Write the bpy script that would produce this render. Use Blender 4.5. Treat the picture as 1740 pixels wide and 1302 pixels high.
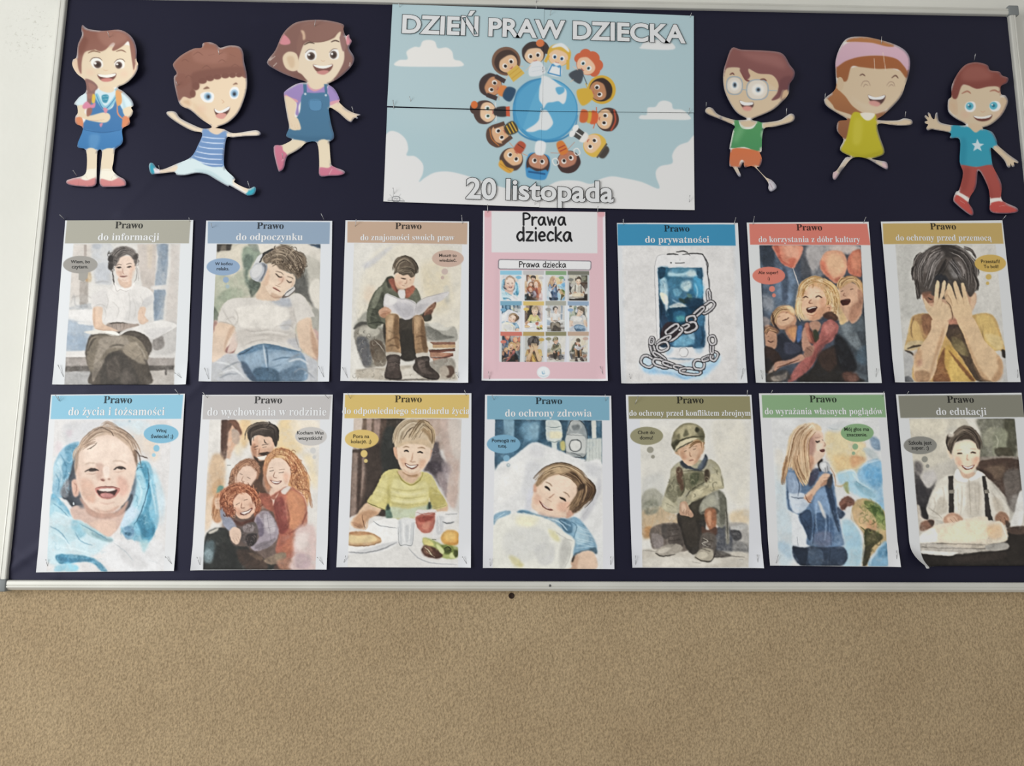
# A school notice board: rights-of-the-child posters and cut-out paper children on navy cloth.
import bpy, bmesh, math
import numpy as np
from mathutils import Matrix, Vector
from mathutils.geometry import delaunay_2d_cdt

for o in list(bpy.data.objects): bpy.data.objects.remove(o)
S = bpy.context.scene
C = S.collection

# ---------------------------------------------------------------- camera (26 mm phone lens, tilted up at the board)
FOC, PITCH, ROLL, YAW, DIST, EYE = 1306.0, 0.15454, -0.0047974, 0.0230524, 1.2497, 1.40
def axes():
    cx, sx, cz, sz, cy, sy = math.cos(PITCH), math.sin(PITCH), math.cos(ROLL), math.sin(ROLL), math.cos(YAW), math.sin(YAW)
    f = np.array([sy*cx, cy*cx, sx]); r = np.array([cy, -sy, 0.]); u = np.cross(r, f)
    return r*cz-u*sz, u*cz+r*sz, f
RT, UP, FW = axes()
cam = bpy.data.objects.new('camera', bpy.data.cameras.new('camera')); C.objects.link(cam)
cam.data.sensor_width = 36; cam.data.lens = FOC/1740*36; cam.data.clip_start = .01
M = Matrix([[RT[i], UP[i], -FW[i], 0] for i in range(3)]+[[0, 0, 0, 1]]); M.translation = (0, -DIST, EYE)
cam.matrix_world = M
S.camera = cam

# ---------------------------------------------------------------- light: overcast room, one tall window to the left behind the viewer
S.view_settings.view_transform = 'Standard'; S.view_settings.look = 'None'
S.view_settings.gamma = 1; S.view_settings.use_curve_mapping = False
S.view_settings.exposure = 0.0
w = bpy.data.worlds.new('room light'); S.world = w; w.use_nodes = True
bg = w.node_tree.nodes['Background']; bg.inputs[0].default_value = (1.0, .985, .955, 1); bg.inputs[1].default_value = 0.49
def area(name, loc, target, sx, sy, watt, col):
    l = bpy.data.lights.new(name, 'AREA'); l.shape = 'RECTANGLE'; l.size, l.size_y = sx, sy; l.energy = watt; l.color = col
    o = bpy.data.objects.new(name, l); C.objects.link(o); o.location = loc
    o.rotation_euler = (Vector(target)-Vector(loc)).to_track_quat('-Z', 'Y').to_euler(); return o
area('window light', (-2.45, -2.0, 1.7), (0, 0, 1.5), 1.5, 1.9, 62, (.985, 1, 1.0))

def at(x, y):                      # a pixel of the photograph -> a point of the board's plane (x, z)
    v = FW+RT*(x-870)/FOC-UP*(y-651)/FOC
    t = DIST/v[1]
    return np.array([v[0]*t, v[2]*t+EYE])

# ---------------------------------------------------------------- materials
def material(name, rough=.6, spec=.35, col=(.8, .8, .8), metal=0):
    m = bpy.data.materials.new(name); m.use_nodes = True
    b = m.node_tree.nodes['Principled BSDF']
    b.inputs['Base Color'].default_value = (*col, 1); b.inputs['Roughness'].default_value = rough
    b.inputs['Specular IOR Level'].default_value = spec; b.inputs['Metallic'].default_value = metal
    return m, m.node_tree, b
def node(nt, kind, **kw):
    n = nt.nodes.new(kind)
    for k, v in kw.items():
        if k in n.inputs: n.inputs[k].default_value = v
        else: setattr(n, k, v)
    return n
def noise(nt, co, scale, detail=3, rough=.5):
    n = node(nt, 'ShaderNodeTexNoise', Scale=scale, Detail=detail, Roughness=rough); nt.links.new(co, n.inputs['Vector']); return n.outputs['Fac']
def ramp(nt, fac, stops):
    r = node(nt, 'ShaderNodeValToRGB'); e = r.color_ramp.elements
    while len(e) < len(stops): e.new(.5)
    for q, (p, c) in zip(e, stops): q.position = p; q.color = (*c, 1) if len(c) == 3 else c
    nt.links.new(fac, r.inputs['Fac']); return r.outputs['Color']
def bump(nt, b, h, strength, dist):
    n = node(nt, 'ShaderNodeBump', Strength=strength, Distance=dist); nt.links.new(h, n.inputs['Height']); nt.links.new(n.outputs['Normal'], b.inputs['Normal'])

# printed paper: the colours of the print are stored on the mesh
m_print, nt, b = material('printed_paper', .6, .22)
a_ = node(nt, 'ShaderNodeAttribute', attribute_name='print'); nt.links.new(a_.outputs['Color'], b.inputs['Base Color'])
co = node(nt, 'ShaderNodeTexCoord').outputs['Object']; bump(nt, b, noise(nt, co, 260, 2), .05, .0006)

m_cloth, nt, b = material('navy_cloth', .5, .3)
co = node(nt, 'ShaderNodeTexCoord').outputs['Object']
nt.links.new(ramp(nt, noise(nt, co, 5, 4), [(.3, (.0075, .0075, .019)), (.7, (.0098, .0096, .023))]), b.inputs['Base Color'])
b.inputs['Specular Tint'].default_value = (.72, .72, 1, 1); b.inputs['Sheen Weight'].default_value = .05; b.inputs['Sheen Roughness'].default_value = .4; b.inputs['Sheen Tint'].default_value = (.5, .5, .8, 1)
bump(nt, b, noise(nt, co, 900, 2), .15, .0004)

m_alu, nt, b = material('brushed_aluminium', .58, .35, (.74, .74, .70), .35)
co = node(nt, 'ShaderNodeTexCoord').outputs['Object']
bump(nt, b, noise(nt, co, 400, 2), .04, .0004)
nt.links.new(ramp(nt, noise(nt, co, 9, 3), [(.3, (.62, .615, .565)), (.7, (.70, .695, .64))]), b.inputs['Base Color'])
m_cap, nt, b = material('grey_plastic', .5, .4, (.20, .215, .215))
co = node(nt, 'ShaderNodeTexCoord').outputs['Object']; bump(nt, b, noise(nt, co, 500, 2), .06, .0004)
m_steel, nt, b = material('pin_steel', .3, .5, (.45, .45, .45), .85)
m_screw, nt, b = material('dark_steel', .45, .5, (.12, .12, .12), .6)

m_white, nt, b = material('white_wall_paint', .7, .3)
co = node(nt, 'ShaderNodeTexCoord').outputs['Object']
base = ramp(nt, noise(nt, co, 3, 4), [(.3, (.70, .695, .635)), (.7, (.77, .765, .71))])
# chipped patch high up on the left
d = node(nt, 'ShaderNodeVectorMath', operation='DISTANCE'); nt.links.new(co, d.inputs[0]); d.inputs[1].default_value = (-.815, 0, 2.215)
near = node(nt, 'ShaderNodeMapRange'); nt.links.new(d.outputs['Value'], near.inputs[0])
for i, v in zip((1, 2, 3, 4), (.02, .07, 1, 0)): near.inputs[i].default_value = v
sp = ramp(nt, noise(nt, co, 130, 4, .7), [(.58, (0, 0, 0)), (.66, (1, 1, 1))])
mul = node(nt, 'ShaderNodeMath', operation='MULTIPLY'); nt.links.new(near.outputs[0], mul.inputs[0]); nt.links.new(sp, mul.inputs[1])
mul2 = node(nt, 'ShaderNodeMath', operation='MULTIPLY'); nt.links.new(mul.outputs[0], mul2.inputs[0]); mul2.inputs[1].default_value = .55
mx = node(nt, 'ShaderNodeMixRGB'); nt.links.new(mul2.outputs[0], mx.inputs[0]); nt.links.new(base, mx.inputs[1]); mx.inputs[2].default_value = (.45, .43, .36, 1)
nt.links.new(mx.outputs[0], b.inputs['Base Color'])
ad = node(nt, 'ShaderNodeMath', operation='SUBTRACT'); nt.links.new(noise(nt, co, 60, 4), ad.inputs[0]); nt.links.new(mul.outputs[0], ad.inputs[1])
bump(nt, b, ad.outputs[0], .25, .002)

m_tan, nt, b = material('tan_plaster', .75, .25)
co = node(nt, 'ShaderNodeTexCoord').outputs['Object']
mp = node(nt, 'ShaderNodeMapping'); nt.links.new(co, mp.inputs[0]); mp.inputs['Scale'].default_value = (1, 1, .78); mp.inputs['Rotation'].default_value = (0, .25, 0)
big = noise(nt, co, 7, 3); fine = noise(nt, mp.outputs[0], 330, 3, .6); mid = noise(nt, mp.outputs[0], 170, 2, .5)
c1 = ramp(nt, big, [(.3, (.395, .290, .170)), (.7, (.445, .334, .200))])
c2 = ramp(nt, fine, [(.34, (.72, .70, .67)), (.5, (.97, .97, .97)), (.68, (1.22, 1.21, 1.18))])
mx = node(nt, 'ShaderNodeMixRGB', blend_type='MULTIPLY'); mx.inputs[0].default_value = 1; nt.links.new(c1, mx.inputs[1]); nt.links.new(c2, mx.inputs[2])
nt.links.new(mx.outputs[0], b.inputs['Base Color'])
ad = node(nt, 'ShaderNodeMath', operation='ADD'); nt.links.new(fine, ad.inputs[0]); nt.links.new(mid, ad.inputs[1])
bump(nt, b, ad.outputs[0], .7, .0028)

# ---------------------------------------------------------------- mesh helpers
def link(name, me, mat=None, parent=None, loc=None):
    o = bpy.data.objects.new(name, me); C.objects.link(o)
    if mat: me.materials.append(mat)
    if parent: o.parent = parent
    if loc is not None: o.location = loc
    return o
def thing(name, label, cat, loc, group=None, me=None, mat=None):
    o = link(name, me, mat, None, loc); o['label'] = label; o['category'] = cat
    if group: o['group'] = group
    return o
def from_bm(name, bm, smooth=True):
    me = bpy.data.meshes.new(name); bm.to_mesh(me); bm.free()
    if smooth:
        me.polygons.foreach_set('use_smooth', np.ones(len(me.polygons), bool))
    return me
def raw_mesh(name, V, F, smooth=True):         # V (n,3), F (m,k) arrays
    V = np.asarray(V, np.float32); F = np.asarray(F, np.int32); k = F.shape[1]
    me = bpy.data.meshes.new(name)
    me.vertices.add(len(V)); me.vertices.foreach_set('co', V.ravel())
    me.loops.add(F.size); me.loops.foreach_set('vertex_index', F.ravel())
    me.polygons.add(len(F)); me.polygons.foreach_set('loop_start', np.arange(0, F.size, k, dtype=np.int32))
    me.polygons.foreach_set('loop_total', np.full(len(F), k, np.int32))
    if smooth: me.polygons.foreach_set('use_smooth', np.ones(len(F), bool))
    me.update(calc_edges=True); return me
def paint_mesh(me, rgb):                        # rgb linear, one per vertex
    at_ = me.color_attributes.new('print', 'FLOAT_COLOR', 'POINT')
    q = np.ones((len(rgb), 4), np.float32); q[:, :3] = rgb; at_.data.foreach_set('color', q.ravel())
def lin(c):
    c = np.asarray(c, np.float32); return np.where(c <= .04045, c/12.92, ((c+.055)/1.055)**2.4)
def box_bm(x0, x1, y0, y1, z0, z1, bev=0, seg=2):
    bm = bmesh.new(); bmesh.ops.create_cube(bm, size=1)
    for v in bm.verts: v.co = ((x0+x1)/2+v.co.x*(x1-x0), (y0+y1)/2+v.co.y*(y1-y0), (z0+z1)/2+v.co.z*(z1-z0))
    if bev: bmesh.ops.bevel(bm, geom=bm.edges[:]+bm.verts[:], offset=bev, segments=seg, affect='EDGES', profile=.5)
    return bm

# ---------------------------------------------------------------- the wall (y = 0 is the face of the board's cloth)
WALL = .016
DADO = at(869, 996)[1]
wall = link('wall_back', from_bm('wall_back', box_bm(-3.2, 3.2, WALL, WALL+.12, 0, 3.1), False), m_white); wall['kind'] = 'structure'
dado = link('wall_lower', from_bm('wall_lower', box_bm(-3.2, 3.2, WALL-.0015, WALL+.01, .02, DADO), False), m_tan); dado['kind'] = 'structure'

# ---------------------------------------------------------------- the board
X0, X1, Z0, Z1 = -.755, .921, at(800, 987.5)[1], at(1000, 14.5)[1]
FWID, FOUT, BACK = .0155, -.007, WALL
board = thing('notice_board', 'wide navy cloth notice board with silver aluminium frame on the wall', 'notice board', ((X0+X1)/2, 0, (Z0+Z1)/2))
bx, bz = board.location.x, board.location.z
def cloth_height(x, z):                        # folds of the loosely stretched cloth
    h = np.zeros_like(x)
    for (px, py, qx, qy, amp, wd) in [(520, 700, 600, 650, .9, 6), (540, 640, 590, 700, .8, 6), (300, 690, 345, 650, .8, 6), (20, 965, 70, 930, 1.3, 7), (30, 940, 90, 975, 1.0, 6),
                                      (150, 662, 210, 652, .9, 5), (1030, 668, 1075, 650, .8, 5), (800, 690, 830, 655, .9, 5), (205, 360, 260, 300, .8, 9), (440, 30, 520, 12, .8, 8), (100, 980, 330, 985, .8, 5), (1240, 380, 1275, 650, .6, 9)]:
        A, B = at(px, py), at(qx, qy); d = B-A; L = np.hypot(*d); d /= L
        s = (x-A[0])*d[0]+(z-A[1])*d[1]; t = (x-A[0])*-d[1]+(z-A[1])*d[0]
        h += amp*.001*np.exp(-(t/(wd*.001))**2)*np.exp(-(np.clip(np.abs(s-L/2)-L/2, 0, None)/.012)**2)
    return h+.00025*np.sin(x*23+z*9)*np.sin(z*17-x*5)
nx, nz = 340, 200
gx, gz = np.meshgrid(np.linspace(X0-.004, X1+.004, nx), np.linspace(Z0-.004, Z1+.004, nz))
V = np.stack([gx-bx, -cloth_height(gx, gz), gz-bz], -1).reshape(-1, 3)
ii = (np.arange(nz-1)[:, None]*nx+np.arange(nx-1)[None]).ravel()
link('cloth_panel', raw_mesh('cloth_panel', V, np.stack([ii, ii+1, ii+nx+1, ii+nx], 1)), m_cloth, board)
link('backing_board', from_bm('backing_board', box_bm(X0-bx-.004, X1-bx+.004, .003, WALL-.0016, Z0-bz-.004, Z1-bz+.004), False), m_cap, board)
# frame rails: one extruded aluminium profile (inner edge, front flat, groove, rounded outer edge)
PROF = [(0, .003), (0, -.0045), (.0006, -.0062), (.002, -.007), (.0066, -.0074), (.0074, -.0066), (.0080, -.0066), (.0086, -.0074), (.0102, -.0073), (.0112, -.0068), (.0148, -.0022), (.0155, .0005), (.0155, BACK-.0016), (.004, BACK-.0016)]
def rail(a, bq, nrm):                           # from a to bq along the cloth's edge, profile grows along nrm
    bm = bmesh.new(); rings = []
    for p in (a, bq):
        rings.append([bm.verts.new((p[0]+nrm[0]*o-bx, y, p[1]+nrm[1]*o-bz)) for o, y in PROF])
    n = len(PROF)
    for i in range(n): bm.faces.new((rings[0][i], rings[0][(i+1) % n], rings[1][(i+1) % n], rings[1][i]))
    bm.faces.new(rings[0]); bm.faces.new(rings[1][::-1])
    bmesh.ops.recalc_face_normals(bm, faces=bm.faces[:])
    return link('frame_rail', from_bm('frame_rail', bm, False), m_alu, board)
rail((X0, Z0), (X1, Z0), (0, -1)); rail((X0, Z1), (X1, Z1), (0, 1)); rail((X0, Z0), (X0, Z1), (-1, 0)); rail((X1, Z0), (X1, Z1), (1, 0))
cap_me = None
for sx, sz in ((-1, -1), (1, -1), (-1, 1), (1, 1)):
    if cap_me is None: cap_me = from_bm('corner_cap', box_bm(-.0095, .0095, -.0088, WALL-.0016, -.0095, .0095, .0022, 3))
    o = link('corner_cap', cap_me, None, board, ((X0 if sx < 0 else X1)-bx+sx*.0078, 0, (Z0 if sz < 0 else Z1)-bz+sz*.0078))
    if len(cap_me.materials) == 0: cap_me.materials.append(m_cap)
    if sx*sz < 0 or True: o['label'] = 'grey plastic corner cap'
bm = bmesh.new(); bmesh.ops.create_cone(bm, segments=14, radius1=.0019, radius2=.0013, depth=.0012, cap_ends=True, matrix=Matrix.Rotation(math.pi/2, 4, 'X'))
p = at(934, 994.5); o = link('frame_screw', from_bm('frame_screw', bm), m_screw, board, (p[0]-bx, -.0078, p[1]-bz)); o['label'] = 'small dark screw head'
# old plug hole under the frame
p = at(869.5, 1014.5)
bm = bmesh.new()
R_ = [(.0047, .0), (.0043, -.0009), (.0035, -.0010), (.0030, -.0004)]
rings = [[bm.verts.new((r*math.cos(t), y, r*math.sin(t))) for t in np.linspace(0, 2*math.pi, 18, endpoint=False)] for r, y in R_]
for q in range(len(R_)-1):
    for i in range(18): bm.faces.new((rings[q][i], rings[q][(i+1) % 18], rings[q+1][(i+1) % 18], rings[q+1][i]))
bm.faces.new(rings[-1]); bmesh.ops.recalc_face_normals(bm, faces=bm.faces[:])
m_hole, _, _ = material('plug_brown', .7, .2, (.03, .016, .010))
thing('wall_plug', 'small dark brown wall plug in the tan plaster just below the frame', 'wall plug', (p[0], WALL-.0016, p[1]), None, from_bm('wall_plug', bm), m_hole)

# ---------------------------------------------------------------- painter for the flat prints
def smooth_noise(rng, h, w, cell):
    gh, gw = int(h/cell)+3, int(w/cell)+3
    g = rng.random((gh, gw)).astype(np.float32)
    y = np.linspace(0, (h-1)/cell, h); x = np.linspace(0, (w-1)/cell, w)
    yi = y.astype(int); xi = x.astype(int)
    fy = (y-yi)[:, None]; fx = (x-xi)[None]
    fy = fy*fy*(3-2*fy); fx = fx*fx*(3-2*fx)
    a = g[yi][:, xi]; b = g[yi][:, xi+1]; c = g[yi+1][:, xi]; d = g[yi+1][:, xi+1]
    return (a*(1-fx)+b*fx)*(1-fy)+(c*(1-fx)+d*fx)*fy

def blur(a, r):
    r = int(round(r))
    if r < 1: return a
    for ax in (0, 1):
        for _ in range(2):
            p = [(0, 0), (0, 0)]; p[ax] = (r+1, r)
            c = np.cumsum(np.pad(a, p), axis=ax, dtype=np.float64)
            n = a.shape[ax]
            hi = np.take(c, np.arange(2*r+1, 2*r+1+n), axis=ax); lo = np.take(c, np.arange(0, n), axis=ax)
            a = ((hi-lo)/(2*r+1)).astype(np.float32)
    return a

def catmull(P, closed=True, n=5):
    P = np.asarray(P, float); N = len(P)
    if N < 3: return P
    idx = np.arange(N)
    if closed: p0, p1, p2, p3 = P[idx-1], P, P[(idx+1) % N], P[(idx+2) % N]
    else:
        p1, p2 = P[:-1], P[1:]
        p0 = np.vstack([P[:1], P[:-2]]); p3 = np.vstack([P[2:], P[-1:]])
    t = (np.arange(n)/n)[None, :, None]
    a, b, c, d = p0[:, None], p1[:, None], p2[:, None], p3[:, None]
    r = .5*((2*b)+(c-a)*t+(2*a-5*b+4*c-d)*t*t+(3*b-a-3*c+d)*t**3)
    r = r.reshape(-1, 2)
    return r if closed else np.vstack([r, P[-1:]])

def coverage(polys, h, w, SS=3):
    acc = np.zeros(h*SS*(w+2), np.float64)
    for P in polys:
        x0, y0 = P[:, 0], P[:, 1]*SS
        x1, y1 = np.roll(x0, -1), np.roll(y0, -1)
        lo, hi = np.minimum(y0, y1), np.maximum(y0, y1)
        r0 = np.clip(np.ceil(lo-.5), 0, h*SS).astype(int); r1 = np.clip(np.ceil(hi-.5), 0, h*SS).astype(int)
        cnt = r1-r0
        if cnt.sum() == 0: continue
        e = np.repeat(np.arange(len(P)), cnt)
        off = np.arange(cnt.sum())-np.repeat(np.cumsum(cnt)-cnt, cnt)
        row = r0[e]+off
        x = x0[e]+(row+.5-y0[e])/(y1[e]-y0[e])*(x1[e]-x0[e])
        x = np.clip(x, 0, w); xi = x.astype(int); fx = x-xi
        sg = np.where(y1[e] > y0[e], 1., -1.)
        acc += np.bincount(row*(w+2)+xi, sg*(1-fx), acc.size)
        acc += np.bincount(row*(w+2)+xi+1, sg*fx, acc.size)
    c = np.cumsum(acc.reshape(h*SS, w+2), axis=1)[:, :w]
    return np.minimum(np.abs(c), 1).reshape(h, SS, w).mean(1).astype(np.float32)

def ribbon(P, w, taper):
    P = np.asarray(P, float)
    d = np.gradient(P, axis=0); L = np.hypot(d[:, 0], d[:, 1])+1e-9
    nrm = np.stack([-d[:, 1]/L, d[:, 0]/L], 1)
    t = np.linspace(0, 1, len(P))
    ww = w/2*(np.sin(np.pi*np.clip(t*.9+.05, 0, 1))**.6 if taper else np.ones_like(t))
    return np.vstack([P+nrm*ww[:, None], (P-nrm*ww[:, None])[::-1]])

def hexcol(s):
    if len(s) == 3: s = ''.join(c*2 for c in s)
    return np.array([int(s[i:i+2], 16)/255 for i in (0, 2, 4)], np.float32)

class Canvas:
    def __init__(s, w, h, k, seed=1, base='ffffff'):
        s.k = k; s.w = int(w*k)+1; s.h = int(h*k)+1
        s.c = np.empty((s.h, s.w, 3), np.float32); s.c[:] = hexcol(base)
        s.rng = np.random.default_rng(seed); s.clip = None; s.off = 0.; s.cut = None; s.xf = None; s.off = 0.
        s.blot = smooth_noise(s.rng, s.h, s.w, 26)*.5+smooth_noise(s.rng, s.h, s.w, 11)*.3+smooth_noise(s.rng, s.h, s.w, 5)*.2
    def fill(s, polys, c1, c2=None, a=1, soft=0, n=0):
        k = s.k
        if s.xf is not None: polys = [np.asarray(p, float) @ s.xf[1]+s.xf[0] for p in polys]
        polys = [(np.asarray(p, float)-s.off)*k for p in polys]
        allp = np.vstack(polys); pad = int(soft*k*2)+3
        x0, y0 = np.floor(allp.min(0)).astype(int)-pad; x1, y1 = np.ceil(allp.max(0)).astype(int)+pad
        x0, y0 = max(x0, 0), max(y0, 0); x1, y1 = min(x1, s.w), min(y1, s.h)
        if x1 <= x0 or y1 <= y0: return
        pd = pad if soft else 0          # cover beyond the rim so soft edges do not fade at the sheet's border
        m = coverage([p-[x0-pd, y0-pd] for p in polys], y1-y0+2*pd, x1-x0+2*pd)
        if soft: m = blur(m, soft*k)[pd:-pd, pd:-pd]
        m = m*a
        if s.clip is not None: m = m*s.clip[y0:y1, x0:x1]
        if n: m = m*np.clip(1-n+2*n*s.blot[y0:y1, x0:x1], 0, 1.25); m = np.minimum(m, 1)
        col = c1
        if c2 is not None:
            t = np.linspace(0, 1, y1-y0, dtype=np.float32)[:, None, None]; col = c1*(1-t)+c2*t
        R = s.c[y0:y1, x0:x1]; R += (col-R)*m[..., None]
    def run(s, text):
        for line in text.strip().splitlines():
            line = line.strip()
            if not line or line[0] == '#': continue
            T = line.split(); op = T[0]
            if op == 'clip':
                s.clip = coverage([np.array(' '.join(T[1:]).replace(',', ' ').split(), float).reshape(-1, 2)*s.k], s.h, s.w); continue
            if op == 'cut':
                s.cut = catmull(np.array(' '.join(T[1:]).replace(',', ' ').split(), float).reshape(-1, 2), True, 4)-s.off; s.fill([s.cut+s.off], hexcol('f0ece4')); continue
            if op == 'xf':           # place the next strokes at x y, scaled, turned (no numbers: reset)
                v = [float(q) for q in T[1:]]
                s.xf = (np.array(v[:2]), v[2]*np.array([[math.cos(math.radians(v[3])), math.sin(math.radians(v[3]))], [-math.sin(math.radians(v[3])), math.cos(math.radians(v[3]))]])) if v else None
                continue
            if op == 'dry': s.detail(); s.finish(); s.clip = None; continue
            cs = T[1].split('>'); c1 = hexcol(cs[0]); c2 = hexcol(cs[1]) if len(cs) > 1 else None
            a, soft, n, w, straight, tap, sp, cnt = 1, 0, 0, 4, False, True, 6, 20
            i = 2
            while i < len(T) and T[i][0].isalpha():
                f, v = T[i][0], T[i][1:]
                if f == 'a': a = float(v)
                elif f == 's': soft = float(v)
                elif f == 'n': n = float(v)
                elif f == 'w': w = float(v)
                elif f == 'k': straight = True
                elif f == 'u': tap = False
                elif f == 'p': sp = float(v)
                elif f == 'c': cnt = int(v)
                i += 1
            for grp in ' '.join(T[i:]).split('/'):
                v = np.array([float(x) for x in grp.replace(',', ' ').split()])
                if op == 'e':
                    cx, cy, rx, ry = v[:4]; r = math.radians(v[4]) if len(v) > 4 else 0
                    t = np.linspace(0, 2*np.pi, 40, endpoint=False)
                    X, Y = rx*np.cos(t), ry*np.sin(t)
                    s.fill([np.stack([cx+X*math.cos(r)-Y*math.sin(r), cy+X*math.sin(r)+Y*math.cos(r)], 1)], c1, c2, a, soft, n); continue
                if op == 'o':            # ring, e.g. a chain link
                    cx, cy, rx, ry, r = v; r = math.radians(r); t = np.linspace(0, 2*np.pi, 40)
                    pp = []
                    for q in (w/2, -w/2):
                        X, Y = (rx+q)*np.sign(np.cos(t))*abs(np.cos(t))**.75, (ry+q)*np.sign(np.sin(t))*abs(np.sin(t))**.75
                        pp.append(np.stack([cx+X*math.cos(r)-Y*math.sin(r), cy+X*math.sin(r)+Y*math.cos(r)], 1))
                    s.fill([np.vstack([pp[0], pp[1][::-1]])], c1, c2, a, soft, n); continue
                P = v.reshape(-1, 2)
                if op == 'f': s.fill([P if straight else catmull(P)], c1, c2, a, soft, n)
                elif op == 'l':
                    s.fill([ribbon(P if straight else catmull(P, False, 8), w, tap)], c1, c2, a, soft, n)
                elif op == 'y':       # curls and tufts scattered inside an outline
                    lo_, hi_ = P.min(0), P.max(0); Q = catmull(P); e0, e1 = Q, np.roll(Q, -1, 0); done = 0
                    for _ in range(cnt*4):
                        x, y = s.rng.uniform(lo_, hi_)
                        cr = ((e0[:, 1] > y) != (e1[:, 1] > y)) & (x < (e1[:, 0]-e0[:, 0])*(y-e0[:, 1])/(e1[:, 1]-e0[:, 1]+1e-9)+e0[:, 0])
                        if cr.sum() % 2 == 0: continue
                        r0 = sp*s.rng.uniform(.6, 1.4); a0 = s.rng.uniform(0, 6.3); t = np.linspace(a0, a0+s.rng.uniform(2, 4.4), 8); t2 = s.rng.random()
                        s.fill([ribbon(np.stack([x+r0*np.cos(t), y+r0*1.25*np.sin(t)], 1), w*s.rng.uniform(.6, 1.3), True)], c1*(1-t2)+(c1 if c2 is None else c2)*t2, None, a, soft, 0)
                        done += 1
                        if done >= cnt: break
                elif op == 'h':       # bundle of brush strokes round a guide
                    G = catmull(P, False, 6); d = np.gradient(G, axis=0); L = np.hypot(d[:, 0], d[:, 1])+1e-9
                    nr = np.stack([-d[:, 1]/L, d[:, 0]/L], 1)
                    for _ in range(cnt):
                        o0, o1 = s.rng.uniform(-sp, sp), s.rng.uniform(-sp, sp)*.5
                        t = np.linspace(0, 1, len(G))
                        q = G+nr*((o0+o1*(t-.5))[:, None])
                        b0 = s.rng.integers(0, max(1, len(G)//3)); b1 = s.rng.integers(max(b0+3, 2*len(G)//3), len(G)+1)
                        t = s.rng.random()
                        s.fill([ribbon(q[b0:b1], w*s.rng.uniform(.6, 1.3), True)], c1*(1-t)+(c1 if c2 is None else c2)*t, None, a, soft, 0)
    def detail(s):                          # brush texture that follows the forms, then a crisper tone
        h, w = s.h, s.w; m = s.clip[..., None]
        L = blur(s.c.mean(2), 3); gy, gx = np.gradient(L)
        th = smooth_noise(s.rng, h, w, 60)*7
        vx, vy = -gy+.006*np.cos(th), gx+.006*np.sin(th); r = np.hypot(vx, vy)+1e-6; vx, vy = (vx/r).astype(np.float32), (vy/r).astype(np.float32)
        nz = s.rng.random((h, w)).astype(np.float32); nz = (nz+blur(nz, 1)*2)
        acc = nz.copy(); yy, xx = np.mgrid[0:h, 0:w].astype(np.float32)
        for sg in (1, -1):
            px, py = xx.copy(), yy.copy()
            for _ in range(6):
                xi = np.clip(px+.5, 0, w-1).astype(np.int32); yi = np.clip(py+.5, 0, h-1).astype(np.int32)
                px += sg*1.2*vx[yi, xi]; py += sg*1.2*vy[yi, xi]
                acc += nz[np.clip(py+.5, 0, h-1).astype(np.int32), np.clip(px+.5, 0, w-1).astype(np.int32)]
        acc -= blur(acc, 12); acc /= acc.std()+1e-6
        bl = smooth_noise(s.rng, h, w, 34)*.4+smooth_noise(s.rng, h, w, 15)*.35+smooth_noise(s.rng, h, w, 7)*.25-.5
        c = s.c*(1+(acc*np.clip(.005+.06*(1-L)**1.5, 0, .035)+bl*np.clip(.5*(1.04-L), .01, .34))[..., None])
        g_ = c.mean(2, keepdims=True); c = g_+(c-g_)*.84
        l0 = c.mean(2); l1 = l0+(l0-blur(l0, 5))*.5
        l1 = l1+np.where(l1 < .58, .05, .006)*np.sin(2*np.pi*(np.clip(l1, 0, 1)-.58))
        ls = s.c.mean(2); l1 = np.where(l1 > .8, np.minimum(l1, np.maximum(ls+.02, .8)), l1)
        c = c*(np.clip(l1, .02, 1)/(l0+1e-4))[..., None]**.75+((l1-l0)*.25)[..., None]
        s.c = np.clip(s.c*(1-m)+c*m, 0, 1).astype(np.float32)
    def finish(s, wob=1.0, grain=.03):     # pigment grain and a slightly unsteady brush, inside the picture only
        h, w = s.h, s.w; m = blur(s.clip, 2)*s.clip
        dx = (smooth_noise(s.rng, h, w, 7)-.5)*2*wob; dy = (smooth_noise(s.rng, h, w, 7)-.5)*2*wob
        yy, xx = np.mgrid[0:h, 0:w]
        c = s.at(xx+dx*m, yy+dy*m)
        g = 1+grain*2*((s.blot-.5)*1.4+(smooth_noise(s.rng, h, w, 2.5)-.5)*.6)*m
        s.c = np.clip(c*g[..., None], 0, 1)
    def at(s, x, y):
        x = np.clip(x, 0, s.w-1.001); y = np.clip(y, 0, s.h-1.001)
        xi, yi = x.astype(int), y.astype(int); fx, fy = (x-xi)[..., None], (y-yi)[..., None]
        c = s.c
        return (c[yi, xi]*(1-fx)+c[yi, xi+1]*fx)*(1-fy)+(c[yi+1, xi]*(1-fx)+c[yi+1, xi+1]*fx)*fy

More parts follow.
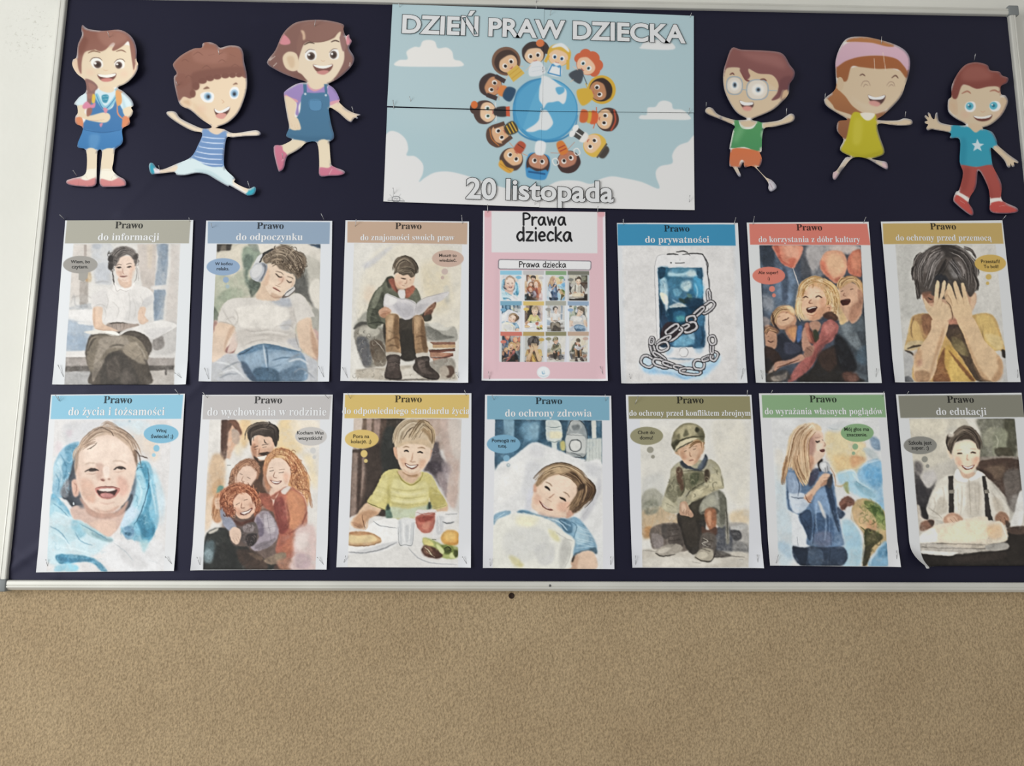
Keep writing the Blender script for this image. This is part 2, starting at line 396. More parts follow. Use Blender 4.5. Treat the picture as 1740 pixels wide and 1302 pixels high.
# ---------------------------------------------------------------- the prints, as brush strokes (== name, canvas size, scale, paper colour, offset)
ART = '''
== P1 1092 1302 .5 dde3e8
clip 195,232 957,232 912,1240 130,1240
f d8d8d5 k 195,232 957,232 912,1240 130,1240
f d0cbc5 s14 n.4 k 195,235 330,235 300,600 170,640
f bfc5cc s8 n.6 a.7 330,240 470,240 450,480 360,520 340,400
f b9c0c9 s4 n.5 a.6 365,390 450,380 470,520 380,500
f a9b2be s3 a.6 330,240 400,240 380,270 340,265
f c7bfb8 s6 n.3 k 650,235 790,235 775,560 760,660 690,560 660,400
f d3c7b6 s8 a.8 k 720,240 765,240 750,420 725,400
f 9aa9b8 s5 n.5 k 785,235 872,235 868,400 850,560 835,770 770,785 765,640 780,480 800,330
f 7f93a8 s5 n.7 a.7 810,250 865,240 850,400 830,420
f 8296ab s5 n.7 a.8 775,560 850,560 840,640 780,770
f d6d5d3 s4 755,535 880,525 900,545 880,555 760,560
f cdc8c3 s8 n.5 k 890,240 950,240 930,800 850,790 860,600 885,450
f b5aba4 s2 n.3 k 270,240 290,240 290,420 270,420
f c9b38f s5 a.8 285,445 320,440 325,500 285,505
f b98f5c s3 a.7 280,480 298,478 296,500 282,500
f 9b948d s5 n.6 a.7 k 240,500 300,500 300,690 240,690
l a6a19c w8 s3 a.7 180,620 260,600 330,620
l 9fa3a8 w7 s3 a.6 180,660 200,600 220,680 320,660
l a5a7a9 w10 s3 a.7 350,515 400,500 450,510
f a8b2bc s5 n.6 a.5 190,680 330,660 330,700 170,700
f e2e3e3 s4 k 165,710 360,700 400,780 330,800 160,775
f a9bacb s8 n.5 k 155,770 345,815 330,880 300,920 285,1000 140,1000
f 93a9c0 s10 n.6 a.7 150,880 300,900 280,995 140,990
f dedfdf s3 235,790 340,795 340,815 240,805
f dcdbd9 s3 k 140,1000 300,995 300,1045 140,1048
f a29b96 s2 n.4 k 138,1042 915,1040 912,1105 134,1108
f 6b6560 s3 n.4 k 134,1105 912,1100 910,1150 134,1150
f a9aaab s5 n.6 k 133,1145 330,1140 330,1238 130,1238
f b9b4ae s5 n.5 k 730,1140 912,1130 912,1240 740,1240
f 6d6864 s3 k 850,1130 862,1130 858,1170 846,1170
f d3d2d0 s3 k 740,1000 915,1000 915,1046 740,1046
f c4c3c1 s6 n.4 740,850 925,790 922,1000 750,1000
f 8d8884 s5 n.4 760,920 830,890 840,970 770,990
# dark skirt under
f 5f574e>645c53 s4 n.2 325,880 440,870 560,850 680,860 740,920 755,990 720,1060 740,1140 730,1240 330,1240 320,1140 290,1060 285,980
f 877d6d s4 n.3 330,900 480,880 640,900 720,1000 720,1060 600,1020 520,990 430,1040 370,1110 320,1150 290,1040
f a2988a s6 n.4 a.9 400,900 560,895 600,960 560,980 450,980 370,1080 340,1100 370,980
f 9b907f s6 n.3 a.9 540,990 640,930 690,1040 710,1090 640,1070
f 55504a s6 n.2 a.9 430,1040 520,1005 590,1060 660,1240 400,1240
f 6d645c s8 n.4 a.8 430,1100 500,1030 530,1100 520,1180 460,1200
f 746b64 s10 a.6 560,1120 640,1200 620,1240 540,1240
f 8f867a s5 a.8 360,1080 420,1060 370,1160 335,1220 330,1140
l 574f45 w9 s3 a.7 450,970 500,955 560,960
l 4c463f w12 s4 a.8 300,1000 330,930 360,905
l c0b8ab w8 s4 a.5 640,940 690,1000 715,1070
f a7978c s3 n.3 445,800 540,792 650,800 655,830 560,850 500,860 430,830
l 6d625a w5 s1 a.8 470,800 475,830 / 500,797 505,850 / 530,797 530,850 / 560,797 555,840
l 51473e w8 s2 455,802 540,795 640,800
# book
f dcdbd4 s2 270,862 350,850 420,840 500,860 525,885 470,888 400,870 330,880
f f0efe9 s1 500,862 440,845 390,845 440,870 500,885 525,888
f e0e0de s2 525,886 540,858 620,830 720,800 830,782 915,800 930,825 840,875 760,910 680,870 600,850
f d0d0d0 s4 a.7 700,850 840,830 900,830 820,890 760,908
l b4b2ae w4 s1 525,888 545,860 620,838
l aaa69d w4 s1 335,880 420,875 520,892
l bdbcb8 w4 s1 a.8 760,915 840,880 925,830
# blouse
f dedddb s2 455,560 420,540 340,600 325,680 350,700 430,710 410,790 520,790 660,800 670,700 710,680 765,640 760,580 700,540 620,530 560,560 500,520
f d0cfce s8 n.5 a.8 330,600 430,560 430,700 350,690
f cbcbca s8 n.5 a.7 600,640 670,660 660,790 560,780 580,720
f c6c7c8 s5 a.7 690,640 760,600 765,650 700,690
l b5b3b0 w4 s2 a.7 430,590 445,640 430,700 / 410,680 430,740 410,790 / 590,580 600,680 590,780 / 670,600 690,650 668,700 / 330,690 390,665 435,690
l c4c2bf w6 s2 a.7 470,640 520,700 500,770 / 540,620 560,700 / 620,620 640,700 620,780 / 350,580 380,620
f e8e7e5 s1 490,510 520,540 570,550 600,540 620,520 640,500 610,560 560,575 530,560 500,575 475,560
l b3aeaa w3 s1 490,520 505,570 530,560 570,572 605,560
# arms
f e3c9b3>d9b99f s2 340,690 405,690 400,770 420,810 510,850 480,855 400,850 350,835 335,770
f cfa98c s5 a.6 340,700 355,700 350,820 340,800
f e0c3ac s2 670,690 710,690 705,750 730,780 710,800 690,808 670,800 655,760
l b79379 w4 s2 a.7 345,835 400,848 470,852 / 680,690 700,760
# head
f d9bba6 s2 515,480 600,480 610,530 570,550 530,530
f e6cebd s2 490,340 560,320 640,340 638,400 620,470 590,500 560,505 530,490 500,440
f d7b39d s6 a.6 600,400 635,390 620,470 590,500
f d3a58e s5 a.5 510,430 540,430 540,460 515,460
f 7d7672 s3 n.2 455,320 490,270 550,250 620,270 652,315 650,370 636,392 626,360 610,330 580,312 545,325 520,350 500,395 480,390 468,420 450,405
f 54504e s4 a.8 470,330 510,280 560,262 545,300 505,340 490,385 470,390
h 45403e>a39b96 w4 a.8 c34 p20 480,390 490,330 530,285 590,270
h 4b4643>a39b96 w4 a.8 c22 p14 560,275 610,285 640,325 645,380
y 3f3b39>8f8782 w5 s1 p9 c34 a.8 446,300 500,290 500,380 480,420 446,410
y 4b4643>8f8782 w4 s1 p7 c16 a.8 625,300 655,310 655,375 632,385
f e6cebd s5 a.9 530,340 575,322 612,345 620,385 540,385
l 5b5553 w5 s1 470,410 480,460 488,530
l 8b8480 w3 s1 a.8 640,380 655,430 660,500
l 5a5350 w3 a.8 640,400 648,460 630,510 / 480,420 475,470 488,520
e 4a4543 s5 462 340 20 26
e 4a4543 s5 462 395 20 26
e 57514e s4 640 325 16 20
l 4c3a33 w8 s2 503,402 520,399 538,404 / 575,402 593,396 612,400
e 5b4a44 s2 521 404 7 4 / 594 401 7 4
l 7b6357 w4 s1 503,388 522,381 542,385 / 572,381 594,374 614,378
l bf8d78 w5 s2 545,410 548,440 560,450
l b87a6d w9 s2 526,465 550,467 580,463
l 96605a w3 s1 526,466 550,468 580,464
l c99f88 w4 s2 a.7 540,490 560,494 575,490
f cfcfc8 s2 a.5 615,440 640,420 640,490 615,500
# thought bubble
dry
f a8a89d k 148,65 1030,65 1018,230 133,230
f 9d9c97 a.95 k 235,440 302,440 296,480 268,505 232,490
e 9b9a96 245 382 124 63
== P2 1063 1302 .5 dfe5ee
clip 172,243 935,243 915,1255 130,1255
f c9c5b6 k 172,243 935,243 915,1255 130,1255
f 55504b s4 k 172,243 285,243 270,290 220,310 172,300
f 8b8375 s3 a.7 210,243 240,243 235,300 200,300
f d9d3c4 s5 n.3 180,310 280,290 330,250 420,245 470,300 480,420 430,500 460,620 300,640 220,700 150,810 160,480
f b9bfab s8 n.6 a.9 160,470 280,480 380,430 450,560 380,640 250,650 150,780
f 8fa08f s10 n.7 370,270 440,265 500,300 440,380 390,420 360,370
f 74877b s9 n.6 380,330 440,330 430,400 400,480 450,560 500,520 470,600 400,560 370,450
f 5f6d62 s6 n.5 a.9 410,500 480,520 500,560 450,620 420,630
f 9aa893 s8 n.7 a.7 170,640 300,560 380,620 220,700 160,800
f 6d7a6c s5 a.7 145,700 180,740 200,790 150,815
f e3dfd6 s5 470,243 640,243 560,300 500,310
f 8a958c s5 a.8 400,243 470,243 480,300 440,290
f dcd8d0 s6 n.3 720,243 930,275 930,560 900,760 830,620 800,450
f bfbdb4 s8 n.6 a.9 800,330 930,380 925,600 870,560 820,470
f e0ddd5 s6 a.9 850,560 930,520 920,880 880,800
f 8f908a s8 n.5 700,420 780,380 830,420 850,560 800,600 740,560
f 6d6e6b s7 a.9 750,480 820,480 840,560 860,640 900,740 870,700 800,620 740,600
f a5a69f s6 a.8 870,720 930,740 915,900 870,850
f 4d6786 s4 k 840,243 935,243 935,275 890,262
f e5d5c8 s5 n.3 145,830 200,820 300,860 290,1000 240,1080 130,1110
f b98e86 s6 n.4 145,820 175,810 180,850 150,900
f a87370 s5 n.4 230,1030 300,950 330,900 300,1040
f d8c4bb s5 250,1040 310,880 330,940 320,1010
f caa9a3 s5 n.4 870,880 920,900 915,1090 870,1060
# jeans
f bfc4cd s3 n.3 k 130,1110 250,1050 340,1050 450,1020 780,1030 915,1110 915,1255 130,1255
f 7f9ebb s5 n.3 320,1055 440,1000 520,980 700,1000 790,1035 830,1120 810,1255 450,1255 380,1150
f 5f86a9 s5 n.4 330,1050 440,985 520,975 770,1010 770,1035 600,1020 500,1020 400,1050
f 8fabc5 s8 n.5 380,1080 520,1030 520,1130 470,1180 400,1130
f 96b1ca s8 n.5 560,1050 740,1060 700,1160 560,1200
f 4f6f8c s8 n.4 450,1160 600,1160 640,1255 460,1255
f 627f9b s8 n.5 a.9 640,1180 790,1140 800,1255 650,1255
f 4d6480 s6 a.9 350,1110 390,1120 440,1200 470,1255 430,1250 370,1180
l e1e6ec w8 s3 515,985 525,1060 540,1150
l 4c6c8b w8 s3 535,1000 545,1080 550,1160 / 580,1100 660,1080 720,1080 / 570,1150 650,1130
l dfe4ea w14 s5 a.8 160,1110 260,1130 330,1180 / 190,1200 300,1170 380,1230 / 700,1110 780,1090 850,1130 / 820,1200 880,1170
l 8d97a4 w10 s4 a.8 210,1170 300,1120 350,1110 / 190,1230 260,1200 330,1200 / 740,1190 800,1160 890,1230 / 690,1100 760,1060 800,1060
l 45627f w7 s2 440,1000 380,1040 330,1060
# shirt
f d6d3cf s2 180,820 215,700 270,650 360,640 450,640 480,625 620,640 700,630 760,605 820,640 890,770 870,780 760,830 750,930 780,1000 780,1030 620,990 500,975 380,1020 310,1050 330,960 300,850 270,830
f e2dfda s8 n.4 320,720 460,690 600,700 680,720 690,800 640,850 400,860 330,820
f c3bfbb s7 n.5 a.9 660,640 700,640 740,730 745,830 680,870 660,840 710,790 700,720
f aeb5c1 s8 n.4 a.9 600,640 700,640 720,700 640,700 570,660
f c9c4bf s7 n.5 a.8 330,880 560,870 750,900 740,960 560,950 340,980
f b9bcc4 s6 a.8 690,950 770,940 778,1020 720,990
f c3c6cc s6 a.8 640,830 720,800 700,870 650,870
l b0aca7 w6 s3 a.8 300,720 330,790 300,850 / 215,720 260,800 300,850 / 240,800 290,780 310,800 / 370,870 460,890 560,870 / 400,930 540,910 700,930 / 760,830 740,760 740,700 / 600,850 700,840 740,870 / 350,1000 480,950 620,960
l e8e6e2 w8 s3 a.8 420,900 560,890 700,910 / 400,960 540,930 / 720,660 740,720
l a19d98 w5 s2 750,900 760,960 780,1010 / 185,818 250,825 310,860
l d5cfa8 w4 s1 a.7 465,725 485,710
# arms
f dfc4ac>e4d0bf s3 180,825 300,850 290,910 250,960 230,1040 200,1080 130,1110 140,960
f c9a58b s6 a.7 270,860 300,860 250,970 235,1040 225,1000
f e0c7b0>dcc0a8 s3 765,825 860,785 875,860 915,960 912,1080 850,1060 800,1020 775,960
f c29a80 s6 a.8 860,800 875,880 912,980 912,1080 870,1000
# neck and face
f dcc1a8 s3 460,640 490,560 510,500 560,600 640,650 560,660
f e8d1bb s2 540,400 600,390 680,450 740,470 750,520 710,590 650,630 600,635 560,610 530,560 520,470
f cfab90 s5 a.7 580,600 650,625 720,570 740,500 700,590 640,640 580,630
f d9b093 s6 a.6 530,430 560,440 550,540 520,540
e dcab95 s8 a.6 650 500 26 20
l 5b4639 w9 s2 605,460 630,485 655,485 / 685,505 705,525 725,520
l 6b5546 w5 s2 a.8 605,445 640,450 665,470 / 690,480 720,490 735,500
l bb8f76 w5 s2 665,490 645,530 620,545
l 8f6450 w5 s1 600,545 640,560
l b56c5c w11 s2 585,560 610,575 640,595
l 8d4b42 w4 s1 582,562 612,582 645,592
l b98d73 w7 s3 a.8 560,615 600,637 660,630
# hair
f 8b7a68 s3 n.2 510,345 560,290 620,260 690,250 760,300 820,340 830,400 800,450 770,500 745,470 700,450 640,430 600,390 560,380 530,390
f 6b5a4a s5 a.8 700,330 800,350 810,420 780,480 730,430 690,380
h 4f4034>bfae98 w6 a.85 c34 p26 520,360 590,320 670,330 740,420
h 57483b>c5b49d w6 a.85 c30 p30 600,270 690,290 760,360 790,450
h 5b4b3c>a8967f w6 a.85 c24 p24 570,390 620,370 680,400 720,450
h 4a3c31>8f7d69 w4 a.8 c16 p20 740,300 800,330 830,390
h 4a3c31>7d6b58 w4 a.8 c12 p14 750,420 790,440 800,490
y 4b3c31>cdbca4 w5 s1 p12 c80 a.75 520,340 570,280 640,260 720,270 800,340 820,410 780,480 700,440 620,390 560,370
y 42352b>7d6b58 w5 s1 p10 c30 a.75 700,400 800,380 790,480 750,460
l 6b5a49 w4 735,310 760,290 750,265 735,270
l 5a4a3c w4 780,400 830,410 835,390
# headphones
f 4c4b4d s1 500,320 570,280 590,282 520,330 490,390 470,395
f d3d6db s1 445,390 480,330 510,318 480,380 460,400
f b9bec7 s1 430,420 460,385 510,378 540,400 535,450 500,510 460,518 425,490 415,455
f 8c94a1 s2 500,385 540,395 540,440 505,515 480,515 510,470 520,420
f d6d9de s4 430,430 465,395 500,400 500,450 460,495 430,480
l 6f7682 w5 s1 520,385 530,430 500,510
f 8a7f7a s1 650,640 700,580 745,555 745,590 700,630
f d2d2d3 s1 670,610 720,562 745,560 740,585 690,625
l 6b6767 w5 655,632 700,590 740,560
dry
f 92a8c1 k 105,75 1005,80 1000,242 104,238
e 8fa9c9 220 411 123 64
e 93abc8 240 507 22 22
e a5bac5 a.9 252 556 15 15
== P3 1042 1302 .5 dadde4
clip 140,236 935,246 905,1255 110,1250
f d9d7d2 k 140,236 935,246 905,1255 110,1250
f dcd6c8 s20 n.3 300,300 900,300 890,900 200,900
f d8ccb0 s25 n.5 a.7 640,400 800,400 860,650 760,760 660,640
f ddc5ad s14 n.5 a.6 230,560 290,560 280,680 220,660
f c3c4cb s8 n.7 a.7 200,400 260,360 370,280 430,260 340,350 250,420
l b5b9c4 w10 s4 a.5 215,440 225,410 240,380
f b9b9b4 s8 n.7 a.7 800,560 840,560 840,680 810,660
f 9a9a90 s8 n.7 140,850 190,780 240,740 280,830 350,850 380,900 200,880
l 8f8d80 w6 s3 a.7 170,760 200,700 / 200,780 220,690 / 180,820 150,740 / 230,750 225,680
f 5b5a54 s4 a.9 135,870 180,820 250,820 300,860 200,870
# rock
f 8b867b s4 n.4 140,890 210,840 300,850 360,890 380,1000 370,1100 320,1140 230,1150 190,1080 160,1000
f 6b6d72 s6 n.5 160,940 230,930 260,1010 270,1130 220,1150 180,1060
f b5b1a5 s6 n.5 200,850 300,850 330,900 260,930 180,900
f 6e5d4e s5 n.5 260,960 340,960 370,1040 330,1110 280,1090
l d5d1c7 w6 s2 a.8 290,950 340,1000 370,1050
f 67666a s6 a.8 190,1000 230,1000 240,1120 210,1130
f 7b6f60 s5 n.5 a.8 300,1000 380,1050 370,1140 290,1130
# rock right
f a5a39b s5 n.4 650,830 740,840 800,870 880,850 890,960 700,960 650,930
f 77766f s5 n.5 a.8 660,850 740,870 800,910 880,930 700,950
f cfcdc5 s4 a.9 690,830 760,820 820,860 860,845 820,880 740,870
# shadow under legs
f 4d463e s5 360,820 480,790 600,800 640,1000 620,1080 480,1090 380,1000
f 3f3a34 s5 480,900 590,880 600,1080 490,1090
# ground
f b9b0a2 s6 n.6 k 150,1170 380,1150 600,1130 880,1180 900,1240 400,1250 160,1230
f d6d0c6 s6 n.5 480,1180 600,1160 640,1230 500,1245
y 4f4a42>b5ada0 w5 s1 p10 c50 a.5 150,860 340,860 380,1080 250,1140 170,1060
y 6d675c>c9c3b5 w5 s1 p9 c40 a.5 140,1160 600,1130 880,1180 880,1240 200,1240
l 8d8478 w8 s3 a.7 160,1180 260,1160 370,1170 / 200,1140 290,1150 340,1130 / 500,1150 560,1140 / 480,1220 580,1200 / 780,1200 880,1230
# books
f d9d2c2 s1 k 670,970 720,965 885,975 888,1010 720,1020 680,1015
f a2705c s1 k 700,965 885,965 888,985 720,985
f c6a076 s1 k 720,985 886,985 886,1005 720,1010
f 8b5547 s1 k 690,1025 880,1010 885,1030 700,1050
f b5836a s1 k 700,1040 870,1045 870,1070 700,1075
f a4604f s2 700,1080 780,1075 860,1050 860,1070 780,1090
f c08d75 s1 k 720,1085 800,1090 795,1125 725,1130
f 7a4f43 s1 k 800,1080 830,1075 830,1110 805,1120
l 5a4038 w5 s1 690,1020 790,1022 885,1010 / 700,1078 800,1078 870,1060
f 9a948a s5 n.5 680,1120 860,1080 880,1180 780,1200 700,1180
f 6b5347 s4 800,1150 860,1140 880,1190 840,1230 810,1210
f b0a496 s4 770,1160 820,1140 840,1200 790,1220
# jacket
f 6e7261 s2 n.2 385,490 430,485 470,540 560,560 600,570 630,630 640,700 660,770 640,790 560,700 460,700 400,740 380,830 330,830 300,870 240,840 240,720 290,600 345,545
f 565a4c s5 n.4 a.9 310,640 360,600 360,700 320,760 350,830 300,850 260,800
f 8a8d7a s5 n.4 a.8 270,680 310,590 350,560 330,640 290,720
f 4b4d42 s3 380,490 430,487 440,500 400,510 420,560 390,560
l 3f4238 w8 s2 350,620 360,700 320,740 / 245,830 320,820 370,830 / 260,720 320,730
l a1a391 w6 s2 a.7 250,740 300,755 / 255,770 310,790 / 300,600 345,560
f 5b3f33 s3 640,770 690,720 710,760 700,800 660,810
f a45c4b s3 395,505 440,500 450,560 470,600 440,590 410,550
f b3654f s3 520,570 570,545 590,575 550,630 520,640
f 7b3c33 s3 a.8 440,520 460,580 480,610 450,590
f d8d6d8 s2 465,590 510,580 515,640 480,640
# face
f dfbfa6 s2 440,480 480,455 580,470 575,540 530,570 490,575 450,550
f d0a386 s5 a.7 445,520 480,560 520,575 470,580 445,550
l 6b4a3b w8 s2 485,492 505,500 525,500 / 548,505 560,508
l b27e64 w5 s2 530,505 528,530 512,533
l a8604f w6 s1 490,545 515,552
e d49d86 s6 a.5 480 530 16 14
# hair
f 6e6051 s2 n.2 430,400 450,350 510,330 570,345 600,400 590,470 560,490 540,470 500,475 460,455 435,470 440,430
h 43392f>a4947f w6 a.85 c34 p22 440,440 460,380 520,350 580,390
h 43392f>9d8d78 w6 a.85 c28 p20 460,450 520,430 570,440 590,470
h 3b322a>7d6e5d w5 a.8 c14 p14 560,350 600,410 595,470
l 3f352c w5 430,420 420,440 / 425,400 440,380 / 595,440 605,400
# book in hands
f cfccd0 s2 375,610 460,640 540,650 600,685 590,770 520,800 470,765 410,740 360,710
f b5b3bb s7 n.5 a.8 430,680 560,690 580,770 510,795 460,750
f dedcdc s4 a.9 385,620 460,650 430,690 370,690
f cbc8cb s2 600,685 650,650 730,620 840,592 800,650 740,680 690,700 640,755 590,765
f b2afb4 s5 n.4 a.8 610,700 690,680 660,730 600,760
l a7a3a8 w4 s1 600,690 540,655 460,645 380,612 / 600,686 660,640 830,595
l 908c92 w5 s2 600,690 585,770
# hands
f c99b7f s2 320,740 370,705 415,735 400,760 370,785 335,780
f a97457 s3 a.7 330,770 380,740 410,750 370,790
l 8f5f49 w4 s1 345,745 390,735 / 350,760 395,750
f 9a6e58 s2 655,760 680,715 735,670 745,690 720,740 680,770
f 6d4638 s3 a.8 660,765 700,730 720,740 690,790
l 5a3a2f w5 s1 690,715 720,700 / 690,735 720,720 / 735,675 745,690
f 4b4a40 s3 650,780 700,760 710,800 660,815
# legs
f ad8a66 s2 n.2 375,780 420,755 470,775 470,880 480,970 485,1050 440,1040 378,1040 375,900
f 876545 s5 n.4 a.8 440,780 470,790 475,1000 450,1000 430,880
f c9a781 s6 n.5 a.9 390,790 430,780 420,880 400,950 385,900
f a88461 s2 n.2 575,780 620,765 650,790 660,870 670,960 685,1040 600,1055 580,950 570,850
f 7f5e41 s5 n.4 a.8 640,790 665,870 680,1030 650,1030 630,900
f c7a47d s6 a.8 585,790 620,785 615,860 600,900
l 6a4b33 w7 s3 a.8 390,880 430,900 / 385,960 450,930 470,950 / 385,1000 430,990 480,1010 / 590,930 640,920 660,940 / 600,980 660,970 / 600,1020 680,1005
l 4b3a2b w6 s2 475,800 480,1000 / 575,800 580,950 590,1040
# boots
f b9b2a7 s2 380,1040 480,1045 478,1075 390,1075
f cac4ba s2 600,1050 680,1045 685,1075 610,1085
f 514540 s2 n.2 385,1065 475,1065 478,1150 490,1200 485,1240 375,1235 370,1180 385,1120
f 6e605a s5 n.4 a.8 395,1090 440,1080 440,1160 390,1180
f 4f443f s2 n.2 600,1080 690,1072 700,1140 765,1200 760,1240 700,1240 640,1215 575,1160 590,1110
f 75665f s5 n.4 a.8 610,1110 660,1100 670,1160 720,1200 640,1190
l 2d2724 w6 s2 372,1225 430,1238 488,1230 / 578,1165 650,1222 760,1238 / 400,1120 450,1110 / 395,1150 455,1140 / 620,1130 680,1110 / 640,1160 690,1140
l c9beb2 w3 s1 575,1168 650,1225 / 440,1120 470,1130
l 3a322d w10 s4 a.7 760,1245 600,1240 480,1245 370,1240
dry
f bda491 k 92,75 975,85 972,244 90,232
e c4ab9f 831 349 117 63
e c3b2ac 808 445 24 23
e bdaaa2 791 490 13 13
== P5 1059 1302 .5 d2d6db
f d6d6d7 k s6 100,245 930,245 960,1262 130,1262
clip 90,240 945,240 1010,1262 110,1262
f bcd8ee s12 n.5 240,1080 300,1060 400,1150 520,1130 700,1080 830,1070 800,1140 700,1230 600,1240 480,1200 330,1200 240,1160
f 8fc0e6 s8 n.7 a.9 260,1140 400,1170 500,1190 600,1220 560,1240 420,1200 280,1190
f 9cc6e8 s7 n.6 a.9 640,1190 740,1130 820,1085 800,1130 720,1200
l 6fa9d8 w9 s4 a.7 480,1190 560,1230 640,1215 720,1180
f a9d0ea s8 a.7 770,1050 830,1060 810,1110 770,1100
# phone body
f dbdcdf s1 350,340 370,310 430,300 640,300 710,310 725,350 745,600 750,1040 735,1080 640,1090 420,1085 365,1040 350,700 340,450
l a8a9ad w5 s1 a.8 425,300 370,310 348,350 340,450 352,800 366,1040
l 5d5f66 w7 s1 a.9 710,315 727,360 740,480 752,620 / 742,700 746,900 752,1030
l 3a3b40 w9 s1 430,303 470,298 520,305 / 500,285 560,278 590,290 / 545,305 620,295 690,300 708,315
l 44454a w8 s1 480,292 495,310 / 590,295 605,312
l 6a6b70 w5 s1 700,310 730,370 735,440
l 55565c w7 s1 705,315 738,370 735,440 745,500 750,560
l 83848a w9 s2 a.8 735,450 750,520 745,590
l 4f79a0 w9 s3 a.8 430,1080 540,1088 640,1086
e 55565b 463 366 6 6
f 77787d k 494,363 564,363 564,370 494,370
l 88898d w4 528,335 530,350
# screen
f 4a86ab>2f6189 k 364,402 695,402 713,998 380,998
f 2f6f92 s8 n.5 370,405 450,405 460,500 380,480
f a9cfdd s8 n.5 450,430 520,415 640,420 660,460 560,470 450,465
f cfe0e2 s7 n.6 a.9 590,420 640,430 660,465 590,465
f 4d8fb0 s6 n.6 470,405 600,405 560,440 480,440
f 9cc3d4 s6 n.6 380,500 420,480 440,560 430,650 390,630
f 3d7fa3 s8 n.6 460,480 560,490 540,620 460,600
f b9d3d8 s8 n.6 545,510 610,505 600,580 540,560
f 3e9ccb s8 n.6 630,470 695,500 700,620 640,600
f 275f85 s6 n.6 a.9 650,410 695,410 698,480 660,470
f 2b78a8 s8 n.6 a.8 600,560 640,600 620,640 590,620
f e0dfc9 s5 n.4 380,590 430,610 440,680 400,660
f 37554f s5 n.7 520,630 560,640 590,620 600,670 540,665
f 6b8a6c s5 n.6 a.7 580,600 620,610 610,650
f cdd3cf s5 n.4 450,690 520,665 580,690 560,700 470,705
f dde4e6 s5 a.8 410,620 435,640 440,770 425,740
f 164a6d s4 n.5 440,710 640,700 690,720 700,820 500,840 440,800
f 1d3f5f s6 n.5 380,640 410,700 420,760 385,760
f 2b6f97 s6 n.5 480,740 560,730 560,800 490,810
f 4fa3a8 s6 n.6 a.7 500,770 560,765 570,800 520,810
f 2a4a6b s5 n.5 385,760 440,790 420,900 385,880
f 3b2f38 s5 n.3 385,880 440,810 540,840 500,920 400,950
f 2c2a33 s5 n.3 530,860 600,810 650,820 640,870 560,900
f 3d7aa3 s6 n.6 640,740 705,720 710,850 650,840
f 2d5f86 s6 n.6 650,860 712,850 712,995 620,995
f 6db0d2 s7 n.6 a.8 500,930 600,900 640,960 560,995 480,990
f 9ec7dc s5 a.6 590,900 630,890 640,940 600,930
f 1f3f5e s5 a.9 385,930 430,990 390,998
f 1d4766 s5 n.6 a.8 370,405 420,405 410,470 375,480
f 173a58 s5 n.6 a.7 560,640 700,640 710,720 640,760
f 7fb9d0 s5 n.6 a.7 480,560 540,570 530,610 490,610
l d5e6ea w7 s3 a.7 400,500 420,560 410,620 / 640,520 660,580 650,630 / 470,640 500,660 540,668
l 163652 w8 s3 a.7 380,640 390,720 385,800 / 600,700 650,690 700,700 / 690,850 700,920 690,985
l b9d9e6 w6 s3 a.7 550,950 560,995 / 430,700 440,760 / 380,790 400,880
l 1c3a55 w5 s2 402,540 408,525 / 590,525 598,520
e e3e4e6 554 1037 32 33
l 8f9299 w4 s0 522,1037 530,1012 554,1003 580,1012 588,1040 575,1064 545,1070 525,1050
f 8bb8d8 s8 a.6 440,1000 480,1010 440,1060 420,1040
f 8bb8d8 s8 a.6 640,1010 700,1000 690,1040 650,1040
o 3c3a42 w25 s1 745,610,40,10,85
o bdbcc1 w13 s1 744,609,40,10,85
o 3c3a42 w26 s1 738,700,58,28,-40
o bdbcc1 w13 s1 737,699,58,28,-40
o 3c3a42 w26 s1 668,735,55,14,-42
o bdbcc1 w13 s1 667,734,55,14,-42
o 3c3a42 w26 s1 612,790,34,24,-20
o bdbcc1 w13 s1 611,789,34,24,-20
o 3c3a42 w27 s1 605,850,52,32,-25
o bdbcc1 w14 s1 604,849,52,32,-25
o 3c3a42 w25 s1 560,850,40,14,-25
o bdbcc1 w13 s1 559,849,40,14,-25
o 3c3a42 w27 s1 490,900,68,26,-40
o bdbcc1 w14 s1 489,899,68,26,-40
o 3c3a42 w26 s1 470,865,56,20,-35
o bdbcc1 w13 s1 469,864,56,20,-35
o 3c3a42 w25 s1 410,945,56,16,-30
o bdbcc1 w13 s1 409,944,56,16,-30
o 3c3a42 w25 s1 400,995,42,32,-20
o bdbcc1 w13 s1 399,994,42,32,-20
o 3c3a42 w26 s1 325,1010,54,14,75
o bdbcc1 w13 s1 324,1009,54,14,75
o 3c3a42 w21 s1 318,950,26,16,100
o bdbcc1 w11 s1 317,949,26,16,100
o 3c3a42 w25 s1 375,1070,56,14,35
o bdbcc1 w13 s1 374,1069,56,14,35
o 3c3a42 w25 s1 285,1105,48,38,30
o bdbcc1 w13 s1 284,1104,48,38,30
o 3c3a42 w26 s1 385,1120,60,26,20
o bdbcc1 w13 s1 384,1119,60,26,20
o 3c3a42 w25 s1 450,1130,52,14,20
o bdbcc1 w13 s1 449,1129,52,14,20
o 3c3a42 w24 s1 525,1155,46,14,15
o bdbcc1 w12 s1 524,1154,46,14,15
o 3c3a42 w26 s1 605,1180,80,22,5
o bdbcc1 w13 s1 604,1179,80,22,5
o 3c3a42 w25 s1 670,1130,40,34,10
o bdbcc1 w13 s1 669,1129,40,34,10
o 3c3a42 w24 s1 735,1080,44,14,-20
o bdbcc1 w12 s1 734,1079,44,14,-20
o 3c3a42 w24 s1 785,1065,34,24,-60
o bdbcc1 w12 s1 784,1064,34,24,-60
o 3c3a42 w23 s1 768,1010,34,10,90
o bdbcc1 w12 s1 767,1009,34,10,90
o 3c3a42 w24 s1 772,945,32,24,75
o bdbcc1 w12 s1 771,944,32,24,75
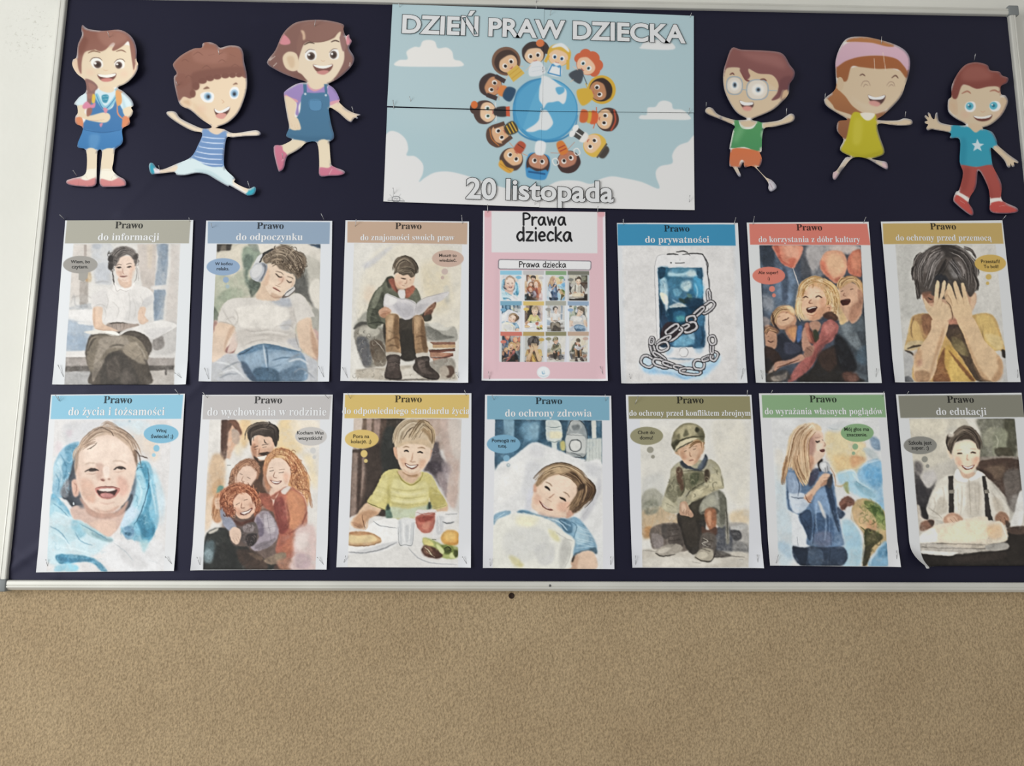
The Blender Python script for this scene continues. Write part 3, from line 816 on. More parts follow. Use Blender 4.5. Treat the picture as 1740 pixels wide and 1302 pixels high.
l 2b2a31 w5 s1 740,1060 720,1075 / 430,990 400,960 / 300,1080 290,1060 / 560,1160 575,1160
dry
f 3a88b0 k 62,74 940,78 948,237 64,236
== P6 1103 1302 .5 d0d4d5
clip 130,235 890,235 945,1260 178,1260
f 4c5767 k 120,230 960,230 960,1270 120,1270
f 5e7186 s14 n.6 140,240 260,240 420,480 420,680 200,760 150,600
f 3d4857 s10 n.6 140,240 230,240 240,400 180,460
f 6f86a0 s14 n.7 a.9 230,420 380,440 380,640 280,640
f 4b5a70 s8 n.5 a.8 300,420 340,420 340,640 300,640
f 8a929c s12 n.6 150,600 230,640 230,720 160,720
f 8d9095 s12 n.6 a.8 430,240 620,240 600,480 520,500 480,400
f 5b6069 s8 n.5 430,240 480,240 520,460 450,480 440,340
f a9a6a5 s10 n.5 500,240 880,240 880,380 800,300 640,290 560,420 520,420
f c0b3ab s10 n.5 650,240 860,240 800,300 700,280
# balloons
f d98065>dd8d6f s3 235,232 440,232 445,300 400,390 375,405 300,370 250,290
f e0a083 s12 n.4 310,235 420,235 430,300 380,350 320,300
f c8604c s5 a.8 240,240 275,240 300,340 370,385 375,405 290,360
f d2684f s6 a.8 345,340 400,330 390,390 370,400
l d8cfc8 w6 s1 378,400 400,460 425,545
f d99a78 s4 585,370 620,290 690,272 760,290 790,370 770,450 710,520 650,480 600,430
f dfb289 s14 n.4 650,300 740,310 770,400 700,470 640,400
f d06f55 s7 a.9 590,350 620,360 640,430 700,515 620,450 590,400
f cd7358 s5 790,340 830,280 890,270 895,400 890,470 800,440
f d98a69 s10 a.8 830,300 885,300 880,420 820,400
f b9543f s6 a.6 690,490 740,470 720,515
# right kid
f 5e6a72 s5 n.4 730,780 800,800 900,760 945,900 945,1260 740,1260 720,950
f 4d565e s8 n.5 780,920 940,900 945,1200 760,1100
f 7f8b91 s8 n.5 a.8 740,800 820,830 900,1000 850,1010 760,900
f 5c7d94 s12 n.6 a.5 850,1050 930,980 945,1120 880,1120
f d9b28f s4 720,760 770,740 800,800 740,810
f d2a585 s3 730,540 780,500 880,540 910,600 905,680 890,760 830,820 790,780 740,730 720,640
f b98165 s7 a.8 820,690 890,650 890,740 830,810 800,780
f a36d55 s5 a.6 870,560 910,600 900,680 870,640
f c99a62 s4 n.3 725,520 770,475 840,470 900,510 910,600 880,540 820,510 760,540 730,560
h 8e6038>e3c08a w6 c28 p20 a.9 735,540 780,490 850,490 900,560
h a87340>e9cd97 w6 c14 p14 a.9 725,560 740,500 800,470
f d9b981 s5 n.4 730,700 760,740 780,800 740,830 725,780
l 4b2f26 w10 s2 740,580 760,575 / 810,565 835,560
f 5a2b25 s2 740,650 780,635 812,640 800,675 760,685 742,672
l e5d5c5 w6 s1 760,642 805,642
l 9d6650 w6 s2 770,590 760,610 780,615
# central kid
f e4c79c s6 n.3 420,560 460,500 540,475 640,500 730,580 720,700 730,790 690,780 660,760 610,760 470,800 430,760 400,700
f d9a876 s6 n.4 440,600 480,520 560,490 640,560 600,600
f dfb592 s3 450,600 500,540 590,560 640,640 640,700 610,760 540,800 480,770 440,690
f c98f6b s7 a.8 560,720 620,680 640,700 600,770 540,800 500,790
f e9cdae s8 a.8 500,560 580,570 570,640 500,630
f d79a78 s8 a.7 590,630 630,640 610,690 580,680
h b98443>f2dfb4 w7 c34 p26 a.9 430,640 460,540 540,490 620,510
h b98443>f0d9a6 w7 c30 p30 a.9 600,500 680,560 710,660 700,760
h 9d6a36>e5c68e w7 c18 p18 a.9 620,560 650,640 640,700
h c2904f>f0dcae w6 c20 p22 a.9 430,640 420,720 450,800
y a87340>f5e6c0 w5 s1 p11 c70 a.7 430,640 470,520 560,480 660,510 730,590 720,700 700,770 670,720 640,600 540,540 460,600 440,700
f d6a07b s2 625,690 660,680 672,710 650,740 620,735
l a36a4d w5 s1 635,700 655,700 650,725
l 553528 w9 s2 455,630 475,620 495,628 / 550,625 575,615 600,628
l 8f6243 w6 s2 450,600 475,590 / 550,590 590,590
l a5684e w8 s2 520,640 500,665 530,670
f 5e2b25 s2 480,710 510,700 560,695 555,720 530,740 495,738
l eadfd0 w8 s1 490,712 525,703 555,700
l b06b55 w4 s2 485,750 530,760 560,740
f 5b3a2e s5 a.9 610,750 670,730 720,780 690,800 620,780
# left kids
f c2906f s3 240,790 290,720 350,720 400,760 400,830 340,860 280,860
f d9b08d s4 260,760 330,740 390,780 340,830 270,830
f c99868 s4 n.3 230,740 280,690 360,690 400,740 380,760 320,720 270,760 240,840 225,800
h 7d5132>e6c893 w6 c24 p18 a.9 235,830 240,760 290,710 370,710
f e5cda2 s6 a.8 330,690 380,700 400,750 370,740
l 6b3c2d w8 s2 300,800 330,790 350,775 / 265,775 285,765 / 325,745 340,735
l 4c3025 w12 s4 225,740 240,820 280,880
f b77f5f s4 320,860 400,830 410,890 390,960 350,930
f d99b62 s6 a.8 340,870 400,850 390,940
f 343846 s4 n.3 250,940 300,890 340,930 390,970 420,880 450,860 450,1030 420,1070 300,1110 240,1080
f 4d6fa8 s4 415,850 450,840 445,930 410,960
f 4a4f63 s6 a.8 320,960 420,980 440,1030 330,1050
f b98a6d s4 170,870 210,850 260,900 255,1000 210,1010 175,980
f 8d6248 s4 n.3 165,850 200,830 270,870 260,900 210,860 180,900
h 5b3d2c>c79a70 w6 c14 p12 a.9 170,900 200,860 260,880
l 5b3027 w7 s2 190,950 215,960 235,950 / 190,920 205,915
f cdb4a3 s6 a.5 150,770 210,790 200,840 165,840
f 40312c s5 n.3 165,1000 250,1020 300,1110 250,1180 170,1180
# red sweater and hands
f b2635c s4 n.2 600,830 660,790 720,830 710,900 660,960 580,990 560,1060 520,1140 430,1230 340,1260 380,1180 440,1100 500,1040 540,960 580,900
f 96504b s6 n.4 a.8 560,1000 640,940 700,890 640,960 560,1080 480,1180 520,1080
f c4766c s6 n.4 a.9 610,840 670,810 700,850 640,900
f 9c5548 s3 470,830 500,815 515,870 550,900 540,970 500,960 470,900
f c08e76 s4 450,880 475,850 500,950 520,1000 460,1030 445,960
f b98a71 s3 500,820 560,800 590,830 570,880 540,890
f c77f66 s3 a.8 470,830 495,820 505,900 520,960 490,940
f 3c4a35 s5 a.9 530,880 560,870 575,930 545,960
f b88a72 s4 250,1110 360,1090 440,1050 470,1080 420,1110 300,1140 240,1180
f a57864 s5 480,1000 540,990 520,1060 460,1070
l 6a4036 w6 s2 510,860 530,920 545,960 / 480,1000 520,1030 / 260,1150 350,1120 430,1090
f a69183 s6 n.4 210,1150 240,1130 230,1190 190,1240
# bottom darkness
f 33302e s6 n.3 520,1160 600,1040 720,980 740,1120 820,1200 900,1260 420,1260
f 4a3a33 s8 n.4 560,1060 700,1000 720,1100 640,1180
f 26262a s8 n.3 a.9 700,900 780,960 860,1150 760,1200 700,1050
f 4b4642 s8 n.6 190,1200 330,1170 360,1240 250,1260 180,1255
f 9c9185 s6 n.6 a.8 220,1220 300,1200 340,1180 320,1240 240,1255
f 6a4a40 s8 n.5 750,1190 850,1190 870,1250 780,1260
f 8f6658 s6 n.4 a.7 790,1210 850,1210 850,1255 800,1255
f 2e2d2f s6 a.9 180,1080 230,1110 220,1160 180,1170
l 5a6a72 w10 s4 a.6 720,1060 740,1120
dry
f c9776a k 55,72 938,72 962,232 62,230
e cb7a6b 200 462 122 66
e cf7f70 224 562 22 22
e cf8070 238 610 14 15
== P7 1103 1302 .5 cdd0d2
clip 133,228 885,228 975,1258 205,1258
f c4c3bd k 120,220 990,220 990,1270 120,1270
f b9b9b3 s12 n.7 a.8 150,300 280,260 270,480 320,700 200,800 170,600
f cccac3 s14 n.6 700,240 900,240 940,700 760,740 740,500
f b0b0aa s8 n.6 a.7 180,690 230,680 240,760 190,760
f a9aaa9 s10 n.6 200,1030 260,1060 280,1258 205,1258
f 6d6f73 s4 n.4 205,1220 240,1215 270,1258 205,1258
f b9bab9 s6 n.5 a.8 940,1070 975,1060 985,1258 940,1258
# shirt
f c9a15c s3 n.2 255,775 330,745 420,760 560,830 700,760 830,745 890,800 940,960 960,1030 900,1020 840,1060 720,1258 280,1258 300,1000 205,1020 235,870
f b5895a s5 n.4 a.9 260,770 380,750 410,820 360,940 300,860
f 9c6b4d s5 n.4 a.9 330,760 410,770 400,880 350,900
f d0ad6d s5 n.4 a.9 240,830 290,800 330,900 330,990 220,1015
f c4b48e s5 n.4 a.8 230,960 330,950 340,990 210,1020
f d4b56b s6 n.4 a.9 740,760 850,770 900,880 920,1000 840,1010 770,880
f d9c38c s6 n.4 a.7 800,900 920,920 940,1000 880,1010
f 5b4a3c s5 n.4 525,850 600,840 640,900 700,1060 760,1180 830,1240 740,1250 640,1100 560,980 510,900
f 8a7a52 s6 n.5 a.9 560,920 640,960 680,1060 620,1050 560,990
f c9a04f s5 n.4 510,990 560,1000 640,1120 720,1258 540,1258 480,1100
f d8b560 s6 n.4 a.9 560,1060 640,1160 680,1258 560,1258 530,1150
f 8f5a3b s5 n.4 a.9 500,1000 460,1080 420,1200 420,1258 540,1258 500,1130
f 8a5535 s4 a.8 530,1020 640,1140 720,1240 690,1240 600,1130
l 6b4a35 w7 s3 a.8 270,780 250,850 260,930 / 350,790 370,860 / 790,830 785,930 / 770,840 800,960
l 4a3b30 w14 s3 205,1020 250,1040 270,1060 / 330,985 280,990 220,1010 / 930,1015 955,1035 950,1075
f 3f362f s3 930,1015 962,1040 960,1075 935,1070
# face behind hands
f c99d7e s3 335,590 420,560 700,580 740,620 720,700 600,830 540,830 400,740 345,660
f a06f57 s4 340,600 410,590 420,660 360,660
l 4d3a32 w9 s2 375,625 395,640 410,640
f d8b492 s3 700,620 730,600 735,650 700,740
f b77a62 s4 540,790 600,790 590,835 530,840
f 55443c s4 530,830 600,830 610,850 530,865
# hair
f 5b524d s3 n.2 272,420 290,340 350,280 430,235 540,232 620,250 690,300 730,380 745,500 740,560 690,620 640,520 560,500 430,510 400,590 330,600 300,640 290,570 275,500
f 57504b s4 400,440 640,440 660,600 560,640 400,600
f 3f3a38 s8 n.4 a.9 470,240 560,235 640,270 560,330 500,310
f 7f7773 s7 n.5 a.9 340,340 460,280 500,300 420,400 350,440
f 84807e s7 n.5 a.9 530,380 620,360 640,440 570,480
h 2e2927>a8a09b w7 c44 p34 a.6 480,260 380,310 320,400 310,520
h 2e2927>a09893 w7 c40 p34 a.6 540,250 640,300 700,400 710,560
h 35302d>b0a8a4 w7 c30 p26 a.8 490,290 420,380 390,480 360,560
h 2a2625>979190 w6 c30 p26 a.8 540,340 600,420 640,500
h 2a2625>6e6662 w7 c20 p18 a.85 520,340 480,420 430,490
h 2d2825>6e625c w6 c14 p12 a.8 290,480 300,560 310,630
h 3a3431>8d847e w7 c16 p10 a.9 290,360 262,420 270,500
h 3a3431>8d847e w7 c14 p10 a.9 330,290 290,330 268,400
h 3a3431>9d948e w7 c14 p10 a.9 640,250 700,270 738,330
h 3a3431>8d847e w7 c14 p10 a.9 700,320 745,390 752,470
h 3a3431>8d847e w7 c14 p12 a.9 720,440 748,520 740,580
h 2e2927>7d746e w7 c12 p12 a.9 285,520 300,580 310,640
h 4a423d>b5ada8 w9 c16 p20 a.6 420,270 380,300 350,370
h 4a423d>b5ada8 w9 c16 p20 a.6 600,350 640,420 650,500
f 34373f s5 a.8 430,470 480,450 530,490 500,520 440,510
f 8d5f4a s4 a.7 330,590 400,580 390,600 350,620
l 4a423e w4 270,400 265,420 / 730,330 750,380 / 740,470 752,540
# left hand
f d5b48d s2 345,640 385,690 400,720 385,740 365,700
f d9bb94 s2 415,690 425,600 440,505 460,505 462,540 455,640 470,600 490,505 510,510 500,600 480,650 540,690 555,760 520,800 440,820 400,770 360,710 345,630 385,680
f cdab83 s2 500,620 520,560 540,600 560,680 555,740
f d6b690 s2 410,790 520,800 525,850 490,960 450,1080 430,1180 380,1258 290,1258 268,1130 310,1010 370,920 400,860
f bb9068 s7 n.3 a.8 500,840 480,960 430,1090 400,1200 370,1240 420,1080 450,960
f c79c74 s7 a.8 270,1060 320,1010 330,1090 290,1150
f b98a72 s7 a.8 300 1100 330,1090 330,1130 300,1140
f a9805c s6 a.8 280,1180 380,1180 380,1258 290,1258
# right hand
f d8b98f s2 520,545 535,520 560,560 590,640 570,540 570,510 590,510 640,640 625,540 630,515 650,530 680,650 700,700 705,790 640,820 590,790 550,720 545,660 560,690 530,610
f d6b68d s2 595,790 705,770 760,860 800,950 880,1030 935,1110 930,1200 880,1258 790,1240 740,1160 690,1040 640,900
f bd946a s7 n.3 a.8 640,870 700,1020 760,1150 830,1240 790,1240 730,1140 680,1020
f b98d64 s7 n.3 a.8 890,1060 935,1110 930,1220 880,1258 850,1240 900,1160
f 8a6a4c s5 a.7 720,1120 780,1220 860,1258 790,1258 740,1200
l a37c58 w5 s2 a.8 455,640 440,680 / 490,640 475,690 / 590,640 600,680 / 640,640 650,690 / 560,690 545,640 520,600 / 555,760 550,720
l 7d5b44 w7 s2 a.8 462,540 456,640 / 515,600 505,640 / 560,560 590,640 / 610,540 640,640 / 510,650 545,690 560,760 555,790
l efdcb8 w10 s4 a.6 440,560 430,660 / 590,560 620,650 / 660,600 680,680
dry
f b49c63 k 40,70 930,66 945,222 45,226
e c0a35b 845 369 118 66
e c0a662 832 470 22 21
e c0a662 824 518 13 13
== P8 1082 1302 .5 e0e2e5
clip 160,238 955,238 900,1268 105,1268
f dedcdc k 100,230 970,230 970,1270 90,1270
f cfd0d4 s12 n.7 a.8 220,270 420,245 520,250 420,310 330,380 240,400
f e0cfbe s14 n.5 a.7 680,290 800,330 860,420 850,520 780,480 700,400
f cfe0e8 s14 n.6 a.8 650,240 800,250 780,330 690,330
f c6d6e0 s10 n.7 a.7 560,235 680,245 640,290 570,280
f c9b9c2 s8 a.6 240,310 280,310 270,350 245,350
f d8c5cc s10 n.5 a.5 170,380 210,400 200,460 165,460
l a9b2b8 w5 s2 a.6 500,260 540,300 560,320
l 8fa5b5 w6 s3 a.7 660,235 675,260
e a8c5d4 s2 a.8 690 352 7 7 / 668 245 8 8
# blanket left
f 8fbfd8 s4 n.4 330,390 260,400 200,450 160,530 150,640 150,740 230,760 280,640 300,560 300,460
f 5f9dbd s6 n.5 230,430 300,400 320,440 290,540 250,620 210,640 200,560 240,500
f b3d4e2 s6 n.6 a.8 165,520 210,500 200,600 170,680 150,650
f 7fb2cc s6 n.5 a.8 160,650 200,640 220,720 180,740
f 4f5a68 s5 n.3 300,470 320,560 310,640 280,680 290,740 330,760 370,830 300,850 250,790 210,760 220,690 260,620
f 3f4753 s5 a.7 250,700 290,760 340,800 370,840 290,830 240,770
f 8d8f96 s5 n.5 a.8 195,740 240,640 260,660 250,760
f 6fb5d5 s5 n.5 140,740 200,780 250,840 280,910 220,880 140,880
f a6d3e3 s6 n.5 135,780 220,840 270,900 200,900 125,900
f c6dfe8 s10 n.5 130,890 250,890 380,940 520,1030 560,1060 480,1130 300,1200 110,1200
f 8fc5d8 s8 n.6 280,920 340,930 380,990 340,1040 280,1000
f a9ccd2 s5 n.5 340,930 450,980 550,1040 540,1070 430,1040 350,980
f 7fa6b2 s5 n.5 a.7 420,1000 550,1050 530,1065 430,1030
f b5d5df s8 n.6 a.8 150,960 260,960 320,1040 220,1080 150,1050
f e2e3e6 s12 n.3 a.9 560,1060 700,1060 880,1060 890,1260 560,1260 480,1130
f d3d3d5 s10 n.6 a.8 600,1080 720,1150 800,1240 650,1220
f 4f9cc0 s5 n.5 170,1155 260,1150 330,1155 420,1175 480,1215 520,1265 480,1265 420,1210 330,1200 260,1215 190,1210
f 3f87ae s5 n.5 a.8 180,1160 300,1180 430,1180 380,1200 220,1200
f 8fd0e6 s6 n.5 a.9 240,1210 320,1230 310,1265 230,1265
f 79c3df s6 a.7 170,1230 230,1220 220,1265 160,1265
l 9fb4bd w4 s2 a.6 560,1070 640,1130 700,1200 / 800,1190 860,1210
l 3f87ae w7 s2 a.55 200,470 240,560 220,660 / 250,420 300,430 320,400 / 165,600 190,660 180,730 / 150,800 210,850 260,900 / 330,940 420,990 520,1050 / 130,960 200,1000 260,1080 / 300,1000 340,1060 420,1090
l e3f2f7 w9 s3 a.6 180,520 210,600 200,690 / 160,860 230,890 300,910 / 200,1100 320,1120 420,1150 / 150,1000 230,1050 280,1130
y 4b95ba>cfe8f0 w6 s2 p16 c46 a.35 160,500 330,400 310,620 220,760 150,700
y 6fb0cc>e3f1f5 w6 s2 p18 c50 a.3 130,780 520,1040 480,1240 110,1240
# blanket right
f 7dc0dc s4 n.4 720,540 790,520 830,600 850,720 870,900 840,1000 800,1070 720,1060 640,1030 610,980 640,900 690,820 700,680
f 4d9fc2 s5 n.5 740,550 780,540 800,640 820,760 800,860 840,960 820,1040 760,1060 740,980 720,920 770,840 790,700
f a5d5e6 s6 n.5 700,620 740,580 770,660 780,780 720,880 660,960 620,960 680,820
f c6dcee s6 n.4 a.9 650,780 700,700 690,820 740,860 680,940 610,970 620,890
f 3f8fb5 s4 n.5 a.9 730,920 770,880 780,980 840,960 830,1020 770,1030
f 6d9fc4 s4 n.5 630,970 690,960 700,1020 660,1050 630,1020
f 356f93 s3 a.8 640,1000 680,1005 670,1025 645,1020
f b9dcea s8 n.5 a.9 830,560 870,640 900,760 890,900 860,760 830,660
f cfe0ea s12 n.5 a.7 850,700 910,760 900,920 870,940
f a5d0d8 s8 n.6 a.8 740,1050 800,1060 770,1140 750,1100
l 356f90 w7 s2 690,650 700,600 730,560 760,560 / 790,560 800,640 790,720 740,880 700,950
l e6f2f6 w7 s3 a.8 720,640 750,740 700,880 / 800,620 830,760 850,880
y 3f8fb5>d5ebf3 w6 s2 p15 c60 a.4 700,560 800,530 870,900 820,1050 640,1030 620,960 700,800
f 4a5560 s4 n.3 680,740 690,780 660,840 620,860 610,820 650,790
# neck, chest
f d5b5a7 s3 270,840 350,815 420,860 520,880 600,860 640,850 600,960 560,1010 520,1030 440,980 340,920 290,910
f b98f80 s6 n.3 a.8 370,850 440,880 540,890 610,850 590,890 500,910 420,890
f e6c4b0 s6 a.8 400,930 560,920 580,980 520,1025 450,980
f 8d8285 s5 a.8 560,880 620,830 630,860 590,890
f 5d6470 s8 a.8 300,560 330,640 340,740 380,820 330,830 270,740 270,640
f 566273 s8 a.7 690,600 715,640 700,760 650,850 610,860 660,760
# ear
f dcb09c s3 275,660 300,640 325,660 330,720 320,755 295,760 280,720
l b07d6b w6 s2 a.9 290,665 310,690 305,740
f c79d8b s6 330,760 440,850 580,860 660,780 620,880 500,900 400,880
# head
f e6cbb9 s3 300,520 330,400 420,320 540,300 660,350 710,450 715,560 695,660 650,780 580,850 500,872 420,850 360,790 330,720 305,620
f efd9c9 s14 n.3 a.9 360,420 480,360 620,380 680,460 660,540 500,560 380,540
f d7ab95 s8 n.3 a.8 340,640 420,660 440,780 400,800 350,750
f dba997 s10 a.8 590,620 650,650 660,720 610,760 590,700
f c99a86 s6 a.6 420,830 500,855 600,820 560,865 470,870
f d8b4a2 s8 a.7 300,520 330,560 340,680 310,640
f c89a88 s6 a.5 440,540 490,540 480,640 450,640
l a9745f w6 s2 470,640 490,652 505,645 / 520,640 540,645
e a8685a s3 487 645 12 7
e b57f6e s3 530 640 8 6
l d9b09c w6 s3 a.9 440,690 425,720 440,760 / 600,690 615,720
f f0ddd0 s5 a.9 490,560 530,560 530,620 500,630
# eyes
l 4b3b35 w11 s2 365,590 400,572 430,572 460,582
l 4b3b35 w11 s2 560,578 590,558 620,560 645,574
f 5b4a45 s2 395,575 430,568 445,582 420,588 400,588
f 5b4a45 s2 585,566 610,555 630,566 610,576
l c9a08c w5 s2 a.9 370,605 420,605 460,595 / 565,592 600,590 640,580
l b59279 w5 s3 a.8 365,545 400,530 450,535 / 550,520 600,515 650,535
l d0a793 w4 s2 a.8 380,565 430,555 / 570,550 620,545
# mouth
f c77d72 s2 435,705 480,690 540,690 600,705 590,740 550,770 500,775 460,755
f 5b3733 s2 450,715 500,722 560,715 585,712 570,745 530,765 490,765 460,745
f e9e0d8 s2 465,708 520,702 570,706 560,718 510,724 470,718
f c98580 s3 470,745 510,732 560,745 540,766 490,766
l a8645a w5 s1 435,703 480,692 540,690 602,704
l c99484 w5 s3 a.8 470,800 520,808 570,795
# hair
f c5a990 s5 n.4 a.9 310,480 340,390 420,320 520,290 640,330 700,420 720,520 700,480 640,400 540,340 430,360 350,430
h 9a7a63>d9c3ae w6 c26 p26 a.75 330,460 380,370 470,310 570,310
h 8f6f59>cfb59d w6 c22 p24 a.75 480,300 580,310 670,370 715,470
h 8a6b56>c9ad97 w5 c12 p16 a.7 340,430 390,400 450,380
h a08069>d9c3ae w4 c18 p16 a.7 470,300 510,262 560,280 600,320
h a08069>d9c3ae w4 c14 p14 a.7 330,420 300,460 300,520
h a08069>cfb59d w4 c14 p14 a.7 660,350 710,400 740,480
l 7f6351 w5 s1 380,440 420,420 450,390 / 430,310 470,290 510,295 / 500,300 540,315 560,350 / 640,350 660,330
f 8a6a55 s4 a.8 690,450 720,460 720,560 705,520
l 6b5144 w7 s2 700,440 730,470 745,540 / 730,480 770,490 790,500 / 720,530 750,550
f a58a75 s5 a.8 300,480 325,450 315,560 300,600
e dfe9ee s1 290 806 5 9 / 257 600 4 4
dry
f 8fc3db k 140,72 1032,66 1018,230 130,232
e 82b9d4 882 332 119 64
e 8cc0d8 850 430 21 23
e a0cbde 832 476 13 13
== P9 1042 1302 .5 dfe2e7
clip 170,236 920,238 890,1256 125,1256
f e0ddd9 k 100,230 960,230 960,1260 100,1260
f e8d7b8 s16 n.4 360,236 560,236 480,330 400,400 380,480 330,420
f e5c391 s10 n.5 a.9 380,240 450,250 430,400 390,420
f e8cfa0 s14 n.5 650,240 760,240 800,440 700,480 620,420
f eddcb8 s16 n.4 a.9 780,460 880,500 900,700 850,650 820,520
f f0e4d0 s14 a.8 720,240 900,245 900,400 780,420
f d9ab8d s6 n.5 310,240 370,270 380,360 330,440 300,520 280,520
f 7b5a4c s3 n.4 k 252,238 340,238 300,320 290,440 280,520 244,500
f 5f4238 s5 a.7 255,238 290,238 275,430 250,430
f 8d604c s4 n.4 300,238 350,240 390,320 370,340 330,280
f b5a395 s5 n.4 a.8 320,300 370,320 370,400 330,390
f dcdcd9 s4 270,520 310,510 320,600 300,690 265,690
f d3b594 s10 n.5 190,480 270,500 270,700 220,760 180,900 150,980 150,700
f c99f74 s8 n.5 a.7 190,680 250,640 250,720 200,760
f e3cdb5 s8 n.4 a.7 150,800 220,760 200,900 140,1000
l 5a5f68 w5 s1 290,545 315,545
f 6d9f92 s5 n.4 230,690 265,690 260,740 220,750
f 8f6a58 s14 a.8 420,520 560,500 640,700 600,900 420,980 300,900 300,700
f 6f5a52 s12 a.9 280,900 620,860 660,1180 300,1180
# left arm of girl, hair at left
f c7936c s6 n.4 200,760 270,730 270,880 230,940 190,900
h a5623a>dfae80 w6 c20 p26 a.8 250,740 220,820 200,920
f d5b59c s3 205,780 245,765 255,830 215,840
l a4785b w4 s1 210,790 250,785 / 210,810 250,805
f 8d93a5 s4 n.3 240,850 270,820 290,920 350,960 330,1000 270,960
# father
f d9ad92 s3 450,400 500,340 600,350 610,420 600,500 550,540 500,530 460,480
f b5795b s5 a.7 455,420 480,400 490,480 470,490
f e5c3aa s6 a.8 500,350 580,350 590,420 520,420
f 5b463c s3 n.3 470,480 500,500 520,470 570,455 600,470 580,500 530,480 500,490 510,520 560,530 520,545 480,510
f f0e6dd s1 495,490 530,485 560,478 545,505 515,510
l 3b2c27 w9 s2 470,425 500,415 / 525,410 570,400
l 4b372e w6 s1 475,440 502,432 / 530,425 560,420
l a76d52 w6 s2 512,430 505,460 525,465
l 4b362c w9 s2 500,472 530,465 570,460
f 4b403a s2 n.2 430,310 470,280 540,265 600,270 630,320 630,400 615,420 590,360 540,350 500,340 460,360 455,410 445,400
h 2f2723>8d7d70 w6 c34 p28 a.8 440,380 450,310 520,280 600,290
h 2f2723>82736a w6 c22 p20 a.8 560,270 620,300 620,390
l 3f342e w6 555,290 580,260 570,250 / 540,370 545,390 560,395
f 5b473b s5 n.3 490,530 560,520 540,600 530,700 580,760 480,740 470,640
# girl in the middle
f a9765a s4 n.4 310,690 320,600 370,530 440,500 500,530 510,600 480,680 450,700
f e3c3ae s3 340,620 370,560 440,550 490,590 470,670 420,695 350,680
f d1a288 s6 a.6 340,640 380,660 420,695 350,685
l 5b4034 w6 s1 375,600 395,610 / 425,625 450,640
l b07a60 w4 s1 400,620 390,650 410,655
l b8695c w6 s1 370,660 400,672
h 8d5638>d5a585 w6 c26 p22 a.8 330,690 340,590 420,520 490,560
y 7b4a34>d5a585 w5 s1 p9 c60 a.7 310,690 330,590 420,510 500,540 510,620 490,600 440,550 370,570 340,640
f 6b4e40 s5 a.8 450,690 500,640 560,740 490,740
# mother
f e0a96f s5 n.3 560,520 600,440 680,430 760,480 810,560 850,660 840,800 860,860 800,740 740,700 700,680 720,600 640,500 580,520 550,600 540,640
f f0c882 s10 n.4 a.9 610,440 690,430 740,470 640,490
h b5693e>f0cf9b w6 c40 p40 a.8 600,460 700,480 780,580 830,700
h a85c38>e2a878 w6 c34 p34 a.8 700,480 730,580 760,680 820,720
h b5683f>e8bd8c w5 c22 p20 a.75 790,600 830,720 850,840
h b5683f>e8bd8c w6 c22 p18 a.8 640,450 570,500 545,620
f c98560 s6 n.5 a.8 530,560 560,540 570,660 600,720 560,720 540,640
l 7b3c2a w7 s2 a.8 740,520 760,560 745,600 / 740,640 770,660 / 780,600 800,640 / 690,510 720,570 700,600 / 760,690 800,720
y a8583a>efc794 w5 s1 p11 c110 a.75 600,450 700,440 780,500 830,600 850,700 840,790 790,720 730,660 720,560 640,480
y 8a452c>c98858 w5 s1 p10 c50 a.7 730,540 800,580 850,760 790,720 740,660
y b06a44>f0cf9b w4 s1 p9 c30 a.7 560,520 600,450 640,470 580,520 550,640
f ecd0bc s2 560,580 590,510 660,500 715,560 715,640 680,700 640,715 590,690 560,640
f dca68b s8 a.7 570,620 600,640 590,680 / 670,600 710,610 690,680
l 4b342c w8 s1 578,585 605,580 / 640,598 675,592
l 8d6049 w5 s1 575,565 605,560 / 640,575 680,570
l b87e66 w5 s1 615,590 605,625 630,632
f a8554c s1 580,645 620,655 660,652 640,672 610,672
f f3ebe6 s1 588,649 620,658 652,656 635,666 610,666
f e6c6b1 s3 590,700 650,710 620,770 590,810 570,780
# mother's shirt
f bd6d58 s3 n.3 580,760 640,720 700,690 770,720 820,780 835,900 820,1060 760,1150 680,1200 620,1130 640,1000 600,860 560,800
f d08a63 s7 n.4 700,720 780,740 820,820 800,960 720,980 700,860
f a04f48 s6 n.4 600,800 660,760 690,860 700,980 650,1010 620,900
f c4765a s6 n.4 a.9 740,1000 820,920 810,1050 700,1160 640,1150
f d9d0c9 s2 655,720 700,690 720,700 680,745
f e7d5c8 s2 585,770 610,780 640,730 620,760 600,820 580,810
l 8d433b w8 s3 a.8 690,800 710,900 700,980 / 640,860 660,960 / 830,860 790,960 710,1010
l e8b08a w7 s3 a.6 740,760 780,820 / 760,1020 700,1120
f b0624f s5 n.4 500,740 570,740 600,800 600,860 540,830 500,780
# small girl front
f b7684a s4 n.3 240,740 300,690 380,670 460,700 510,780 520,850 480,900 460,820 430,760 370,740 330,800 340,880 280,880
f 6b3f35 s6 n.4 a.9 320,900 380,930 470,900 500,860 470,940 400,960 340,940
f e3bca3 s2 330,800 370,740 430,735 480,790 480,850 440,900 390,910 350,880
f cf9378 s7 a.7 340,830 380,850 380,890 350,870 / 440,800 470,820 450,850
h 8d4127>e09b72 w6 c44 p36 a.85 270,860 270,760 350,700 430,720
h 8d4127>da9066 w6 c34 p26 a.85 400,690 470,740 500,830
y 8d4127>e8a87e w5 s1 p11 c120 a.75 250,760 300,690 400,670 480,700 520,800 490,870 470,780 430,735 370,740 330,800 340,890 270,870
y 6d2f1e>a8603f w5 s1 p10 c36 a.7 250,800 330,800 340,890 280,900
l 4b2f26 w7 s1 350,815 375,800 / 405,785 430,775
l a8644c w5 s1 390,800 385,835 410,835
f 9c4a42 s1 378,868 420,855 460,832 450,862 410,884 385,882
f f3e9e2 s1 384,869 420,860 455,842 440,862 408,878
# plaid sleeve shirt
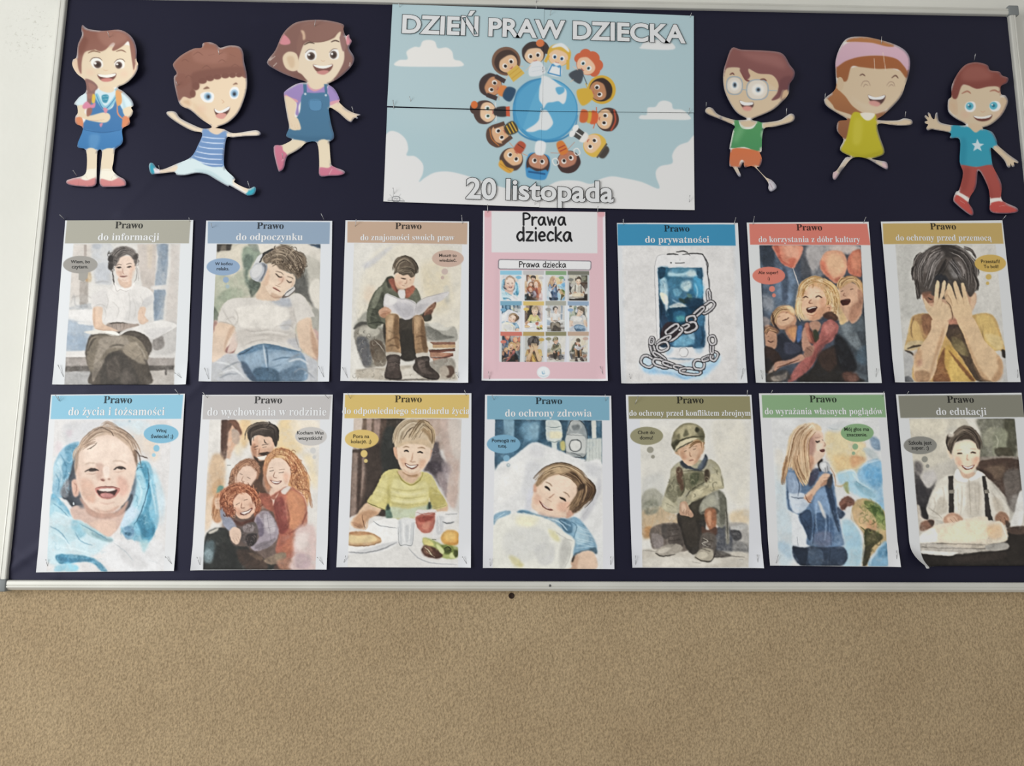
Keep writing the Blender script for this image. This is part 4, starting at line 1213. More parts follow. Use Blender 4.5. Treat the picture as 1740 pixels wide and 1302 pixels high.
f a59aa6 s3 n.4 480,900 520,860 570,860 620,930 640,1010 600,1080 540,1110 480,1130 450,1090 500,1050 520,1000 480,960
f 7d7286 s5 n.5 a.8 490,890 530,940 540,1010 510,1030 490,960
f c4bcc2 s5 n.5 a.8 540,880 590,900 620,980 570,1010 540,940
f 8a8088 s5 n.5 a.9 480,1090 560,1060 620,1040 590,1090 510,1125
l 6b6274 w4 s1 a.7 500,920 600,900 / 500,980 630,960 / 560,870 590,1060 / 480,1110 610,1060 / 530,870 540,960
f 6f6462 s4 n.4 390,960 470,930 500,980 490,1050 440,1100 390,1060 370,1000
f 9a9094 s5 n.5 a.8 400,960 460,950 470,990 410,1000
f 3f3a3b s5 n.4 a.9 420,1020 490,1010 480,1080 430,1090
y 4b3b36>9a8a86 w5 s1 p9 c40 a.5 400,960 470,940 500,1060 430,1090 380,1020
# her left arm/hand
f 8e94a8 s3 n.3 275,920 310,895 350,960 320,990 290,980
f dfc0ab s2 305,990 340,965 380,985 385,1030 365,1080 330,1070 310,1030
l a37d68 w4 s1 330,1040 345,1075 / 350,1040 365,1070 / 365,1030 378,1060
# dark blanket
f 3d403e s4 n.3 150,1010 220,970 290,980 310,1050 340,1090 430,1100 450,1130 540,1180 600,1200 640,1250 125,1256 130,1100
f 5d7076 s10 n.6 a.9 130,1080 200,1060 200,1170 140,1200
f 8aa0a8 s8 n.6 a.7 130,1130 180,1120 190,1200 130,1200
f c9c3b8 s4 165,1000 230,970 220,990 175,1010
f 5b4a42 s6 n.4 350,1130 450,1120 540,1180 560,1250 420,1250
f 7d6656 s5 n.4 a.8 430,1140 490,1150 540,1180 500,1190
f 2f302f s8 a.6 230,1080 340,1100 340,1250 200,1250
f 8f7a68 s4 n.4 540,1190 620,1150 680,1140 690,1180 640,1210 580,1220
f 9d8b74 s5 a.8 620,1150 690,1140 670,1180 630,1190
f 6d5046 s6 n.4 620,1220 720,1180 740,1256 620,1256
f c88d72 s8 n.5 a.8 640,1190 740,1180 720,1256 650,1256
f d9c0bc s12 n.6 760,980 880,960 890,1256 720,1256 740,1150
f b8a0a8 s8 n.6 a.7 760,1150 850,1160 850,1240 760,1240
f e6dcd8 s10 a.7 750,1040 830,1000 830,1100 770,1120
dry
f c0bebf k 128,72 1000,74 982,234 122,234
e c6c4c3 858 349 108 64
e cfcfcf 872 446 20 21
e cbcbcb 881 491 13 13
== P10 1022 1302 .5 e0e3ea
clip 168,228 900,230 875,1240 126,1238
f d9d7d6 k 100,220 930,220 930,1250 100,1250
f 4b433c s5 n.3 330,228 520,228 470,300 440,420 460,540 400,600 340,680 290,780 220,860 330,900 300,960 360,900 360,300
f 3f4240 s8 n.3 a.9 380,300 450,300 440,420 470,560 380,600 350,450
f 6b564c s5 n.4 330,228 390,228 370,420 350,500 330,400
f 9c8379 s3 n.3 k 225,228 350,228 335,440 230,440 215,320
f 76604f s5 a.8 225,228 255,228 250,330 225,330 / 290,228 305,228 300,430 285,430
f b59a8d s6 n.4 a.8 260,228 290,228 280,320 260,310
f cdbcb0 s6 168,228 225,228 215,310 170,330
f 7b655b s3 n.4 k 155,450 340,440 300,660 250,800 210,900 138,905
f a18a7e s5 n.4 a.8 160,460 190,460 180,860 145,880 / 230,470 255,470 230,700 215,760
f 54433c s5 a.8 200,470 225,470 205,850 190,870 / 290,460 310,460 270,650 255,700
f 5b4a41 s4 a.9 155,440 340,435 340,452 155,460
f b9a295 s7 n.5 620,228 760,228 800,420 720,420 690,300
f 6b6166 s8 n.5 700,400 740,390 760,480 820,560 800,600 740,600 760,700 690,600 640,580 690,500
f 554c55 s8 n.5 a.9 660,540 740,520 780,600 740,620 700,600
f 9a8a8d s8 n.5 730,600 800,620 810,760 780,740
f c8b1a7 s8 n.5 760,230 880,240 870,800 800,780 810,620 780,450
f d9cfc8 s10 a.8 810,240 900,240 890,500 830,440
f a99aa0 s8 n.6 a.7 780,520 830,560 810,640 770,600
f 4f433d s10 260,420 470,420 480,700 380,900 200,900 250,700
f 3f4240 s8 a.9 380,300 450,300 440,420 470,560 380,640 350,450
# table
f dfdedd s4 130,905 470,905 600,900 880,870 880,1240 126,1240
# arms
f e0bd9d s3 180,890 260,800 350,835 330,880 270,910 260,980 200,975 150,950 160,910
f c9966f s6 a.8 180,900 260,850 340,870 270,910 230,970 170,965
f dcb695 s3 720,800 800,800 800,860 740,870
f b98463 s4 a.6 150,930 200,970 240,960 200,940
l 9d6d4d w5 s1 225,880 235,940 250,985 / 170,950 210,970
l e6e4e2 w9 s1 255,930 245,985
# shirt
f d3c87f s2 n.2 370,600 460,570 560,600 640,590 700,620 740,700 800,800 790,830 700,845 680,760 670,850 600,900 420,910 400,840 380,850 260,800 310,720
f c2b768 s5 n.4 a.9 400,680 420,760 400,840 380,845 400,760
f dfd799 s6 n.4 a.9 440,640 560,680 660,660 650,800 440,800
f ddd491 s6 n.4 a.8 310,720 380,620 400,640 360,780 290,790
f bdb063 s5 n.4 a.8 680,700 740,720 790,800 700,830
l b5a758 w7 s3 a.7 420,700 540,720 660,700 / 415,750 540,770 670,750 / 420,800 540,815 665,800 / 300,740 390,770 / 330,690 400,710 / 690,700 740,700 / 700,760 780,770
l ece6b8 w9 s3 a.8 420,725 540,745 660,725 / 420,780 540,795 665,778 / 320,715 390,740 / 700,730 760,740
f c6d1b5 s6 n.4 410,830 540,840 670,820 650,880 600,900 420,905
f 6d8f7f s4 n.4 385,840 410,830 430,900 390,905 / 670,810 700,820 690,845 665,850
f 4b5a50 s3 395,810 405,810 415,840 390,850 / 675,800 690,800 690,840 675,840
l 8a7b40 w5 s1 260,800 320,825 380,848 / 700,845 795,820
# neck
f d9b698 s3 470,580 620,590 600,640 560,670 500,640
f a9794f s5 a.7 500,590 600,605 590,625 540,620
l a8983f w7 s2 460,585 500,650 560,680 620,640 640,590
# head
f d9a789 s2 435,430 455,425 470,470 470,510 450,490 / 700,440 690,490 665,520 670,460
f ecd2ba s2 465,400 540,380 660,390 690,430 680,510 630,580 570,610 520,600 480,550 465,480
f dfae8e s9 a.8 480,500 520,500 520,550 500,550 / 620,510 660,510 640,560 610,560
f d8ad8d s5 a.7 500,570 560,600 620,575 580,610 530,603
l 3f2f27 w12 s1 507,452 525,446 542,455 / 598,460 620,455 640,462
l 9d7450 w6 s2 500,425 525,418 545,425 / 600,430 630,425 655,435
l c08e70 w6 s2 570,460 560,510 545,520
l bd8b70 w5 s2 550,520 570,525 590,520
f b06b58 s1 515,532 560,545 608,540 590,565 560,572 530,558
f f6efe8 s1 523,538 560,549 600,545 580,558 555,562 535,552
# hair
f d0b695 s3 455,400 500,360 640,350 695,400 690,430 640,410 540,400 470,425
f cdb79a s2 n.2 440,360 460,290 520,240 620,230 690,270 715,340 710,420 690,440 690,390 640,370 560,380 500,390 460,420 450,430
f a88a66 s5 n.4 a.9 600,235 690,270 712,350 700,400 670,350 620,300
h 8f7350>eaddc6 w6 c40 p34 a.8 460,400 480,310 550,250 620,250
h 866a48>e0cfb2 w6 c34 p26 a.8 560,370 600,300 640,260 690,300
h 7a5f40>c9b18e w6 c20 p18 a.8 640,260 700,310 705,400
l 6b5238 w7 s1 a.8 500,370 540,310 580,280 / 560,375 610,310 / 610,360 640,310
# food
f ededee s2 300,930 460,910 470,1030 460,1080 360,1130 200,1145 126,1140 126,1000 240,990
f cfd0d4 s5 a.8 330,1090 460,1060 450,1085 340,1130 200,1145 126,1140 200,1125
l 8d9097 w7 s2 130,1135 240,1140 360,1115 460,1070
l 9aa0aa w5 s1 300,925 350,955 460,972
f d3a878 s2 n.3 130,1010 220,995 300,1010 350,1040 350,1070 280,1090 200,1095 130,1085
f e8cf9b s5 n.4 140,1020 240,1005 310,1030 320,1060 220,1075 140,1070
f c98a5c s4 n.5 a.8 140,1000 220,995 300,1010 250,1020 160,1020
l 9b6038 w6 s2 a.8 130,1085 200,1094 290,1088 350,1065 / 300,1012 350,1045
# glasses
f dfe1e4 s2 a.9 470,920 580,920 565,1080 480,1080
f c4c8cd s3 a.8 475,930 490,930 495,1075 482,1075 / 520,960 540,960 540,1060 520,1060 / 560,950 575,950 562,1075 550,1075
l 8f949b w4 s1 470,965 478,1080 520,1085 565,1080 578,930
l f6f7f8 w8 s1 505,940 510,1060 / 550,960 545,1050
f e2dcdb s2 590,860 660,850 730,855 720,1000 650,1015 600,990
f c76f5f s2 n.2 595,890 720,870 715,960 680,1005 630,1000 598,960
f a9493f s5 n.3 a.8 600,900 700,890 690,920 620,930
f d88f78 s5 a.8 640,940 690,930 670,980 635,975
l c39a92 w5 s1 590,865 660,880 728,862
f e4e4e6 s2 a.9 725,870 800,860 870,870 850,930 790,960 760,1030 700,1030 720,960
f c9cbd0 s3 a.8 730,900 780,900 770,1000 730,1010
l 70757d w8 s2 770,930 810,940 850,930 / 790,880 870,875
l f5f5f6 w8 s1 745,890 750,990
# salad plate
f e2e2e3 s2 540,1110 600,1160 700,1200 875,1210 875,1235 760,1230 640,1200 560,1140
l a3a6ab w6 s2 540,1105 600,1170 700,1210 870,1220
e e0a955 s3 n.2 825 1040 66 56
f ebc270 s7 a.9 780,1010 840,1000 860,1040 800,1060
f d08f3f s5 a.8 790,1070 860,1070 870,1040 875,1080 820,1095
f a9b36a s3 n.3 640,1040 700,1050 780,1090 870,1100 870,1170 800,1180 720,1150 650,1100
f d9cf7f s4 n.4 640,1040 690,1060 710,1090 650,1085
f 7d8f45 s4 n.5 760,1090 830,1090 850,1130 790,1150
f 5f6b35 s3 n.5 780,1110 820,1105 830,1140 790,1140 / 850,1120 875,1130 870,1170 845,1165
f 6b4438 s4 n.5 630,1110 700,1100 770,1150 740,1180 650,1160
f 8d6652 s4 n.5 a.9 640,1090 690,1100 700,1150 650,1140
f d5dc9c s3 n.4 730,1080 780,1120 770,1150 740,1120 / 830,1140 860,1180 820,1170
l 3f4526 w7 s1 780,1110 810,1100 830,1120 800,1130 / 700,1050 730,1050
l e6e2c0 w5 s1 650,1100 680,1130 700,1160 / 660,1130 720,1170
dry
f d5bb74 k 108,66 952,66 948,224 104,226
e d9be76 222 368 115 64
e dcc47f 238 467 23 25
e dcc888 250 516 13 13
== P11 1002 1302 .5 dadbe3
clip 126,234 852,242 860,1254 110,1246
f dedfe2 k 90,225 900,225 900,1260 90,1260
f 4a7594 s3 n.3 k 126,230 860,230 860,540 600,470 380,395 126,582
f 7fa7c0 s8 n.6 180,234 260,234 260,350 200,350
f 3b6584 s5 n.4 k 258,234 300,234 340,330 300,440 255,470
f 6f9dbb s14 n.6 320,260 420,280 420,360 340,380 300,320
f 8fb6cd s14 n.6 a.7 350,300 400,250 450,300 400,370
f 42698a s5 n.4 a.8 126,240 180,240 180,340 126,560
f 335d7c s6 n.4 a.8 440,240 480,240 470,380 420,390
f 3f6480 s4 n.3 560,234 620,234 600,380 570,380
f 2f5270 s4 n.3 730,240 790,240 780,340 750,330
# bottle
f d3dad8 s2 476,240 552,240 578,280 578,370 548,390 545,440 515,440 508,390 478,370 470,280
f e6dfc0 s4 485,320 575,320 572,360 490,360
l 8a9ea5 w5 s1 470,280 525,290 578,280 / 478,372 525,390 575,372 / 480,300 575,305
f c3ced2 s4 a.7 480,245 500,245 495,370 482,370
# monitor
f 9aa0a3 s2 n.3 610,330 640,250 700,240 740,300 755,400 745,470 720,490 620,475 605,420
f c5c8c8 s2 615,340 730,345 740,450 720,465 625,455 610,420
e a8acad s1 672 412 46 46
e d9d9d8 s1 672 412 36 36
o 6d7378 w5 s1 672,412,40,40,0
f b5b9ba s3 635,250 690,243 715,290 650,310
f 7d858b s3 a.9 650,275 700,270 700,300 660,310
l 555d64 w6 s1 610,330 640,250 700,240 745,300 755,400 / 605,430 620,478 720,492 748,460 / 612,338 732,345
l 6b7278 w5 s1 640,460 700,480 745,510 / 735,480 748,510 730,520
f d6c66f s3 a.9 570,385 600,385 600,440 575,440
f c5cbc9 s3 n.3 k 750,365 852,360 852,535 745,520
l 8b9398 w4 s1 a.8 770,365 765,525 / 790,365 788,528 / 812,362 810,530 / 832,362 832,532
f d9d8d2 s2 k 780,242 812,242 815,360 785,365
# pillow
f dfdfe2 s3 126,582 250,490 380,393 480,415 600,460 740,520 855,540 860,1000 700,950 110,950
f d0d1d8 s14 n.5 a.8 300,560 420,520 440,700 350,800 300,700
f cfd0dc s8 n.4 a.9 355,720 400,680 380,830 330,850
f e6e5e6 s12 a.9 170,620 320,520 300,700 150,800
f c5c5ce s8 n.5 a.9 720,860 800,740 830,620 850,700 780,860 720,930
f cccdd4 s10 n.5 a.8 740,530 850,560 850,620 780,620
f d2d2d8 s10 n.4 a.8 380,400 460,430 440,500 360,470
l b3b4bd w5 s3 a.8 500,1 500,2 / 740,520 855,543 / 700,920 770,820 800,720
# shirt
f 7da7c4 s3 n.4 280,855 340,850 420,880 600,905 680,900 740,960 800,1050 815,1110 760,1120 670,1160 600,1050 520,950 300,880
f 5f8daf s4 n.4 a.9 285,860 330,855 420,890 500,905 470,910 330,885
f a9cbdf s5 n.5 a.9 680,950 740,1000 760,1060 680,1080 670,1000
f 4f7b9c s4 n.4 a.9 560,910 640,930 650,1000 600,1000
f 86adc8 s4 n.5 116,890 170,860 230,855 220,890 150,930 116,950
l d6e5ee w9 s2 a.8 120,920 190,870 / 690,960 760,990 / 680,1000 780,1030 / 680,1040 790,1070 / 690,1080 800,1100 / 570,920 640,960 / 140,930 210,885
l dceaf2 w8 s2 a.75 700,980 770,1005 / 685,1055 790,1085 / 675,1110 780,1095 / 480,905 560,930 620,990 / 310,868 360,878
l 4a7494 w6 s2 a.8 640,930 680,960 660,1040 / 670,930 740,960 / 760,1110 812,1110
f 53758c s3 665,1145 740,1120 810,1105 815,1150 740,1130 660,1175
# arm
f e3c3ab s3 640,1200 700,1140 770,1125 808,1160 808,1254 600,1254
f c89d82 s6 a.7 650,1180 690,1150 680,1254 620,1254
f 4b4038 s3 a.9 640,1190 665,1160 660,1195 645,1205
# blanket
f e2e1db s3 116,960 200,890 290,870 420,890 520,930 600,1000 665,1050 660,1120 640,1200 600,1254 110,1254
f d3d3d2 s14 n.5 a.9 200,1000 400,960 500,1060 350,1200 200,1150
f dcd6a8 s8 n.5 a.9 490,980 540,1000 570,1060 540,1060 500,1020
f d3c98a s8 n.5 a.8 220,1160 280,1180 320,1230 260,1230
f e8e3c8 s12 n.5 a.9 280,890 420,900 380,960 280,950
f b9b8b5 s8 n.5 a.7 590,1040 640,1080 620,1180 570,1254 560,1150
f c9c9cb s8 n.5 a.7 400,1100 520,1080 520,1200 430,1220
l b5b4b0 w5 s2 a.8 540,1000 600,1040 655,1060 / 640,1090 630,1180 590,1250
# head
f d9a78e s3 600,860 640,840 660,880 610,905
f e9cbb5 s3 400,690 430,640 520,590 620,600 700,680 690,760 640,850 610,895 540,895 440,870 380,840 375,790
f f1d8c5 s12 a.9 480,620 600,620 650,700 560,760 460,700
f dba58c s9 a.7 560,800 640,800 610,860 550,850
f dfae96 s8 a.7 400,740 440,760 430,810 390,800
f cf9d83 s6 a.7 420,865 520,890 600,895 540,905 440,885
f d8a48a s3 385,690 405,670 410,720 390,730
l 3f3029 w14 s2 462,690 482,700 500,718
l 3f3029 w14 s2 565,762 590,775 608,792
l a57f63 w6 s2 465,660 495,670 515,690 / 585,725 615,740 632,765
l b57f66 w6 s2 530,740 505,760 490,770 / 480,775 510,795
f a96054 s1 425,785 460,815 520,850 490,850 450,828
f f2e6de s1 a.8 440,803 470,822 505,842 480,838 455,822
l c08d78 w5 s3 a.8 420,780 428,790 / 520,845 528,855
l c9977f w4 s2 a.7 460,850 490,865
# hair
f a1805f s3 n.2 400,670 430,620 500,560 580,530 680,560 740,620 790,680 795,750 740,810 690,860 630,870 640,800 680,740 690,680 620,620 540,610 470,640 415,690
f 6e5240 s6 n.4 a.9 690,660 760,680 790,720 740,800 680,860 640,860 680,780
h 6b4d36>d1b48d w7 c42 p34 a.85 410,660 480,590 580,560 680,600 740,660
h 5b4130>b9966f w7 c34 p30 a.85 560,580 660,620 720,700 690,800 640,860
h 4a3426>94714f w6 c22 p20 a.85 740,640 790,700 770,770 700,840
f cfb18a s6 a.7 520,570 600,560 640,590 540,600
f 4a372b s4 a.8 700,680 740,670 730,700 690,720
f dba58f s3 a.9 610,870 640,850 650,880 620,895
dry
f 7ba8c0 k 72,72 902,80 904,240 72,234
e 78a6c4 184 402 114 64
e 7eaac6 203 498 22 22
e 9fb0b8 216 545 13 13
f d3d8de s2 210,538 224,538 218,552
== P12 1022 1302 .5 d3d6e0
clip 148,236 905,236 885,1240 165,1240
f d9d8d6 k 100,230 920,230 920,1250 100,1250
f d3d1cc s18 n.5 a.8 160,400 340,300 360,560 300,760 180,760
f d9d5cb s16 n.5 a.7 640,260 860,260 870,800 720,700
f d8c5a8 s12 n.6 a.8 760,870 880,850 885,940 770,950
f c5c6c6 s12 n.6 a.7 170,640 300,600 310,760 180,780
# grass and rocks
f a9a89c s8 n.8 160,760 240,700 310,760 330,840 300,940 170,960
f c0a98a s8 n.8 165,860 300,830 400,880 400,960 280,1020 165,1040
f 8d8f80 s6 n.8 a.8 180,800 260,780 270,860 190,880
f c08f5e s6 n.7 a.8 165,980 220,960 230,1030 170,1030
l 8b8a72 w5 s2 a.8 200,860 220,760 / 230,880 240,740 / 260,900 300,800 / 180,880 170,800 / 300,900 290,820
l b9874f w5 s2 a.8 190,960 170,900 / 220,980 240,900 / 340,940 380,880
f 7b6f68 s5 n.5 220,980 320,940 420,950 470,1060 460,1140 360,1130 240,1120
f 5a5452 s5 n.5 a.8 300,950 360,960 340,1040 300,1030
f 93898a s5 n.5 a.8 230,1010 300,1030 300,1110 240,1100
f a8a5a3 s6 n.6 690,960 860,940 885,1000 885,1120 700,1150
f 5b5f6a s6 n.5 660,980 760,970 780,1120 740,1160 650,1130
f 4b4b50 s5 n.6 a.9 760,990 820,985 840,1040 790,1060
f 77777a s6 n.7 a.8 780,1060 880,1090 885,1160 780,1140
f b9b9ba s5 n.6 a.8 770,960 870,950 860,980 780,985
# ground
f c3bdb4 s6 n.6 165,1120 450,1130 885,1140 885,1240 165,1240
f d6d2cb s8 n.5 a.8 200,1180 500,1170 700,1200 500,1240 200,1235
f 4f4a48 s5 n.6 a.9 640,1120 740,1140 760,1165 640,1170
l 6b6560 w7 s2 a.8 640,1160 720,1160 860,1170 / 170,1125 260,1130 / 500,1200 560,1210 / 820,1185 850,1185
# dark between legs
f 3f3a36 s4 n.2 400,880 480,860 560,800 600,860 590,1000 560,1120 500,1150 440,1060
f 4b443e s5 n.3 a.9 430,900 520,880 540,1080 470,1080
f 4b463c s6 460,760 600,740 600,900 430,900
# left boot
f 5f5652 s3 n.4 335,970 410,950 440,1060 430,1110 350,1090
f a49c92 s3 n.4 255,1130 320,1090 400,1080 440,1110 380,1150 280,1160
f c5beb3 s4 a.9 265,1130 320,1105 360,1110 300,1145
l 3a3430 w6 s2 250,1140 300,1163 390,1150 / 340,1030 410,1020 / 345,1060 420,1050 / 340,990 410,980
# right leg
f 8b8b7f s3 n.4 550,830 600,750 680,710 730,760 740,880 720,960 680,960 590,880 560,880
f 6a6a5e s5 n.5 a.9 680,720 735,780 730,930 690,940 690,820
f aaa999 s6 n.5 a.9 580,790 640,750 670,800 600,850 565,860
f 5b5a50 s4 a.8 560,870 640,830 690,860 660,880 600,870
f b0704f s3 n.3 590,850 660,845 665,960 640,1000 600,950
f d09a78 s5 a.8 605,870 630,860 630,950 610,940
f 6a4b3f s3 n.3 570,960 610,985 665,965 665,1020 600,1030 570,1010
f 6b625c s3 n.4 570,1010 660,1020 660,1120 610,1160 550,1140
f a59d8e s4 n.4 520,1160 570,1110 640,1120 640,1180 590,1200 530,1185
f c4bcab s4 a.9 530,1160 580,1130 610,1160 560,1180
l 3b342f w7 s2 522,1170 570,1195 630,1195 660,1140 / 570,1050 640,1060 / 565,1080 630,1095 / 560,1110 625,1130
l d3cec2 w4 s1 575,1040 610,1060 570,1075 610,1100
f 8d8a80 s3 730,880 745,880 755,1050 745,1080 730,1060
l 5b574d w5 s1 735,830 740,950 745,1060
# coat
f a7a288 s2 n.4 360,570 420,520 470,520 590,510 640,510 690,560 720,690 680,710 600,740 500,800 440,860 360,870 300,830 320,720 350,640
f 84816a s5 n.5 a.9 340,680 400,600 420,720 380,800 320,760
f c5bfa4 s6 n.5 a.9 310,760 370,800 400,850 340,860 300,830
f 6d6a54 s4 n.5 a.9 400,600 450,640 450,720 410,760 400,690
f 6b4f3f s3 n.4 395,570 430,560 450,680 430,720 400,640
f 7d7a5f s5 n.6 a.9 450,600 570,590 580,680 500,720 450,690
f 5b6248 s5 n.6 a.8 490,610 550,600 540,660 500,690
f c7bfa0 s5 n.5 a.9 610,620 690,600 700,690 620,700 590,680
f b5ac8c s4 n.5 a.9 470,760 560,690 640,690 720,690 620,740 520,790
f d2c9a8 s5 n.4 a.8 520,720 580,700 560,750 500,780
f 5a4b3c s3 n.4 590,580 620,580 620,640 590,660
l 5b5844 w7 s2 a.9 440,600 450,700 420,760 / 590,660 500,710 460,760 / 380,640 350,700 / 700,620 715,690 / 440,590 520,580 590,590
y 5d5a46>c9c2a2 w7 s2 p13 c46 a.55 340,640 420,540 640,520 710,680 560,740 440,850 330,820
l 6d6950 w6 s2 a.8 320,800 380,830 / 400,740 370,790 / 640,560 680,590 / 560,720 600,700
f 3f4a5a s3 n.3 420,520 460,520 500,560 560,560 590,470 610,510 570,580 500,575 440,560
f 57667a s3 a.8 540,560 590,490 600,510 565,575
# hand
f c49a80 s2 n.2 425,800 460,790 480,830 510,880 500,900 460,890 420,880 415,840
f e0bfa6 s4 a.8 430,810 455,810 460,850 435,860
l 7b5443 w4 s1 440,870 450,840 / 460,885 465,850 / 480,890 475,855
f c9a17d s4 395,440 560,385 570,470 420,480
# face
f d9b498 s2 410,460 440,430 560,400 560,480 530,530 490,550 450,530 425,490
f c08f70 s6 a.8 420,450 450,440 450,510 430,490 / 520,520 556,450 560,490 520,540
f cda284 s6 a.8 520,400 580,380 575,440 560,470
l 4a352b w9 s2 448,452 465,447 / 508,440 530,432
l 6b4d3b w5 s2 440,435 465,430 / 505,420 535,415
l a57558 w6 s2 485,455 488,480 500,485
l a3604f w6 s2 480,515 500,512 515,510
e c78a70 s6 a.6 455 490 14 12
h 8a5f3b>c9a070 w6 c20 p16 a.85 470,420 520,380 570,380 580,430
# cap
f 8f8869 s2 n.3 360,400 380,320 440,265 520,262 575,300 588,350 580,390 540,370 480,380 430,400 400,430 380,440
f b9b08c s7 n.5 a.9 400,310 470,270 540,290 520,340 430,370
f 5b5a44 s4 n.5 a.9 362,400 400,370 420,390 400,450 380,440
f 6a6850 s4 n.5 a.8 530,290 570,310 585,360 560,370
f cdc3a4 s2 385,440 420,390 480,365 540,362 500,385 440,415 400,445
l 4a4734 w7 s2 370,420 420,380 500,355 580,350 / 390,445 440,415 510,380
f 4a4936 s3 525,290 550,295 545,320 525,315
f 6f6c52 s4 a.8 460,300 480,340 440,350 / 400,340 420,330 415,370
dry
f 8b8768 k 70,76 895,76 905,232 74,230
e 8f8c72 194 346 112 62
e 949288 218 441 23 22
e 8f8d83 236 488 13 13
== P13 1062 1302 .5 d5d6d9
clip 140,234 870,232 935,1232 190,1228
f d9dadb k 130,220 960,220 960,1240 130,1240
f e0cfa3 s12 n.5 500,340 600,300 700,330 780,420 760,560 640,640 540,540
f e6c58c s12 n.5 a.8 560,480 700,480 760,520 700,560 600,600
f d9a274 s8 n.6 a.9 680,480 780,500 740,540 690,560
f c9cfd3 s8 n.5 a.7 520,280 600,260 700,260 600,320 540,310
l 9fb0bb w6 s2 a.7 530,290 560,300 600,300 / 740,430 790,470 / 760,430 840,510
f b9c6c9 s6 n.6 a.8 760,430 830,440 880,520 820,500
f 7f9cb8 s6 n.5 810,350 870,370 880,440 830,430
f 86b9dc s6 n.5 720,600 780,530 880,515 895,700 910,860 860,800 800,720 730,650
f 5fa3d3 s8 n.6 a.8 760,570 870,560 890,680 820,680
f a9d3e8 s8 n.5 a.9 600,590 700,580 740,640 850,720 860,790 760,770 640,700 590,640
f 7fb3c9 s6 n.6 a.8 700,660 780,680 850,760 760,740
l 4f7f8f w7 s2 a.8 715,655 750,680 / 760,690 800,700
l e4eef2 w9 s3 a.8 690,600 740,660 820,710
l d0a96b w9 s3 575,680 610,690 650,670 650,720 670,740
f 9fae6a s4 n.5 a.8 630,680 660,660 665,740 640,720
# africa
f c4a877 s4 n.4 700,800 760,770 830,790 880,830 915,880 925,1050 880,1090 840,1140 800,1180 790,1232 755,1232 760,1100 770,1020 720,960 680,900
f d9b485 s8 n.5 a.9 690,860 760,840 830,900 800,980 720,950
f d59a72 s6 n.6 a.8 800,920 860,940 840,1000 790,990
f 7f8f4f s5 n.6 770,790 850,800 900,860 920,960 860,900 800,850
f 55703a s5 n.5 820,820 880,840 910,900 880,940 840,890
f 9fae63 s6 n.6 a.7 850,880 920,900 920,980 870,970
f 5b5a3c s5 n.5 a.9 780,980 860,1000 900,1040 830,1100 780,1180 770,1100
f 4f4a38 s5 n.5 a.8 765,1120 820,1090 800,1200 760,1230
l 3f5a2f w6 s2 a.8 740,960 780,1000 770,1080 / 770,800 790,840 830,830 / 830,860 870,900
l e5c5b5 w7 s2 a.8 710,940 760,1020 755,1090
f a9cfe0 s10 n.5 620,920 700,940 750,1040 740,1232 620,1232 630,1080
f 9cc5dc s8 n.6 a.8 640,1010 720,1010 740,1090 650,1090
f 7fb0d0 s6 n.5 840,1150 920,1060 935,1232 800,1232
f 4f86ab s6 n.5 a.8 870,1120 930,1080 930,1160 870,1170
l e3eaee w8 s3 a.7 860,1130 820,1180 810,1230
y 47602f>b9b86a w6 s2 p13 c60 a.5 760,800 850,790 920,880 920,1000 850,1010 760,930 700,850
y 3f3f2b>7d7a4a w6 s2 p10 c30 a.5 770,1000 880,1040 800,1180 765,1200
y 4f93c6>c3e2f0 w7 s3 p18 c40 a.4 720,600 880,520 905,850 800,720
y cf9660>efdfb0 w7 s3 p18 c40 a.4 520,340 700,330 770,450 680,590 560,600
l e9ecee w8 s3 a.8 690,790 680,850 700,930 750,1010 770,1100 750,1230 / 740,570 790,530 880,510 / 600,600 690,580 730,640
# left haze
f c3d3dc s16 n.6 a.9 170,560 240,660 260,860 300,1000 280,1200 190,1200
f a9c3d6 s10 n.6 a.8 190,1060 260,1090 280,1190 195,1120
f d9d3c8 s12 n.5 a.7 170,440 230,480 210,640 180,640
# jeans
f 3f4f68 s3 n.3 285,1095 400,1090 630,1100 620,1228 340,1228
f 2f3a4e s4 n.3 285,1095 380,1100 370,1228 330,1200
f 566b86 s5 n.4 a.8 400,1120 480,1120 480,1225 400,1225
l 26303f w7 s2 540,1110 530,1225
f d9dde2 s4 n.4 290,860 340,900 390,1020 400,1095 290,1090 280,980
l 6b7583 w5 s1 315,1030 320,1095
# denim shirt
f 5f7ea4 s3 n.3 245,560 340,560 400,580 480,560 540,590 570,700 590,850 620,1020 630,1090 540,1100 390,1090 380,1010 330,920 320,880 260,850 245,800 240,690
f 3b5273 s4 n.3 330,880 400,850 420,960 400,1060 370,990
f 7f9fc5 s6 n.5 a.9 430,760 520,700 540,900 460,940
f 4b6a93 s5 n.5 a.9 430,880 540,900 560,1060 430,1060
f c9d3df s5 n.4 a.9 265,720 380,750 400,800 340,870 280,850
f 8fa3bf s5 n.5 a.9 250,600 320,620 340,720 260,730
f e5dcd0 s4 a.8 455,790 480,810 510,900 490,890
f 324766 s5 n.3 a.9 500,650 550,700 580,860 600,1000 560,900 520,760
f 6d7590 s7 n.5 a.8 430,1010 540,1000 540,1090 440,1090
l 2f4260 w7 s2 a.9 400,850 330,885 / 520,690 560,850 600,1000 / 540,1000 545,1095 / 260,830 250,720
l aac0d8 w6 s2 a.7 530,800 535,1000 / 560,850 600,990 / 270,800 340,850
f 4f4b62 s6 n.4 a.8 380,590 460,570 450,640 400,690
l 2f4260 w6 s2 a.7 300,590 330,680 320,760 / 270,760 330,770 390,760 / 440,880 430,980 420,1080 / 590,870 570,900 600,960 / 350,900 390,960 385,1040
